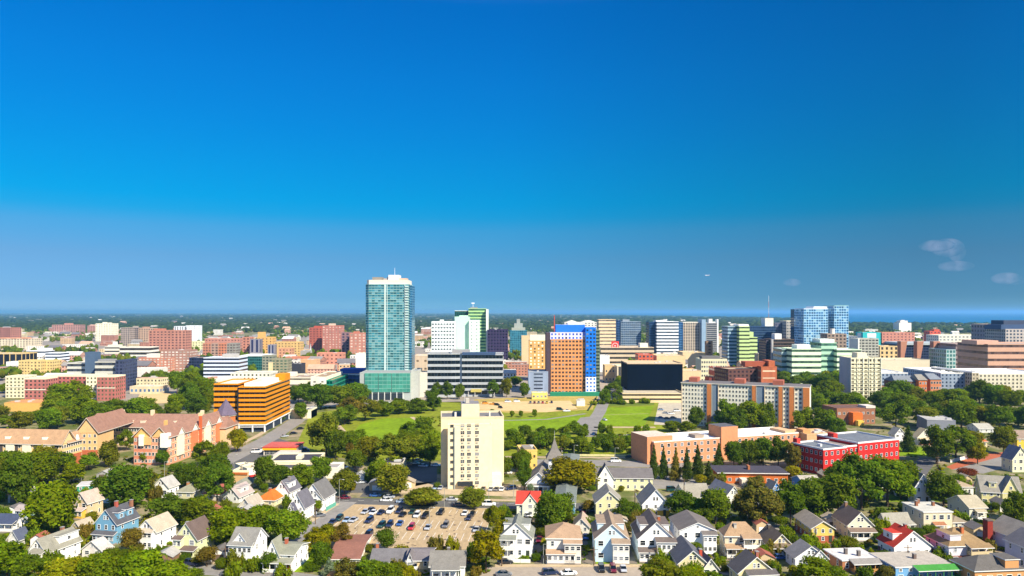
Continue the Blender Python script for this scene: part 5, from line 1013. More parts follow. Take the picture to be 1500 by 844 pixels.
H(337, 371, 829, 797, 772, 'gs', 'f0f0ee', '8f8c84', 'big white house with front gable and rows of four windows', 'big white gabled house', yaw=-8, xs=391, xg=(.08, .78, 3.0, 0.02), cols=4, porch=[(0, 1, 1.2, 2, True, 'e6e6e2')])
H(390, 430, 838, 812, 800, 'gs', W0, '8a8a78', 'white house with grey green roof and a wide front porch', 'grey green roofed white house', yaw=-6, xs=452, xg=(.02, .5, 4, 0.6), porch=[(0, 1, 2.4, 1)], ch=[(.45, .5, 1.4, 'a85c44')])
H(225, 247, 730, 713, 701, 'gf', W0, 'b8b4ac', 'white house with light grey roof behind leafy garden trees', 'light grey roofed white house', yaw=-12, xs=262)
H(258, 282, 731, 721, 707, 'hip', 'c8c09c', '8c8a74', 'low cream house with olive grey hipped roof', 'olive roofed house', yaw=-8, d=12, ch=[(.3, .4, 1.2, 'b07850')])
H(296, 322, 734, 725, 710, 'hip', 'cbbfa8', '8a4c40', 'small house with brown red hipped roof', 'brown red roofed house', yaw=-10, d=12)
H(327, 350, 737, 727, 714, 'gf', 'd6d4cc', 'b8a8a0', 'white house with pinkish grey roof and a small side gable', 'pinkish grey roofed house', yaw=-12, xs=371, dorm='r5')
H(376, 402, 742, 733, 716, 'hip', 'd8cca4', 'cc7430', 'cream house with bright orange hipped roof', 'orange roofed house', yaw=-10, d=12, ch=[(.4, .4, 1, 'b05a34')])
H(350, 368, 750, 742, 730, 'gf', 'd0c8b8', 'b8ad9c', 'low house with pale beige roofs squeezed beside the orange roofed house', 'pale beige roofed house', yaw=-12, d=8)
H(340, 358, 720, 712, 700, 'hip', 'cbbf9c', '8f9080', 'small house with grey green roof beside the cream parapet shop', 'small grey green house', yaw=-10, d=10)
H(403, 424, 736, 719, 704, 'gf', W0, '68666c', 'white house with dark grey gables beside the orange roofed house', 'dark gabled white house', yaw=-12, xs=440, dorm='r4', ch=[(.6, .5, 1.2, '8a8078')])
H(424, 446, 762, 742, 722, 'gf', W0, '5c5a60', 'tall white house with steep dark grey roof', 'tall dark roofed white house', yaw=-10, xs=460, d=12, low=None)
H(444, 474, 748, 729, 709, 'gf', 'e2e2de', '6c6a68', 'white house with grey gables beside the sloping street', 'white corner house', yaw=-10, xs=491, xg=(.3, .98, 2.6, 0.8), porch=[(.05, .95, 1.6, 1)])
H(420, 433, 764, 750, 737, 'gf', W0, '4c4c58', 'small white annexe with dark gable roof above a brick planter', 'small white annexe', yaw=-10, xs=443, lev=1, d=8)
H(482, 526, 826, 818, 795, 'gs', 'dcd4c4', '7d5648', 'low white house with plain brown roof below the car park', 'plain brown roofed house', yaw=2, xs=544, lev=1)
H(543, 598, 829, 822, 803, 'gs', 'd0c8b8', '6f6c6c', 'low long house with dark grey roof below the car park', 'long dark roofed house', yaw=1, d=11, lev=1, ch=[(.08, .6, 1.4, 'b06848')])
H(596, 632, 834, 820, 804, 'gs', 'd0b98c', '767070', 'low tan house with grey roof and white side dormer', 'tan grey roofed house', yaw=1, d=11, lev=1, xg=(.0, .25, 2.2, .5, 'e4e0d8'))
H(630, 680, 848, 828, 806, 'gs', W0, '7c7870', 'white house with wide grey brown roof at the car park corner', 'wide grey roofed house', yaw=1, d=10, lev=2, porch=[(.08, .85, 2, 1)], ch=[(.5, .6, .8, '6a6058')])
H(478, 500, 858, 848, 836, 'hip', 'cfa868', 'c88a4c', 'small orange tent roofed shed among garden trees', 'orange tent roofed shed', yaw=0, d=5, lev=1, name='shed', side=False)
# middle row facing the street
H(757, 790, 756, 737, 719, 'gs', 'd8dcc4', 'd8483a', 'pale green house with red roof on the street corner', 'red roofed pale green house', yaw=-4, d=10, xg=(.25, .95, 3.4, .6), lev=2)
H(732, 779, 819, 787, 766, 'gf', W0, '8a8c80', 'white two storey house with grey roof and double decker porch', 'white double porch house', yaw=-5, xs=782, dorm='l6 r6', porch=[(.03, .5, 2.2, 2), ], cols=4)
H(801, 851, 824, 788, 766, 'hip', 'e6dfcf', 'b59678', 'beige two storey house with tan hipped roof', 'tan hipped roof house', yaw=-2, d=12, porch=[(0, .82, 2.0, 1, True, 'e2dccf'), (.5, 1, 2.0, 2, True, 'd8d0c0')])
H(872, 921, 823, 788, 767, 'gf', 'c0dae6', 'a58f78', 'pale blue house with tan brown roof and stacked corner porch', 'pale blue porch house', yaw=-3, d=16, dorm='l6 r6', porch=[(.5, 1, 2.6, 2, True, 'dcd8cc')], cols=3)
H(935, 988, 821, 788, 764, 'gf', W0, '5e544e', 'white house with dark brown roof and glazed corner porches', 'dark brown roofed white house', yaw=-2, d=15, dorm='r5 l5', porch=[(0, 1, 2.4, 1, True), (.48, 1, 2.6, 2, True)], ch=[(.68, .5, 1.2, 'a8603c')])
H(996, 1048, 811, 776, 765, 'gf', 'f0f0ee', '6e6762', 'plain white house with shallow brown roof and green shuttered windows', 'shallow roofed white house', yaw=0, d=14, porch=[(.62, 1, 1.8, 2, True)], cols=3)
H(1062, 1111, 816, 785, 764, 'hip', 'cfc4a8', 'a08466', 'tan house with brown hipped roof and two storey open porch', 'tan open porch house', yaw=0, xs=1054, porch=[(0, .55, 2.2, 1), (.5, 1, 2.2, 2)], ch=[(.35, .3, .9, 'b8b0a0')])
H(1128, 1162, 812, 799, 782, 'gf', 'd0c090', '6c5e4e', 'tan bungalow with long brown roof and front porch', 'tan bungalow', yaw=0, xs=1110, lev=1, porch=[(.0, 1, 2.2, 1)], ch=[(.4, .8, .8, '5a5048')])
H(1082, 1134, 862, 838, 816, 'gf', 'cdbf94', '55504e', 'cream house with dark grey roof and white roof balcony', 'dark roofed balcony house', yaw=6, xs=1068, porch=[(.2, 1, 2.2, 2)], ch=[(.6, .3, 1.4, '9a5c4c')])
H(1165, 1211, 834, 816, 800, 'gf', 'e0e2e6', '84807c', 'white house with grey roof and blue shaded side', 'blue sided white house', yaw=2, xs=1151, xg=(.5, 1.0, 2.2, .8))
H(1189, 1222, 796, 773, 763, 'gf', 'd8bc60', 'a09484', 'yellow house with grey roof and brick lower storey', 'yellow brick based house', yaw=0, xs=1164, low='a4583c', cols=3)
H(1242, 1279, 791, 768, 750, 'gf', 'd6d0b4', '6c5c50', 'cream house with brown roof and brown curved porch roof', 'cream brown roofed house', yaw=0, xs=1220, porch=[(.0, 1, 2.2, 1)], ch=[(.45, .85, 1.1, '8f6c54')])
H(1298, 1334, 781, 766, 746, 'gs', 'd0cdc4', 'a5a090', 'small white house with pale grey roof beside the flat roofed cream house', 'pale grey roofed small house', yaw=8, xs=1286, lev=1, porch=[(.02, 1, 2.2, 1)])
H(1353, 1395, 782, 751, 740, 'flat', 'd6c8a8', 'd0ccbc', 'flat roofed cream two storey house with three roof chimneys', 'flat roofed cream house', yaw=2, xs=1322, porch=[(.32, .68, 1.5, 1, False, 'd6c8a8', '9a6a4c')], ch=[(.2, .6, 1.6, '8a5a40'), (.45, .85, 1.4, '8a5a40'), (.8, .6, 1.3, '8a5a40')], cols=4)
H(1310, 1364, 822, 800, 778, 'gf', 'ece6de', 'b83c2c', 'white house with bright red roof and dark brown lower walls', 'bright red roofed house', yaw=6, xs=1286, dorm='l6', low='6a4a44', ch=[(.55, .55, 1.0, '8a3428')], cols=4)
H(1234, 1288, 838, 822, 805, 'flat', 'a8704c', 'dfd8d0', 'flat white roofed building with orange brown walls', 'white roofed orange building', yaw=6, xs=1207, d=26, lev=1, name='low_building', ch=[(.35, .5, 1.5, '6c625c'), (.6, .3, 1.4, '6c625c')], porch=[(.2, .95, 2.4, 1, False, 'b8864c', '9a948c')])
H(1312, 1398, 850, 832, 810, 'flat', '6a9cc4', 'bcb2a2', 'flat roofed blue building with green front awning', 'blue flat roofed building', yaw=6, xs=1275, lev=2, name='low_building', porch=[(.3, 1, 2.4, 1, False, '3c7a3c', '3c7a34')], ch=[(.55, .5, 1.3, '6c5c54')])
H(1390, 1447, 828, 800, 772, 'hip', 'd2cdd2', '8f7654', 'big house with tan hipped roof and dark brick lower storey', 'tan hipped brick based house', yaw=6, xs=1356, low='7a4640', porch=[(.45, 1, 2, 2, False, 'c8b48c')], ch=[(.55, .35, 1.6, 'b8683c')], dorm='l4', cols=3)
H(1428, 1500, 860, 836, 812, 'hip', 'c8905c', '58544f', 'dark grey hipped roof house with a white dormer in the lower corner', 'dark hipped dormer house', yaw=6, xs=1394, d=14, dorm='r3')
H(1484, 1530, 812, 786, 768, 'gf', 'd4d0d6', '8f8678', 'white house with grey tan roof beside a tall red chimney stack', 'white tan roofed corner house', yaw=6, xs=1448)
H(1506, 1560, 838, 802, 786, 'gf', 'c8c6d0', '565458', 'pale lilac house with dark roof at the edge of the view', 'pale lilac house', yaw=6, xs=1472)
H(1420, 1445, 762, 743, 725, 'gs', 'd2ceb8', 'b8ad92', 'blue sided white house with wide beige roof', 'beige roofed blue sided house', yaw=4, xs=1388, porch=[(.3, .8, 1.6, 1)])
H(1396, 1416, 778, 765, 752, 'hip', 'd6d0b8', '9a8c76', 'low cream extension with tan roof beside the flat roofed cream house', 'low cream extension', yaw=4, d=11, lev=1)
H(1438, 1496, 740, 718, 696, 'gs', 'dcd294', '9a9488', 'long pale yellow house with big front gable and dormer', 'long pale yellow house', yaw=-16, xs=1428, d=11, xg=(.52, .95, 5.6, .4), dorm='f3', cols=6)
H(1402, 1426, 727, 713, 703, 'hip', 'e0ddcf', 'b09c80', 'small white house with tan roof beside the long pale yellow house', 'small tan roofed white house', yaw=0, d=11, c='L')
H(1483, 1508, 692, 672, 655, 'gf', 'd8d2b0', '7c7c80', 'cream house with light blue side wall beside the brown driveway', 'cream blue sided house', yaw=2, xs=1467)
H(1490, 1530, 658, 642, 630, 'gs', 'd8b840', '8f7c6c', 'bright yellow house partly cut by the edge of the view', 'bright yellow house', yaw=0, d=10)
H(1340, 1364, 738, 712, 694, 'gf', 'd0d0da', '8c8c90', 'lilac white house hidden behind a dark round tree', 'hidden lilac white house', yaw=4, xs=1330)
H(1311, 1326, 648, 636, 627, 'gf', 'd8d8d4', 'c0b8a4', 'small white house beside a dark conifer past the crimson block', 'small white house by conifer', yaw=4, xs=1302)
H(1344, 1368, 652, 640, 628, 'gf', 'cfc8b4', 'c8b48c', 'house with beige roof and brown porch past the crimson block', 'beige roofed porch house', yaw=6, xs=1336, porch=[(.1, .9, 2, 1, False, 'b8703c')])
H(1426, 1446, 655, 647, 635, 'hip', 'd0c090', 'b8663c', 'house with orange brown roof among yellow trees', 'orange brown roofed house', yaw=0, d=12, c='L')
H(1434, 1456, 634, 628, 620, 'gs', 'd8d6cc', 'b8b4a4', 'white house with pale roof deep among the trees', 'pale roofed white house', yaw=0, d=12, c='L')
# houses behind the first street
H(873, 912, 758, 736, 719, 'gf', 'd8d0a0', 'a09a8c', 'pale cream house with grey roof behind the pale blue porch house', 'pale cream house', yaw=-2, d=12, low=None, cols=3, xg=None)
H(941, 980, 757, 738, 717, 'gf', 'f0eee8', '98948c', 'white gabled house with bright yellow lower storey', 'white and yellow house', yaw=-1, d=12, low='d8ac3c', cols=3)
H(812, 842, 755, 737, 722, 'hip', '5a8ca8', '6f7670', 'teal blue house with grey green hipped roof', 'teal blue house', yaw=-6, xs=848)
H(840, 863, 781, 770, 759, 'gf', 'dcd6c8', 'b8a490', 'small white garage with beige roof behind the hipped house', 'small white garage', yaw=-8, d=9, lev=1, name='garage', side=False)
H(874, 956, 718, 699, 685, 'gs', 'e0dca8', '6b6664', 'long cream house with two tall white front gables', 'twin gabled cream house', yaw=-3, d=11, xg=(.02, .3, 5.0, .8, 'e6e4d8'), cols=8)
H(1002, 1040, 737, 728, 708, 'gs', 'c8ccb4', 'a09a8a', 'pale green house with wide grey roof beside the parking yard', 'pale green house', yaw=4, d=11, xg=(.62, .85, 1.6, 0.4))
H(1062, 1087, 741, 728, 713, 'gf', 'd8d4c4', '77777c', 'white house with slate grey roof among dark trees', 'slate grey roofed house', yaw=14, d=13)
H(1128, 1146, 738, 722, 706, 'gf', '2a78c0', '8c8478', 'bright blue gabled house wedged between dark trees', 'bright blue house', yaw=14, xs=1118, d=12, cols=1)
H(1178, 1204, 724, 708, 696, 'gs', '4c84b8', 'b8b0a0', 'blue house with pale roof in front of the crimson block', 'blue pale roofed house', yaw=4, d=11, c='L')
H(994, 1036, 845, 824, 806, 'gf', 'd6c9a0', '55555a', 'low house with dark grey roof and red chimney behind the front trees', 'low dark grey roofed house', yaw=0, d=14, ch=[(.9, .3, 1.6, 'b84c34')], lev=1)
H(1030, 1052, 846, 832, 818, 'gf', 'd8d0b8', '505058', 'narrow cream house with dark roof beside the low dark grey roofed house', 'narrow dark roofed house', yaw=4, d=10, lev=1)
o = empty('chimney_stack', (*G(1447, 800), 0)); tag(o, 'tall dark red brick chimney stack between two houses', 'chimney', None); q = MB(); z_ = zat(G(1447, 800)[1], 762); q.box(-.8, .8, -1.2, 1.2, 0, z_, M('8f3428', .9, .2, .8)); q.build('stack', o); q = MB(); q.box(-.9, .9, -1.3, 1.3, z_ + .002, z_ + .3, M('6c5c54')); q.build('cap', o)
# ------------------------------------------------------------------ trees
rng = np.random.default_rng(5)
def leaf_mat():
    m, t, p = base_mat('leaves'); L = t.links
    oi = node(t, 'ShaderNodeObjectInfo'); at = node(t, 'ShaderNodeAttribute', attribute_name='tone')
    mx = node(t, 'ShaderNodeMix', data_type='RGBA', blend_type='MULTIPLY'); mx.inputs['Factor'].default_value = 1
    L.new(oi.outputs['Color'], mx.inputs['A']); L.new(at.outputs['Color'], mx.inputs['B'])
    L.new(mx.outputs['Result'], p.inputs['Base Color']); p.inputs['Roughness'].default_value = 0.9; p.inputs['Specular IOR Level'].default_value = 0.0
    tr = node(t, 'ShaderNodeBsdfTranslucent'); hs2 = node(t, 'ShaderNodeMix', data_type='RGBA', blend_type='MULTIPLY'); hs2.inputs['Factor'].default_value = 1
    L.new(mx.outputs['Result'], hs2.inputs['A']); hs2.inputs['B'].default_value = (1.3, 1.45, .4, 1); L.new(hs2.outputs['Result'], tr.inputs['Color'])
    ms = node(t, 'ShaderNodeMixShader'); ms.inputs[0].default_value = 0.5
    L.new(p.outputs[0], ms.inputs[1]); L.new(tr.outputs[0], ms.inputs[2]); L.new(ms.outputs[0], t.nodes['Material Output'].inputs['Surface'])
    return m
LEAF = leaf_mat(); BARK = M('5a4a3a', .95, .25, 1.0)
def np_mesh(name, V, Fq, tone, mat):
    """quads or triangles with a tone per face"""
    me = bpy.data.meshes.new(name); k = Fq.shape[1]; n = len(Fq)
    me.vertices.add(len(V)); me.vertices.foreach_set('co', V.astype(np.float32).ravel())
    me.loops.add(n * k); me.loops.foreach_set('vertex_index', Fq.astype(np.int32).ravel())
    me.polygons.add(n); me.polygons.foreach_set('loop_start', np.arange(0, n * k, k, dtype=np.int32))
    a = me.attributes.new('tone', 'FLOAT_COLOR', 'FACE')
    c = np.ones((n, 4), np.float32); c[:, :3] = tone; a.data.foreach_set('color', c.ravel())
    me.materials.append(mat); me.update(calc_edges=True); me.validate(); return me
def ico(sub):
    bm = bmesh.new(); bmesh.ops.create_icosphere(bm, subdivisions=sub, radius=1)
    V = np.array([v.co[:] for v in bm.verts]); Fc = np.array([[v.index for v in f.verts] for f in bm.faces]); bm.free(); return V, Fc
ICO1, ICO2 = ico(1), ico(2)
def crown(kind, n_leaf, leaf, seed):
    """unit crown: half width 1, from z = 0 (bottom) to about z = 2*aspect (top)"""
    r = np.random.default_rng(seed); C, Rr = [], []
    if kind == 'broad':
        n = 30
        for i in range(n):
            a = i * 2.4 + r.uniform(-.4, .4); h = (i + .5) / n; rad = math.sin(math.pi * (0.12 + 0.80 * h)) ** .7 * .66 * r.uniform(.7, 1.12)
            rad *= r.uniform(.8, 1.12); C.append((rad * math.cos(a), rad * math.sin(a), .2 + h * 1.3 + r.uniform(-.16, .16))); Rr.append(r.uniform(.17, .40))
        C.append((0, 0, .8)); Rr.append(.55)
    elif kind == 'conifer':
        for i in range(22):
            h = i / 21; a = i * 2.4; rad = (1 - h) * .62 * r.uniform(.7, 1.1); C.append((rad * math.cos(a), rad * math.sin(a), .25 + h * 2.6)); Rr.append(.44 * (1 - h * .78) * r.uniform(.8, 1.15))
        for h in np.linspace(0, 1, 6): C.append((0, 0, .3 + h * 2.5)); Rr.append(.5 * (1 - h * .8))
    elif kind == 'round':
        for i in range(14):
            v = r.normal(size=3); v /= np.linalg.norm(v); C.append((v[0] * .55, v[1] * .55, .95 + v[2] * .5)); Rr.append(r.uniform(.32, .5))
        C.append((0, 0, .95)); Rr.append(.75)
    elif kind == 'hedge':
        for i in range(12):
            C.append((r.uniform(-.7, .7), r.uniform(-.7, .7), r.uniform(.2, .5))); Rr.append(r.uniform(.25, .42))
    elif kind == 'open':
        for i in range(24):
            a = r.uniform(0, 6.28); h = r.uniform(0, 1); rad = (.35 + .5 * math.sin(math.pi * min(1, h + .1))) * r.uniform(.5, 1.1); C.append((rad * math.cos(a), rad * math.sin(a), .25 + h * 1.5)); Rr.append(r.uniform(.2, .34))
    C = np.array(C); Rr = np.array(Rr); squash = np.array([1, 1, .82])
    ltone = r.uniform(.78, 1.22, len(C))
    # leaf clumps: quads on the outside of the lobes
    w_ = Rr ** 2 / (Rr ** 2).sum(); idx = r.choice(len(C), n_leaf, p=w_)
    d = r.normal(size=(n_leaf, 3)); d /= np.linalg.norm(d, axis=1)[:, None]
    rad = Rr[idx] * r.uniform(.72, 1.3, n_leaf) ; Pp = C[idx] + d * rad[:, None] * squash
    dist = np.linalg.norm((Pp[:, None, :] - C[None]) / squash, axis=2) / Rr[None]; dist[np.arange(n_leaf), idx] = 9
    keep = dist.min(1) > .74; Pp, d, idx = Pp[keep], d[keep], idx[keep]; n = len(Pp)
    nrm = d + r.normal(size=(n, 3)) * .55 + np.array([0, 0, .25]); nrm /= np.linalg.norm(nrm, axis=1)[:, None]
    t1 = np.cross(nrm, r.normal(size=(n, 3))); t1 /= np.linalg.norm(t1, axis=1)[:, None]; t2 = np.cross(nrm, t1)
    s1 = leaf * r.uniform(.6, 1.35, n)[:, None]; s2 = s1 * r.uniform(.6, 1.0, n)[:, None]
    V = np.stack([Pp - t1 * s1 - t2 * s2, Pp + t1 * s1 - t2 * s2 * .6, Pp + t1 * s1 * .8 + t2 * s2, Pp - t1 * s1 * .7 + t2 * s2 * .9], 1).reshape(-1, 3)
    Fq = np.arange(4 * n).reshape(n, 4); tone = (ltone[idx] * r.uniform(.7, 1.3, n))[:, None] * np.array([1, 1, 1])[None] * np.stack([r.uniform(.88, 1.18, n), np.ones(n), r.uniform(.8, 1.2, n)], 1)
    # inner leaf-coloured cores as small solid lobes, slightly darker than the leaves (split into quads by repeating a corner is avoided: two triangles share a quad)
    iv, ifc = ICO1
    cv, cf, ct = [], [], []; base = len(V)
    for c, q, lt in zip(C, Rr, ltone):
        vv = iv * (q * .80 * r.uniform(.85, 1.12, (len(iv), 1))) * squash + c; cv.append(vv); cf.append(ifc + base); base += len(iv); ct.append(np.full(len(ifc), lt * .9))
    V2 = np.concatenate(cv); F2 = np.concatenate(cf); T2 = np.concatenate(ct)
    V = np.concatenate([V, V2]); FT = np.concatenate([Fq[:, [0, 1, 2]], Fq[:, [0, 2, 3]], F2]); tone = np.concatenate([tone, tone, T2[:, None] * np.ones((1, 3))])
    return np_mesh('crown', V, FT, tone, LEAF)
CROWN = {'broad': [crown('broad', 5200, .052, s) for s in (1, 2, 3, 4, 5)], 'conifer': [crown('conifer', 4200, .055, s) for s in (11, 12)], 'round': [crown('round', 4000, .048, s) for s in (21, 22)], 'hedge': [crown('hedge', 900, .08, 31)], 'open': [crown('open', 3600, .052, s) for s in (41, 42)]}
ZTOP = {'broad': 1.85, 'conifer': 3.0, 'round': 1.9, 'hedge': .8, 'open': 1.9}
def trunk_mesh():
    b = MB(); b.cyl(0, 0, .32, .2, -.2, 3.2, BARK, 7)
    for k in range(5):
        a = k * 1.26; p = Vector((0, 0, 2.4 + .3 * k)); q = Vector((1.6 * math.cos(a), 1.6 * math.sin(a), 4.4 + .4 * k)); n = Vector((-math.sin(a), math.cos(a), 0)) * .1; u = Vector((0, 0, .1))
        for s1, s2 in ((n, u), (u, -n), (-n, -u), (-u, n)): b.poly([p + s1, p + s2, q + s2 * .4, q + s1 * .4], BARK)
    return b.data('trunk')
TRUNK = trunk_mesh()
KCOL = {'g': (.145, .205, .008), 'y': (.25, .24, .006), 'o': (.18, .19, .012), 'd': (.115, .172, .010), 'c': (.072, .112, .016), 'r': (.24, .075, .03), 'k': (.165, .22, .005), 'm': (.185, .15, .022), 's': (.22, .27, .16)}
KWORD = {'g': 'bushy green', 'y': 'yellowish green', 'o': 'olive green', 'd': 'dark green', 'c': 'dark conifer', 'r': 'reddish brown', 'k': 'bright green', 'm': 'brownish green', 's': 'silvery green'}
TREES = []      # (root, px, base row, kind word, size word)
def tree(px, base, wpx, hpx, kind='g', shape='broad', cat='tree', frac=.2):
    """crown wpx wide, hpx tall overall in the photograph's pixels, foot on row base"""
    x, y = G(px, base); s = y / F; w_, h_ = wpx * s, hpx * s
    nm = {'conifer': 'conifer_tree', 'hedge': 'bush'}.get(shape, 'tree') if cat == 'tree' else cat
    if shape == 'round' and h_ < 4: nm = 'bush'
    root = empty(nm, (x, y, 0), rnd.uniform(0, 6.28)); c0 = KCOL[kind]; v = rnd.uniform(.84, 1.18); hv = rnd.uniform(-.12, .12)
    if shape == 'broad' and rnd.random() < .22: shape = 'open'
    me = rnd.choice(CROWN[shape]); zb = 0 if nm == 'bush' else h_ * (frac if shape != 'conifer' else .06)
    o = bpy.data.objects.new('crown' if nm != 'bush' else 'foliage', me); COL.objects.link(o); o.parent = root; o.location = (0, 0, zb)
    o.scale = (w_ / 2, w_ / 2, (h_ - zb) / ZTOP[shape]); o.color = (c0[0] * v * (1 + hv), c0[1] * v, c0[2] * v * (1 - hv), 1)
    if nm != 'bush':
        t = bpy.data.objects.new('trunk', TRUNK); COL.objects.link(t); t.parent = root; k = (zb + .35 * (h_ - zb)) / 4.4; t.scale = (max(.5, w_ / 11), max(.5, w_ / 11), k)
    else:
        t = bpy.data.objects.new('stem', TRUNK); COL.objects.link(t); t.parent = root; t.scale = (.4, .4, h_ * .12)
    TREES.append([root, px, base, kind, h_, nm, shape]); return root
T = tree
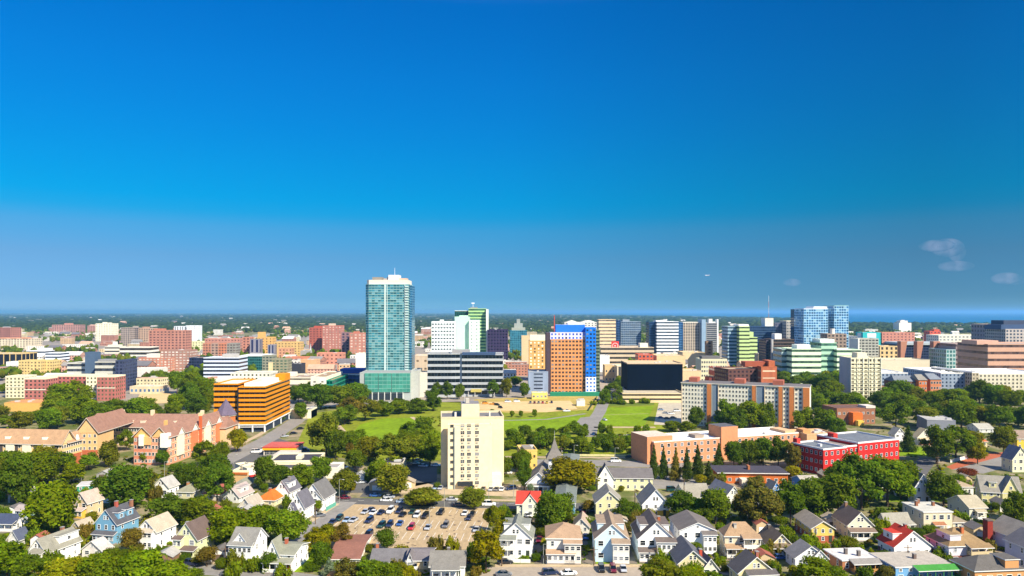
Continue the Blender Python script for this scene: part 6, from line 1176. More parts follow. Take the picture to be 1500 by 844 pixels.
# big single trees named from the photograph: (px, base, width, height, colour, shape)
single = [
 # lower left
 (76, 786, 78, 84, 'k', 'broad'), (25, 742, 52, 78, 'd', 'broad'), (8, 728, 40, 60, 'o', 'broad'), (185, 745, 78, 66, 'd', 'broad'), (210, 730, 40, 44, 'o', 'broad'), (150, 735, 30, 40, 'd', 'broad'),
 (190, 811, 36, 40, 'm', 'round'), (250, 765, 60, 42, 'd', 'broad'), (290, 775, 54, 50, 'g', 'broad'), (335, 806, 66, 66, 'k', 'broad'), (383, 790, 56, 52, 'k', 'broad'), (420, 800, 64, 56, 'g', 'broad'), (318, 738, 44, 60, 'd', 'broad'), (295, 725, 34, 44, 'd', 'broad'), (270, 718, 30, 40, 'd', 'broad'),
 (303, 830, 34, 32, 'm', 'round'), (395, 838, 30, 34, 'd', 'round'), (380, 836, 20, 12, 'g', 'hedge'),
 (10, 850, 60, 60, 'k', 'broad'), (45, 860, 50, 46, 'g', 'broad'), (95, 870, 70, 54, 'y', 'broad'), (150, 872, 70, 64, 'g', 'broad'), (205, 868, 80, 64, 'k', 'broad'), (250, 872, 64, 52, 'k', 'broad'), (120, 862, 46, 36, 'y', 'broad'),
 (462, 815, 40, 40, 'y', 'open'), (478, 802, 34, 36, 'y', 'broad'), (500, 800, 40, 32, 'm', 'open'), (470, 835, 34, 44, 'd', 'broad'), (482, 846, 26, 30, 's', 'conifer'), (510, 858, 46, 38, 'm', 'broad'), (545, 862, 50, 44, 'g', 'broad'), (575, 864, 40, 40, 'g', 'broad'), (596, 862, 30, 36, 'y', 'open'),
 (567, 807, 36, 34, 'd', 'round'), (594, 812, 26, 14, 'y', 'hedge'), (540, 808, 18, 12, 'o', 'round'), (466, 750, 16, 18, 'k', 'round'), (455, 752, 12, 14, 'd', 'round'),
 (712, 838, 60, 62, 'y', 'broad'), (735, 808, 34, 50, 'y', 'broad'), (722, 780, 26, 40, 'y', 'broad'), (745, 768, 22, 24, 'd', 'conifer'),
 # by the main street
 (618, 742, 64, 28, 'o', 'broad'), (692, 744, 46, 30, 'o', 'broad'), (575, 726, 58, 48, 'o', 'broad'), (505, 726, 40, 40, 'o', 'broad'), (555, 708, 40, 36, 'g', 'broad'),
 (808, 780, 56, 62, 'd', 'broad'), (838, 722, 84, 52, 'y', 'broad'), (825, 770, 36, 50, 'd', 'broad'), (768, 718, 24, 46, 'd', 'broad'), (778, 724, 12, 16, 's', 'round'),
 (915, 765, 36, 34, 'd', 'broad'), (1000, 760, 46, 40, 'd', 'broad'), (1020, 762, 44, 34, 'g', 'broad'), (1048, 768, 50, 54, 'd', 'broad'), (1028, 775, 36, 30, 'd', 'broad'),
 (1108, 772, 62, 66, 'm', 'broad'), (1085, 758, 30, 36, 'm', 'broad'), (1158, 770, 50, 66, 'd', 'broad'), (1195, 758, 66, 60, 'd', 'broad'), (1228, 760, 60, 70, 'd', 'broad'), (1262, 745, 76, 78, 'd', 'broad'), (1300, 742, 80, 72, 'g', 'broad'), (1320, 732, 60, 60, 'g', 'broad'), (1240, 722, 60, 50, 'd', 'broad'),
 (1382, 742, 50, 52, 'd', 'broad'), (1395, 735, 34, 30, 'd', 'broad'), (1330, 662, 26, 40, 'c', 'conifer'), (1372, 680, 50, 56, 'd', 'broad'), (1400, 675, 54, 50, 'd', 'broad'), (1425, 672, 34, 44, 'o', 'broad'), (1432, 680, 30, 30, 'y', 'broad'), (1470, 665, 36, 44, 'o', 'broad'), (1416, 702, 28, 18, 'r', 'round'), (1435, 668, 16, 12, 'r', 'round'),
 (1490, 780, 40, 60, 'd', 'broad'), (1500, 765, 40, 46, 'g', 'broad'), (1460, 748, 16, 14, 'g', 'round'),
 (970, 872, 60, 54, 'o', 'broad'), (1010, 870, 50, 44, 'k', 'broad'), (1042, 866, 36, 30, 'g', 'broad'), (955, 858, 40, 34, 'd', 'broad'), (1195, 862, 60, 46, 'g', 'broad'), (1225, 864, 40, 34, 'g', 'broad'), (1120, 822, 16, 26, 'g', 'round'), (1285, 795, 18, 16, 'g', 'round'), (1345, 788, 22, 16, 'd', 'round'),
 # conifers in front of the white roofed brick block
 (958, 702, 18, 52, 'c', 'conifer'), (972, 702, 18, 50, 'c', 'conifer'), (990, 704, 20, 50, 'm', 'conifer'), (1006, 706, 20, 52, 'c', 'conifer'), (1022, 702, 22, 52, 'c', 'conifer'), (1038, 710, 22, 36, 'c', 'conifer'), (1053, 684, 18, 36, 'c', 'conifer'), (1075, 685, 30, 42, 'd', 'broad'), (1098, 684, 34, 42, 'd', 'broad'), (1118, 684, 36, 46, 'd', 'broad'), (1140, 684, 36, 44, 'd', 'broad'), (1160, 690, 28, 40, 'm', 'broad'), (1162, 705, 26, 24, 'y', 'broad'), (1025, 712, 20, 18, 'y', 'round'), (1050, 718, 26, 24, 'm', 'broad'), (1110, 716, 34, 18, 'm', 'broad'),
 # in front of the long slab apartments
 (1020, 628, 26, 34, 'd', 'broad'), (1062, 630, 40, 44, 'g', 'broad'), (1098, 632, 44, 48, 'g', 'broad'), (1122, 632, 34, 44, 'd', 'broad'), (1082, 634, 30, 36, 'd', 'broad'), (1180, 638, 40, 40, 'g', 'broad'), (1208, 640, 40, 44, 'd', 'broad'), (1225, 645, 30, 36, 'd', 'broad'), (985, 632, 30, 16, 'g', 'broad'), (1005, 634, 26, 18, 'g', 'broad'), (1045, 634, 26, 16, 'd', 'broad'),
 # left middle: by the apartments and shops
 (185, 660, 24, 30, 'd', 'broad'), (160, 684, 32, 40, 'o', 'broad'), (130, 688, 32, 24, 'g', 'broad'), (84, 690, 24, 20, 'g', 'round'), (238, 682, 22, 24, 'd', 'broad'), (212, 680, 16, 20, 'g', 'broad'), (300, 686, 40, 40, 'g', 'broad'), (325, 684, 24, 40, 'g', 'broad'), (348, 662, 28, 36, 'y', 'broad'), (392, 626, 16, 14, 'd', 'round'), (316, 712, 46, 50, 'd', 'broad'), (272, 712, 36, 36, 'd', 'broad'), (388, 716, 36, 50, 'd', 'broad'), (412, 715, 34, 36, 'd', 'broad'), (440, 718, 40, 40, 'g', 'broad'), (470, 706, 34, 40, 'g', 'broad'), (478, 668, 54, 60, 'o', 'broad'), (492, 672, 36, 46, 'd', 'broad'), (255, 690, 16, 12, 'g', 'round'), (60, 710, 60, 50, 'g', 'broad'), (30, 700, 50, 40, 'g', 'broad'), (105, 708, 40, 30, 'k', 'broad'),
 (422, 660, 10, 10, 'g', 'round'), (408, 618, 20, 12, 'd', 'hedge'), (440, 614, 22, 26, 'd', 'broad'),
 # park and hill trees
 (470, 600, 44, 40, 'd', 'broad'), (500, 598, 44, 36, 'g', 'broad'), (522, 596, 40, 38, 'd', 'broad'), (450, 592, 30, 30, 'd', 'broad'), (512, 618, 40, 38, 'm', 'broad'), (535, 616, 40, 34, 'o', 'broad'), (505, 622, 40, 28, 'd', 'broad'), (560, 610, 36, 24, 'g', 'broad'), (585, 606, 36, 20, 'g', 'broad'), (610, 606, 30, 24, 'd', 'broad'), (635, 602, 30, 34, 'd', 'broad'), (620, 652, 40, 34, 'd', 'broad'), (600, 648, 30, 30, 'g', 'broad'), (540, 676, 44, 38, 'o', 'broad'), (575, 684, 56, 46, 'o', 'broad'), (605, 680, 50, 44, 'o', 'broad'), (630, 682, 40, 50, 'g', 'broad'), (520, 690, 30, 34, 'd', 'broad'), (525, 668, 12, 12, 'r', 'round'), (512, 666, 14, 18, 'm', 'broad'), (636, 660, 16, 20, 'y', 'broad'), (625, 622, 26, 12, 'g', 'hedge'),
 (640, 584, 16, 24, 'd', 'broad'), (655, 585, 18, 26, 'd', 'broad'), (673, 585, 16, 24, 'd', 'broad'), (722, 583, 20, 26, 'd', 'broad'), (742, 582, 18, 30, 'o', 'broad'), (768, 583, 16, 24, 'd', 'broad'), (755, 566, 20, 16, 'd', 'broad'), (898, 588, 26, 28, 'd', 'broad'), (908, 572, 20, 20, 'd', 'broad'), (886, 592, 18, 24, 'g', 'broad'), (908, 592, 10, 14, 'g', 'broad'),
 (750, 611, 8, 10, 'g', 'broad'), (763, 611, 8, 10, 'g', 'broad'), (783, 611, 9, 12, 'g', 'broad'), (721, 609, 10, 10, 'd', 'broad'), (705, 611, 8, 8, 'd', 'round'),
 (858, 632, 10, 12, 'd', 'round'), (882, 638, 14, 18, 'g', 'broad'), (893, 640, 14, 18, 'g', 'broad'), (934, 638, 14, 16, 'g', 'broad'), (947, 636, 12, 14, 'g', 'broad'), (880, 632, 8, 14, 'g', 'broad'),
]
for q in single: T(*q)
def belt(x0, x1, b0, b1, n, w_, h_, kinds, shape='broad', bw=0):
    """loose row of trees, feet between rows b0 and b1"""
    for i in range(n):
        for _ in range(12):
            px = x0 + (x1 - x0) * (i + rnd.uniform(.1, .9)) / n; ba = rnd.uniform(b0, b1); x, y = G(px, ba)
            if not inside(x, y, 1.5): break
        else: continue
        k = rnd.uniform(.8, 1.2); T(px, ba, w_ * k, h_ * k * rnd.uniform(.85, 1.15), rnd.choice(kinds), shape)
belt(742, 950, 656, 666, 15, 22, 22, 'gdggdo'); belt(745, 862, 636, 648, 8, 20, 16, 'ddgg'); belt(745, 960, 646, 656, 9, 21, 16, 'gdg')
belt(-10, 62, 618, 636, 5, 30, 22, 'gdo'); belt(62, 215, 612, 634, 12, 36, 34, 'gdgokk'); belt(70, 130, 600, 612, 5, 40, 38, 'kgg'); belt(182, 254, 606, 616, 6, 22, 18, 'googd'); belt(254, 312, 596, 612, 6, 28, 32, 'kogd'); belt(258, 310, 576, 592, 6, 26, 34, 'gkk'); belt(-5, 36, 570, 578, 4, 22, 18, 'dg'); belt(200, 275, 556, 570, 6, 21, 20, 'dg'); belt(428, 460, 575, 590, 4, 24, 24, 'dg')
belt(1190, 1320, 600, 622, 12, 28, 28, 'dggd'); belt(1290, 1510, 590, 604, 13, 36, 30, 'dggdo'); belt(1300, 1510, 612, 630, 13, 37, 32, 'dgddo'); belt(1175, 1235, 580, 592, 6, 26, 34, 'gd'); belt(1140, 1235, 566, 574, 6, 24, 22, 'gdd'); belt(1235, 1300, 582, 592, 6, 18, 16, 'gd')
belt(560, 640, 596, 606, 6, 20, 14, 'gd'); belt(740, 950, 655, 668, 8, 14, 12, 'go', 'round'); belt(860, 960, 590, 594, 8, 12, 7, 'kg', 'hedge')
belt(500, 640, 655, 672, 7, 34, 30, 'dgo'); belt(640, 700, 690, 700, 2, 10, 8, 'g', 'round')
belt(740, 770, 680, 705, 3, 24, 36, 'gd'); belt(-10, 110, 690, 705, 4, 40, 40, 'gdo')

# ------------------------------------------------------------------ trees one cannot count: town trees far off and the wooded hills
def blob_mass(name, pts, lobes, mat, seed):
    """pts: (x, y, z0, half width, height, rgb)"""
    r = np.random.default_rng(seed); iv, ifc = ICO1; Vs, Fs, Ts = [], [], []; base = 0
    for x, y, z0, hw, h, c in pts:
        for k in range(lobes):
            if lobes == 1: off, q = np.zeros(3), 1.0
            else: off = np.array([r.uniform(-.55, .55) * hw, r.uniform(-.55, .55) * hw, r.uniform(-.1, .3) * h]); q = r.uniform(.45, .7)
            vv = iv * r.uniform(.72, 1.2, (len(iv), 1)) * np.array([hw * q, hw * q, h * .5 * q * 1.1]) + np.array([x, y, z0 + h * .5]) + off
            Vs.append(vv); Fs.append(ifc + base); base += len(iv); Ts.append(np.array(c)[None] * r.uniform(.75, 1.25, (len(ifc), 1)))
    me = np_mesh(name, np.concatenate(Vs), np.concatenate(Fs), np.concatenate(Ts), mat)
    o = bpy.data.objects.new(name, me); COL.objects.link(o); o['kind'] = 'stuff'; o.color = (1, 1, 1, 1); return o
pts = []
for _ in range(13000):                     # wooded hills out to the horizon
    px = rnd.uniform(-40, 1540); row = 458.2 + 29.5 * rnd.random() ** 1.25
    if row < coast(px) + .4: continue
    x, y = G(px, row); s = y / F; hw = max(6, min(70, rnd.uniform(3.0, 6.5) * s)); h = rnd.uniform(9, 16) * (1.25 if px < 750 and row < 463 else 1) ; v = rnd.uniform(.7, 1.25)
    if inside(x, y, hw): continue
    pts.append((x, y, -h * .25, hw, h * 1.25, (.06 * v, .09 * v, .02 * v)))
blob_mass('distant_woods', pts, 1, LEAF, 3)
# ------------------------------------------------------------------ small town buildings between the big ones
def nearest_ref(px, base, skip=None):
    best, bd = None, 1e9
    for s, rx, rb, hw in REG:
        if s == skip: continue
        dx = max(0, abs(px - rx) - hw * .8); dy = (base - rb) * 1.6; dd = dx * dx + dy * dy + hw * .05
        if dd < bd: bd, best = dd, (s, rx, rb, hw)
    s, rx, rb, hw = best
    if abs(px - rx) < hw * 1.05: rel = 'behind' if base < rb else 'in front of'
    else: rel = 'beside'
    return s, rel
ORD = ['', 'second', 'third', 'fourth', 'fifth', 'sixth', 'seventh', 'eighth', 'ninth', 'tenth', 'eleventh', 'twelfth', 'thirteenth', 'fourteenth', 'fifteenth', 'sixteenth']
NUM = ['no', 'one', 'two', 'three', 'four', 'five', 'six', 'seven', 'eight', 'nine', 'ten', 'eleven', 'twelve', 'thirteen', 'fourteen', 'fifteen', 'sixteen', 'seventeen', 'eighteen', 'nineteen', 'twenty']
def name_all(items, cat_of, plural, grp):
    """items: (obj, px, base, phrase, place); look-alikes at one place are told apart by their order along the row"""
    by = {}
    for it in items: by.setdefault((it[3], it[4]), []).append(it)
    for (ph, pl), its in by.items():
        its.sort(key=lambda i: i[1]); n = len(its)
        for k, it in enumerate(its):
            if n == 1: lb = f'{ph} {pl}'
            elif n == 2: lb = f'{"leftmost" if k == 0 else "rightmost"} of two {plural(ph)} {pl}'
            else:
                o_ = 'leftmost' if k == 0 else 'rightmost' if k == n - 1 else f'{ORD[k]} from left'
                lb = f'{o_} of {NUM[n]} {plural(ph)} {pl}'
            if len(lb.split()) > 16: lb = lb.replace(' the ', ' ', 9) if len(lb.replace(' the ', ' ').split()) <= 16 else lb.replace(' the ', ' ').replace('low ', '')
            if len(lb.split()) > 16: lb = lb.replace(' flat roofs', ' roofs').replace(' gable roofs', ' roofs').replace('medium ', 'mid ')
            tag(it[0], lb, cat_of(it[0]), grp(it[0]))
FC = [('e2dcd0', 'white'), ('cdb890', 'beige'), ('b07a64', 'brick'), ('a8a6a2', 'grey'), ('c8a880', 'tan'), ('c99c88', 'pink'), ('dccfa4', 'cream'), ('e6e2d8', 'white')]
FR = [('b8b0a4', 'pale'), ('8a8580', 'grey'), ('c09a80', 'pinkish'), ('6d6a6c', 'dark'), ('d8d4cc', 'white')]
fill = []
def filler(px, base, wpx, hm, rng_d=14, far=False):
    x, y = G(px, base); s = y / F; w_ = wpx * s; d = rng_d * rnd.uniform(.8, 1.6); yaw = rnd.choice([-8, -4, 0, 5, 10])
    th = R(yaw); ex = (math.cos(th), math.sin(th)); cx, cy_ = x, y + d / 2
    for u in (-.5, 0, .5):
        for v in (-.5, 0, .5):
            if inside(cx + u * w_, cy_ + v * d, 3): return False
    FOOT.append((cx, cy_, ex, w_ / 2, d / 2)); c_, cw_ = rnd.choice(FC); r_, rw = rnd.choice(FR); gab = far or (rnd.random() < .6 and w_ < 30)
    root = empty('town_house' if gab else 'low_building', (x, y, 0), th); m = GRID(c_, '4c4a4c', .42, .45)
    b = MB(); b.prism([(-w_ / 2, 0), (w_ / 2, 0), (w_ / 2, d), (-w_ / 2, d)], 0, hm, m, FLATROOF(r_), (3.6, 3.2)); b.build('wall', root)
    q = MB(); rm = FLATROOF(r_)
    if gab:
        k = min(w_, d) * .28; e = .5
        q.slab([(-w_ / 2 - e, -e, hm), (w_ / 2 + e, -e, hm), (w_ / 2 + e, d / 2, hm + k), (-w_ / 2 - e, d / 2, hm + k)], .25, rm); q.slab([(w_ / 2 + e, d + e, hm), (-w_ / 2 - e, d + e, hm), (-w_ / 2 - e, d / 2, hm + k), (w_ / 2 + e, d / 2, hm + k)], .25, rm)
        q.poly([(w_ / 2, 0, hm - .2), (w_ / 2, d, hm - .2), (w_ / 2, d / 2, hm + k - .2)], m); q.poly([(-w_ / 2, d, hm - .2), (-w_ / 2, 0, hm - .2), (-w_ / 2, d / 2, hm + k - .2)], m)
    else:
        q.box(-w_ / 2 - .1, w_ / 2 + .1, -.1, d + .1, hm + .004, hm + .5, M(c_), rm)
        for _ in range(rnd.randint(0, 3)):
            a, c0 = rnd.uniform(-.4, .25) * w_, rnd.uniform(.1, .6) * d; q.box(a, a + rnd.uniform(1.5, 4), c0, c0 + rnd.uniform(1.5, 3), hm + .5, hm + rnd.uniform(1, 2.2), M('b8b4ac'))
    q.build('roof', root)
    s, rel = nearest_ref(px, base); fill.append((root, px, base, f'low {cw_} {"house" if gab else "building"} with {rw} {"gable" if gab else "flat"} roof', f'{rel} the {s}'))
    return True
zones = [(0, 460, 486, 500, 26), (1230, 1510, 486, 505, 20), (600, 1000, 490, 520, 16), (1050, 1250, 500, 530, 10), (560, 950, 486, 500, 12), (0, 240, 560, 575, 6), (0, 230, 497, 545, 34), (0, 300, 540, 562, 10), (280, 540, 500, 548, 34), (420, 540, 540, 552, 6), (600, 640, 480, 545, 8), (720, 780, 500, 560, 10), (860, 1010, 505, 552, 22), (1010, 1170, 500, 560, 24), (1240, 1450, 490, 530, 30), (1440, 1510, 500, 520, 4), (250, 540, 484, 500, 16), (1040, 1180, 484, 502, 14), (0, 180, 484, 500, 16), (600, 950, 484, 500, 18)]
for x0, x1, b0, b1, n in zones:
    k = 0
    for _ in range(n * 6):
        if k >= n: break
        ba = rnd.uniform(b0, b1); s = 72 / (ba - HY)
        k += filler(rnd.uniform(x0, x1), ba, rnd.uniform(12, 40) / s, rnd.uniform(4.5, 11) if rnd.random() < .8 else rnd.uniform(11, 18))
# pale far houses among the woods
for px, row in [(255, 466), (272, 463), (295, 470), (310, 472), (345, 472), (358, 473), (366, 473), (405, 470), (416, 470), (434, 480), (448, 482), (308, 486), (721, 467), (735, 473), (700, 470), (770, 468), (790, 467), (800, 469), (1060, 478), (1075, 476), (1320, 480), (1400, 480), (1425, 480), (650, 474), (620, 476)]:
    s = 72 / (row + 4 - HY); filler(px, row + 4, 30 / s, rnd.uniform(7, 11), 20)
far_n = 0
for _ in range(900):                    # scattered pale houses in the far woods
    if far_n >= 85: break
    px, row = rnd.uniform(0, 1500), rnd.uniform(464, 486)
    if row < coast(px) + 3: continue
    s = 72 / (row - HY); far_n += filler(px, row, rnd.uniform(14, 34) / s, rnd.uniform(6, 11), 16, True)
name_all(fill, lambda o: 'house' if o.name.startswith('town_house') else 'building', lambda p: p.replace('house', 'houses').replace('building', 'buildings'), lambda o: 'small town buildings')

# town trees too many and small to count
pts = []
for _ in range(13000):
    px = rnd.uniform(-30, 1530); row = rnd.uniform(481, 566) if rnd.random() < .65 else rnd.uniform(480, 501)
    if row > 548 and 320 < px < 900: continue
    # wooded patches come in clumps
    if math.sin(px * .043 + row * .31) + math.sin(px * .017 - row * .17 + 1.3) + .5 * math.sin(px * .11) < (.12 if row > 501 else -.35): continue
    x, y = G(px, row); hw = rnd.uniform(3.5, 6.5); h = rnd.uniform(7, 13)
    if inside(x, y, hw * .6): continue
    k = rnd.choice('gddgoc'); c = KCOL[k]; v = rnd.uniform(.8, 1.2); pts.append((x, y, 0, hw, h, (c[0] * v, c[1] * v, c[2] * v)))
blob_mass('town_tree_cover', pts, 4, LEAF, 8)

for _ in range(0): pass
# rough growth in yards, verges and the unmown parts of the park
pts = []
for _ in range(16000):
    px = rnd.uniform(-20, 1520)
    ba = rnd.uniform(596, 700) if rnd.random() < .42 else rnd.uniform(700, 850)
    if math.sin(px * .083 + ba * .21) + math.sin(px * .037 - ba * .13 + 1.3) + .7 * math.sin(px * .23 + ba * .07) < .1: continue
    if ba < 668 and 430 < px < 965 and ((ba > 606 and px < 632 and px > 512 and ba < 645) or (ba < 632 and px > 738 and px < 960) or (ba < 606 and px > 690)): continue
    if 440 < px < 730 and 728 < ba < 808 or 945 < px < 1060 and 692 < ba < 718 or ba > 822 and 715 < px < 965 or 395 < px < 1065 and 722 < ba < 749 or 735 < px < 1010 and 666 < ba < 690: continue
    if 490 < px < 650 and 674 < ba < 726 or 640 < px < 780 and 700 < ba < 728 or 300 < px < 470 and 598 < ba < 700 or 840 < px < 890 and ba < 642 or 955 < px < 1002 and ba < 626: continue
    if ba > 820 and 225 < px < 480 or 395 < px < 520 and 735 < ba < 815 or 1386 < px < 1495 and 660 < ba < 696 or 1325 < px < 1365 and 670 < ba < 722: continue
    x, y = G(px, ba)
    if inside(x, y, .8): continue
    k = rnd.choice('gokygdm'); c = KCOL[k]; v = rnd.uniform(.65, 1.1); h = rnd.uniform(.4, 1.5); pts.append((x, y, -h * .2, h * rnd.uniform(.7, 1.6), h, (c[0] * v, c[1] * v, c[2] * v)))
blob_mass('undergrowth', pts, 2, LEAF, 9)

# ------------------------------------------------------------------ cars
PAINTM, t, p = base_mat('car_paint'); oi = node(t, 'ShaderNodeObjectInfo'); t.links.new(oi.outputs['Color'], p.inputs['Base Color']); p.inputs['Roughness'].default_value = .28; p.inputs['Coat Weight'].default_value = .6
CG = GLASS('10161c', .08, .2, .1); TY = M('17171a', .9, .1); LAMP = M('e8e4d8', .3, .02); RED = M('8c1410', .3, .02)
def loft(b, secs, m):
    """secs: list of (x, half width bottom, half width top, z bottom, z top)"""
    R4 = [[(x, -a, z0), (x, -c, z1), (x, c, z1), (x, a, z0)] for x, a, c, z0, z1 in secs]
    for A, B in zip(R4, R4[1:]):
        for i in range(3): b.poly([A[i], A[i + 1], B[i + 1], B[i]][::-1], m)
        b.poly([A[3], A[0], B[0], B[3]][::-1], m)
    b.poly(R4[0][::-1], m); b.poly(R4[-1], m)
CARS = {}
def car_parts(kind):
    if kind in CARS: return CARS[kind]
    L_, Hh = {'sedan': (4.6, 1.42), 'suv': (4.7, 1.72), 'van': (5.2, 2.1), 'pickup': (5.4, 1.8)}[kind]; W_ = .9; b = MB(); g = MB(); P_ = PAINTM; hl = L_ / 2; zb, zm = .28, .62 * Hh
    loft(b, [(-hl, .72, .70, .45, zm * .92), (-hl + .25, .9, .84, zb, zm), (-hl * .3, .92, .86, zb, zm + .02), (hl * .42, .92, .86, zb, zm), (hl - .3, .9, .80, zb, zm * .86), (hl, .72, .66, .42, zm * .72)], P_)
    if kind == 'sedan': cab = [(-hl + .55, .74, .70, zm, zm + .04), (-hl + 1.25, .78, .64, zm, Hh - .05), (-.1, .8, .66, zm, Hh), (.55, .8, .64, zm, Hh - .04), (1.25, .78, .74, zm, zm + .03)]
    elif kind == 'pickup': cab = [(-.35, .8, .7, zm, Hh - .05), (0, .8, .68, zm, Hh), (.9, .8, .66, zm, Hh - .03), (1.5, .8, .76, zm, zm + .03)]
    else: cab = [(-hl + .12, .8, .74, zm, zm + .3), (-hl + .35, .82, .7, zm, Hh - .04), (-.1, .84, .7, zm, Hh), (.7, .84, .68, zm, Hh - .05), (1.45, .8, .76, zm, zm + .03)]
    loft(g, cab, CG)
    r = [c for c in cab if c[4] > zm + .25]; x0, x1 = r[0][0] + .12, r[-1][0] - .08; b.box(x0, x1, -.66, .66, Hh - .06, Hh + .015, P_)
    for x in ((x0 + x1) / 2, ): 
        for s in (-1, 1): b.box(x - .06, x + .06, s * .76 - .08, s * .76 + .08, zm, Hh - .05, P_)
    if kind == 'pickup': b.box(-hl + .3, -.45, -.7, .7, zm - .01, zm + .01, TY)
    w_ = MB(); n = 10
    c0 = [(.33 * math.cos(6.283 * i / n), .33 * math.sin(6.283 * i / n)) for i in range(n)]
    for i in range(n):
        j = (i + 1) % n; w_.poly([(c0[i][0], -.1, c0[i][1]), (c0[i][0], .1, c0[i][1]), (c0[j][0], .1, c0[j][1]), (c0[j][0], -.1, c0[j][1])], TY)
    w_.poly([(x, -.1, z) for x, z in c0], TY); w_.poly([(x, .1, z) for x, z in c0[::-1]], TY)
    for s in (-.105, .105):
        q = [(x * .6, s, z * .6) for x, z in c0]; w_.poly(q if s < 0 else q[::-1], M('9a9ca0', .4, .05, metal=.6))
    h = MB(); h.box(-.03, .03, -.17, .17, -.06, .06, LAMP); tl = MB(); tl.box(-.03, .03, -.15, .15, -.08, .08, RED)
    CARS[kind] = (b.data('body'), g.data('window_glass'), w_.data('wheel'), h.data('headlight'), tl.data('tail_light'), hl, zm); return CARS[kind]
CCOL = {'dark blue': (.012, .022, .07), 'black': (.012, .012, .014), 'silver': (.42, .44, .47), 'white': (.78, .78, .76), 'red': (.42, .02, .03), 'dark green': (.01, .05, .045), 'grey': (.14, .145, .16), 'blue': (.03, .10, .30), 'pale blue': (.32, .42, .55), 'maroon': (.14, .01, .03), 'yellow': (.6, .42, .03), 'orange': (.62, .25, .02)}
cars = []
def car(px, base, ang, col, kind, place, near=True):
    """ang: heading in degrees from the picture's right hand side"""
    x, y = G(px, base); me = car_parts(kind); root = empty('parked_car' if kind != 'van' else 'parked_van', (x, y, .026), R(ang))
    def add(n, m, loc=(0, 0, 0)):
        o = bpy.data.objects.new(n, m); COL.objects.link(o); o.parent = root; o.location = loc; o.color = (*CCOL[col], 1); return o
    add('body', me[0]); add('window_glass', me[1])
    for sx in (-.62, .62):
        for sy in (-.8, .8): add('wheel', me[2], (sx * me[5], sy, .33))
    if near:
        for sy in (-.62, .62): add('headlight', me[3], (me[5] - .06, sy, me[6] * .66)); add('tail_light', me[4], (-me[5] + .05, sy, me[6] * .78))
    kw = {'sedan': 'car', 'suv': 'tall estate car', 'van': 'van', 'pickup': 'pickup truck'}[kind]
    cars.append((root, px, base, f'{col} {kw}', place))
A = -98           # nose towards the camera in the car park
cp = 'in the tan car park'
for px, base, col, kind in [(487, 766, 'dark blue', 'sedan'), (497, 761, 'dark green', 'suv'), (508, 763, 'pale blue', 'sedan'), (518, 763, 'silver', 'sedan'), (482, 785, 'white', 'van'), (535, 751, 'silver', 'sedan'), (543, 748, 'dark blue', 'sedan'), (547, 752, 'white', 'sedan'), (558, 752, 'dark blue', 'sedan'), (572, 750, 'white', 'van'), (585, 750, 'dark blue', 'suv'), (590, 755, 'black', 'sedan'), (541, 764, 'dark blue', 'suv'), (559, 771, 'dark green', 'suv'), (571, 770, 'dark blue', 'suv'), (586, 768, 'blue', 'sedan'), (540, 784, 'dark blue', 'suv'), (603, 774, 'red', 'suv'), (604, 751, 'dark green', 'sedan'), (611, 756, 'white', 'suv'), (623, 757, 'black', 'suv'), (627, 774, 'silver', 'sedan'), (653, 771, 'grey', 'suv'), (646, 752, 'black', 'suv'), (681, 753, 'white', 'sedan'), (692, 754, 'black', 'sedan'), (687, 760, 'dark blue', 'sedan'), (698, 777, 'silver', 'sedan')]:
    car(px, base + 1, A + rnd.uniform(-4, 4) - (4 if px < 560 else 0), col, kind, cp)
ms = 'on the main street'
for px, base, col, kind, an in [(566, 734.5, 'white', 'sedan', -2), (570, 729.5, 'silver', 'sedan', -2), (589, 736.5, 'pale blue', 'sedan', -2), (633, 738.5, 'dark blue', 'sedan', -2), (662, 733.5, 'silver', 'sedan', -2), (716, 741, 'white', 'van', -2), (550, 727.5, 'blue', 'sedan', -2), (673, 741, 'dark blue', 'sedan', -2), (505, 731, 'maroon', 'sedan', -2)]: car(px, base, an, col, kind, ms)
cf = 'in front of the tall cream tower'
for px, base, col, kind, an in [(637, 716.5, 'pale blue', 'sedan', -95), (645, 716.5, 'silver', 'sedan', -95), (708, 718, 'grey', 'sedan', -100), (719, 718.5, 'silver', 'sedan', -100), (727, 718.5, 'grey', 'sedan', -100), (735, 718.5, 'white', 'sedan', -100), (748, 717.5, 'dark blue', 'suv', -150), (743, 694, 'white', 'sedan', -10), (692, 716, 'dark green', 'sedan', -100)]: car(px, base, an, col, kind, cf)
sd = 'in the side car park among trees'
for px, base, col, kind, an in [(503, 686, 'white', 'suv', -20), (517, 693, 'black', 'sedan', -10), (545, 689, 'white', 'sedan', 20), (548, 692, 'maroon', 'sedan', 20), (551, 696, 'dark blue', 'sedan', 24), (543, 699, 'dark blue', 'sedan', 24), (534, 704, 'white', 'sedan', 26), (529, 708, 'silver', 'sedan', 26), (524, 685, 'dark blue', 'sedan', -10), (608, 680, 'white', 'sedan', 0), (620, 684, 'silver', 'sedan', -10), (612, 676, 'white', 'sedan', 5), (638, 683, 'white', 'sedan', 0)]: car(px, base, an, col, kind, sd)
fs_ = 'on the front street'
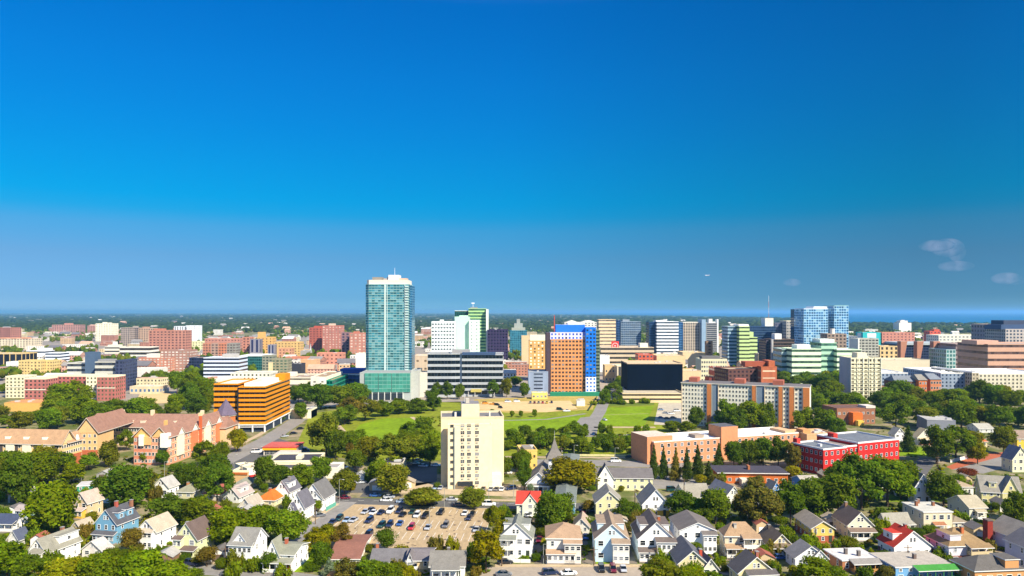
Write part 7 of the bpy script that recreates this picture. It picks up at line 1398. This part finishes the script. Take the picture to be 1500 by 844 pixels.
for px, base, col, kind, an in [(738, 843.5, 'grey', 'sedan', 4), (806, 841.5, 'dark blue', 'suv', 12), (833, 842, 'white', 'sedan', 6), (881, 836, 'black', 'suv', -92), (898, 836.5, 'maroon', 'suv', -92), (913, 836, 'silver', 'sedan', -92), (282, 828, 'dark blue', 'suv', -20), (343, 837, 'white', 'sedan', -10), (335, 843, 'grey', 'sedan', -10), (468, 757, 'grey', 'sedan', 40), (1141, 819, 'blue', 'sedan', 10), (608, 833, 'white', 'pickup', -95), (254, 806, 'maroon', 'sedan', -92)]: car(px, base, an, col, kind, fs_)
dv = 'on a driveway between houses'
for px, base, col, kind, an in [(858, 789, 'blue', 'sedan', -95), (790, 793, 'maroon', 'sedan', -100), (851, 748, 'dark blue', 'sedan', -95), (855, 751, 'maroon', 'sedan', -95), (867, 749, 'dark blue', 'sedan', -95), (786, 772, 'blue', 'sedan', -100), (772, 757, 'white', 'sedan', -60), (1272, 792, 'grey', 'sedan', -20), (740, 826, 'black', 'sedan', 10), (990, 728, 'white', 'sedan', 0), (985, 720, 'dark green', 'van', 0), (692, 824, 'maroon', 'sedan', 10)]: car(px, base, an, col, kind, dv)
sh = 'by the red and yellow shop'
for px, base, col, kind, an in [(376, 663.5, 'white', 'van', 10), (389, 660.5, 'white', 'van', 20), (430, 636, 'black', 'sedan', 40), (440, 629, 'black', 'sedan', 40), (447, 660, 'dark blue', 'sedan', 0), (417, 640, 'silver', 'sedan', 40)]: car(px, base, an, col, kind, sh, False)
fd = 'on the sandy field'
for px, base, col, kind, an in [(777, 591, 'grey', 'suv', -90), (783, 591, 'maroon', 'suv', -90), (789, 591, 'grey', 'suv', -90), (795, 591, 'red', 'suv', -90), (801, 591, 'yellow', 'suv', -90), (808, 590.5, 'dark blue', 'suv', -90), (733, 598, 'black', 'suv', -60), (711, 592, 'orange', 'van', 10), (722, 593, 'orange', 'pickup', 0), (728, 594, 'black', 'suv', -40), (744, 589.5, 'white', 'van', 0), (757, 589, 'white', 'van', 0), (820, 601, 'dark green', 'van', -30), (830, 603, 'white', 'pickup', 10)]: car(px, base, an, col, kind, fd, False)
rd = 'on the road past the hedge belt'
for px, base, col, kind, an in [(922, 671, 'dark green', 'sedan', 0), (935, 670.5, 'dark blue', 'sedan', 0), (902, 677, 'white', 'van', 0), (870, 637, 'blue', 'sedan', 60), (886, 616, 'white', 'sedan', -70)]: car(px, base, an, col, kind, rd, False)
yd = 'in the yard beside the long slab apartments'
for px, base, col, kind, an in [(968, 601, 'pale blue', 'sedan', -30), (975, 606, 'silver', 'sedan', -30), (983, 607, 'white', 'sedan', 10), (992, 603, 'white', 'van', 0), (968, 613, 'blue', 'sedan', 10), (977, 614, 'dark blue', 'sedan', 10), (986, 613, 'grey', 'sedan', 10)]: car(px, base, an, col, kind, yd, False)
gt = 'at the foot of the glass tower'
for px, base, col, kind, an in [(560, 589, 'silver', 'sedan', 0), (570, 590, 'white', 'sedan', 0), (620, 590, 'white', 'van', 0), (584, 590, 'grey', 'sedan', 0), (594, 589, 'maroon', 'sedan', 0)]: car(px, base, an, col, kind, gt, False)
bg2 = 'in the lot behind the black glass office'
for i in range(8): car(884 + i % 4 * 5, 552 + i // 4 * 8 + (i % 4) * .4, -90, ['white', 'dark blue', 'silver', 'black', 'blue', 'white', 'grey', 'maroon'][i], 'sedan', bg2, False)
name_all(cars, lambda o: 'van' if 'van' in o.name else 'car', lambda p: p + 's', lambda o: 'parked cars and vans')

# ------------------------------------------------------------------ lamps, poles, fences, hedge
GM = M('8f9088', .6, .08); WD = M('6a5642', .9, .15)
poles = []
def pole(px, base, top, kind, place):
    x, y = G(px, base); h = zat(y, top); 
    if kind == 'lamp':
        r = empty('street_lamp', (x, y, 0)); b = MB(); b.cyl(0, 0, .11, .07, 0, h, GM, 8); b.build('pole', r); b = MB(); b.box(-.06, 1.5, -.05, .05, h - .1, h, GM); b.build('arm', r); b = MB(); b.box(1.2, 1.9, -.14, .14, h - .22, h - .101, M('c8c8c0', .4, .03)); b.build('lamp_head', r)
    else:
        r = empty('utility_pole', (x, y, 0)); b = MB(); b.cyl(0, 0, .17, .12, 0, h, WD, 8); b.build('pole', r); b = MB(); b.box(-1.2, 1.2, -.06, .06, h - .9, h - .75, WD); b.build('crossarm', r)
        b = MB(); b.cyl(.35, -.1, .22, .22, h - 2.6, h - 1.7, M('9a9c9c', .5, .05), 8); b.build('transformer', r)
    poles.append((r, px, base, 'thin grey street lamp' if kind == 'lamp' else 'brown timber utility pole', place))
for q in [(497, 737, 702, 'lamp', 'at the car park street corner'), (581, 727, 706, 'lamp', 'by the main street bend'), (651, 743, 714, 'lamp', 'at the back edge of the car park'), (629, 775, 743, 'lamp', 'in the middle of the car park'), (716, 738, 706, 'lamp', 'in front of the tall cream tower'), (752, 730, 703, 'lamp', 'beside the grey steepled church'), (826, 768, 746, 'utility', 'above the tan hipped roof house'), (901, 671, 656, 'lamp', 'in front of the hedge belt'), (841, 668, 652, 'lamp', 'among the hedge belt trees'), (822, 668, 655, 'utility', 'among the hedge belt trees'), (1002, 735, 700, 'utility', 'beside the pale green house'), (1070, 815, 782, 'utility', 'in front of the tan open porch house'), (962, 829, 800, 'utility', 'in front of the dark brown roofed white house'), (870, 829, 801, 'utility', 'in front of the pale blue porch house'), (735, 830, 803, 'utility', 'in front of the white double porch house'), (330, 830, 800, 'utility', 'in front of the big white gabled house'), (1330, 828, 798, 'utility', 'beside the bright red roofed house'), (462, 768, 742, 'utility', 'beside the sloping street'), (930, 742, 716, 'utility', 'by the main street behind the cream house'), (1194, 796, 770, 'utility', 'in front of the yellow brick based house'), (796, 826, 797, 'lamp', 'beside the tan hipped roof house'), (119, 705, 683, 'lamp', 'near the brown roofed apartments'), (241, 700, 676, 'lamp', 'in front of the brown roofed apartments'), (342, 680, 665, 'lamp', 'by the shop yard'), (1374, 686, 668, 'utility', 'beside the brown driveway'), (202, 722, 690, 'utility', 'behind the beige roofed white house'), (1388, 570, 548, 'lamp', 'before the white roofed apartment complex')]: pole(*q)
name_all(poles, lambda o: 'street lamp' if 'lamp' in o.name else 'utility pole', lambda p: p + 's', lambda o: 'street lamps' if 'lamp' in o.name else 'utility poles')
def wall_line(name, label, cat, pts, h, col, th=.12, part='panel'):
    r = empty(name, (*G(*pts[0]), 0)); tag(r, label, cat); q = [Vector(G(*p)) for p in pts]; b = MB(); p0 = q[0]
    for a, c in zip(q, q[1:]):
        d = (c - a).normalized(); n = Vector((-d.y, d.x)) * th / 2; b.prism([tuple(a - n - p0), tuple(c - n - p0), tuple(c + n - p0), tuple(a + n - p0)], 0, h, M(col, .8, .1))
    b.build(part, r); b = MB(); L_ = (q[-1] - p0).length
    for i in range(int(L_ / 3) + 1):
        pt = p0.lerp(q[-1], i * 3 / max(L_, 3)) - p0; b = MB(); b.box(pt.x - .09, pt.x + .09, pt.y - .16, pt.y - .07, 0, h + .1, M(col, .8, .1)); b.build('post', r)
wall_line('fence', 'low white garden wall in front of the tan hipped roof house', 'fence', [(800, 826), (842, 826)], 1.0, 'e0dcd0')
wall_line('fence', 'white picket fence in front of the white double porch house', 'fence', [(733, 824), (777, 824.5)], 1.0, 'e2dfd6')
wall_line('fence', 'long white fence beside the brown driveway', 'fence', [(1392, 678), (1418, 672)], 1.6, 'dcdad2')
wall_line('fence', 'dark timber fence at the near end of the car park', 'fence', [(641, 806), (676, 807)], 1.3, '6c6258')
wall_line('fence', 'green panel fence beside the white corner house', 'fence', [(478, 749), (492, 741)], 1.5, '5aa08c')
wall_line('fence', 'pale fence along the hedge belt beside the road', 'fence', [(800, 667.5), (948, 669)], .9, 'd0c890')
wall_line('fence', 'dark green fence running up the yellow field', 'fence', [(862, 602), (874, 583)], 1.6, '2c4030')
T(360, 834, 36, 14, 'g', 'hedge'); T(376, 836, 30, 14, 'g', 'hedge'); T(388, 838, 24, 12, 'g', 'hedge'); T(262, 808, 30, 14, 'k', 'hedge'); T(765, 820, 20, 6, 'k', 'hedge')
for _ in range(1500):                    # garden shrubs and hedges in the gaps between the houses
    if sum(1 for q in TREES if q[5] == 'bush') > 285: break
    px, ba = rnd.uniform(-10, 1510), 700 + 150 * rnd.random() ** .8
    if 440 < px < 730 and 730 < ba < 808 or 950 < px < 1055 and ba < 716 or ba > 826 and 720 < px < 960 or 440 < px < 1060 and 724 < ba < 746: continue
    x, y = G(px, ba)
    if inside(x, y, 1.6) or any(abs(px - q[1]) < 12 and abs(ba - q[2]) < 7 for q in TREES if q[2] > 690 and q[5] == 'bush'): continue
    k = rnd.uniform(.7, 1.5); m_ = (ba - HY) / 330
    T(px, ba, 18 * k * m_, 13 * k * m_ * rnd.uniform(.8, 1.3), rnd.choice('gkdoymg'), rnd.choice(['hedge', 'round', 'hedge']))
sheds = []
for _ in range(600):
    if len(sheds) >= 34: break
    px, ba = rnd.uniform(-5, 1505), rnd.uniform(700, 838)
    if 430 < px < 735 and 722 < ba < 812 or 950 < px < 1055 and ba < 716 or ba > 822 and 715 < px < 965 or 400 < px < 1060 and 722 < ba < 748 or 640 < px < 760 and ba < 725: continue
    x, y = G(px, ba)
    if any(inside(x + a, y + c, 1.5) for a in (-3, 0, 3) for c in (0, 2.5, 5)): continue
    w_, d_, h_ = rnd.uniform(3.2, 6), rnd.uniform(4, 6), rnd.uniform(2.3, 3.2); FOOT.append((x, y + d_ / 2, (1, 0), w_ / 2, d_ / 2))
    root = empty('garden_shed', (x, y, 0)); cw, cc = rnd.choice([('white', 'e6e2d8'), ('tan', 'c8b088'), ('grey', '9a9894'), ('brown', '8a6a50')]); rw, rc = rnd.choice([('dark', '5c5856'), ('beige', 'b8a890'), ('pale grey', 'b4b0a8'), ('reddish', '9a5a4a')])
    b = MB(); m_ = M(cc, .8, .1); b.box(-w_ / 2, w_ / 2, 0, d_, 0, h_, m_); b.poly([(-w_ / 2, 0, h_), (w_ / 2, 0, h_), (0, 0, h_ + 1.1)], m_); b.build('wall', root)
    b = MB(); rm = ROOF(rc); b.slab([(w_ / 2 + .3, -.3, h_ - .1), (w_ / 2 + .3, d_ + .3, h_ - .1), (0, d_ + .3, h_ + 1.3), (0, -.3, h_ + 1.3)], .15, rm); b.slab([(-w_ / 2 - .3, d_ + .3, h_ - .1), (-w_ / 2 - .3, -.3, h_ - .1), (0, -.3, h_ + 1.3), (0, d_ + .3, h_ + 1.3)], .15, rm); b.build('roof', root)
    b = MB(); b.box(-w_ * .3, w_ * .3, -.06, -.005, .05, 2.1, M(rnd.choice(['d8d4cc', '6a5a4c', 'f0eee8']), .6, .06)); b.build('door', root)
    s, rel = nearest_ref(px, ba); sheds.append((root, px, ba, f'small {cw} shed with {rw} roof', f'{rel} the {s}'))
name_all(sheds, lambda o: 'shed', lambda p: p.replace('shed', 'sheds').replace('roof', 'roofs'), lambda o: 'garden sheds and garages')
# garden bits: planter, stair, gull
o = empty('aeroplane', (0, 0, 0)); y = 2600; o.location = ((1036 - 750) / F * y, y, zat(y, 403.5)); tag(o, 'tiny pale aeroplane low in the empty blue sky', 'aeroplane'); o.rotation_euler = (0, 0, R(200))
b = MB(); n = 10
for i in range(n):
    a0, a1 = 6.283 * i / n, 6.283 * (i + 1) / n; secs = [(-9, .25), (-6, 1.1), (5, 1.3), (8, .9), (9.5, .1)]
    for (x0, r0), (x1, r1) in zip(secs, secs[1:]): b.poly([(x0, r0 * math.cos(a0), r0 * math.sin(a0)), (x1, r1 * math.cos(a0), r1 * math.sin(a0)), (x1, r1 * math.cos(a1), r1 * math.sin(a1)), (x0, r0 * math.cos(a1), r0 * math.sin(a1))], M('d0cfd8', .5, .03))
b.build('fuselage', o)
for s in (-1, 1): b = MB(); b.slab([(-1, s * 1.1, .1), (2.2, s * 1.1, .1), (-.6, s * 13, .6), (-1.8, s * 13, .6)][::s], .3, M('b8b8c8', .5, .03)); b.build('wing', o)
b = MB(); b.slab([(-8.8, -4, .6), (-7.6, 0, .6), (-8.8, 4, .6), (-9.2, 4, .6), (-9.2, -4, .6)], .15, M('b8b8c8', .5, .03)); b.build('tailplane', o); b = MB(); b.box(-9.2, -7.4, -.12, .12, .5, 4, M('8a8fae', .5, .03)); b.build('tail_fin', o)

# ------------------------------------------------------------------ tree labels
SZ = sorted(t_[4] for t_ in TREES); s1, s2 = SZ[len(SZ) // 3], SZ[2 * len(SZ) // 3]
items = []
for root, px, base, kind, h_, nm, shape in TREES:
    s, rel = nearest_ref(px, base); sz = 'tall' if h_ > s2 else 'medium' if h_ > s1 else 'small'
    w_ = {'tree': 'tree', 'conifer_tree': 'tree', 'bush': 'bush'}[nm]; kw = 'pointed ' + ('brownish' if kind == 'm' else 'silvery' if kind == 's' else 'dark') if shape == 'conifer' else KWORD[kind]
    items.append((root, px, base, f'{sz} {kw} {w_}', f'{rel} the {s}'))
name_all(items, lambda o: 'bush' if o.name.startswith('bush') else 'tree', lambda p: p + 'es' if p.endswith('bush') else p + 's', lambda o: 'bushes' if o.name.startswith('bush') else 'trees among the houses and park')
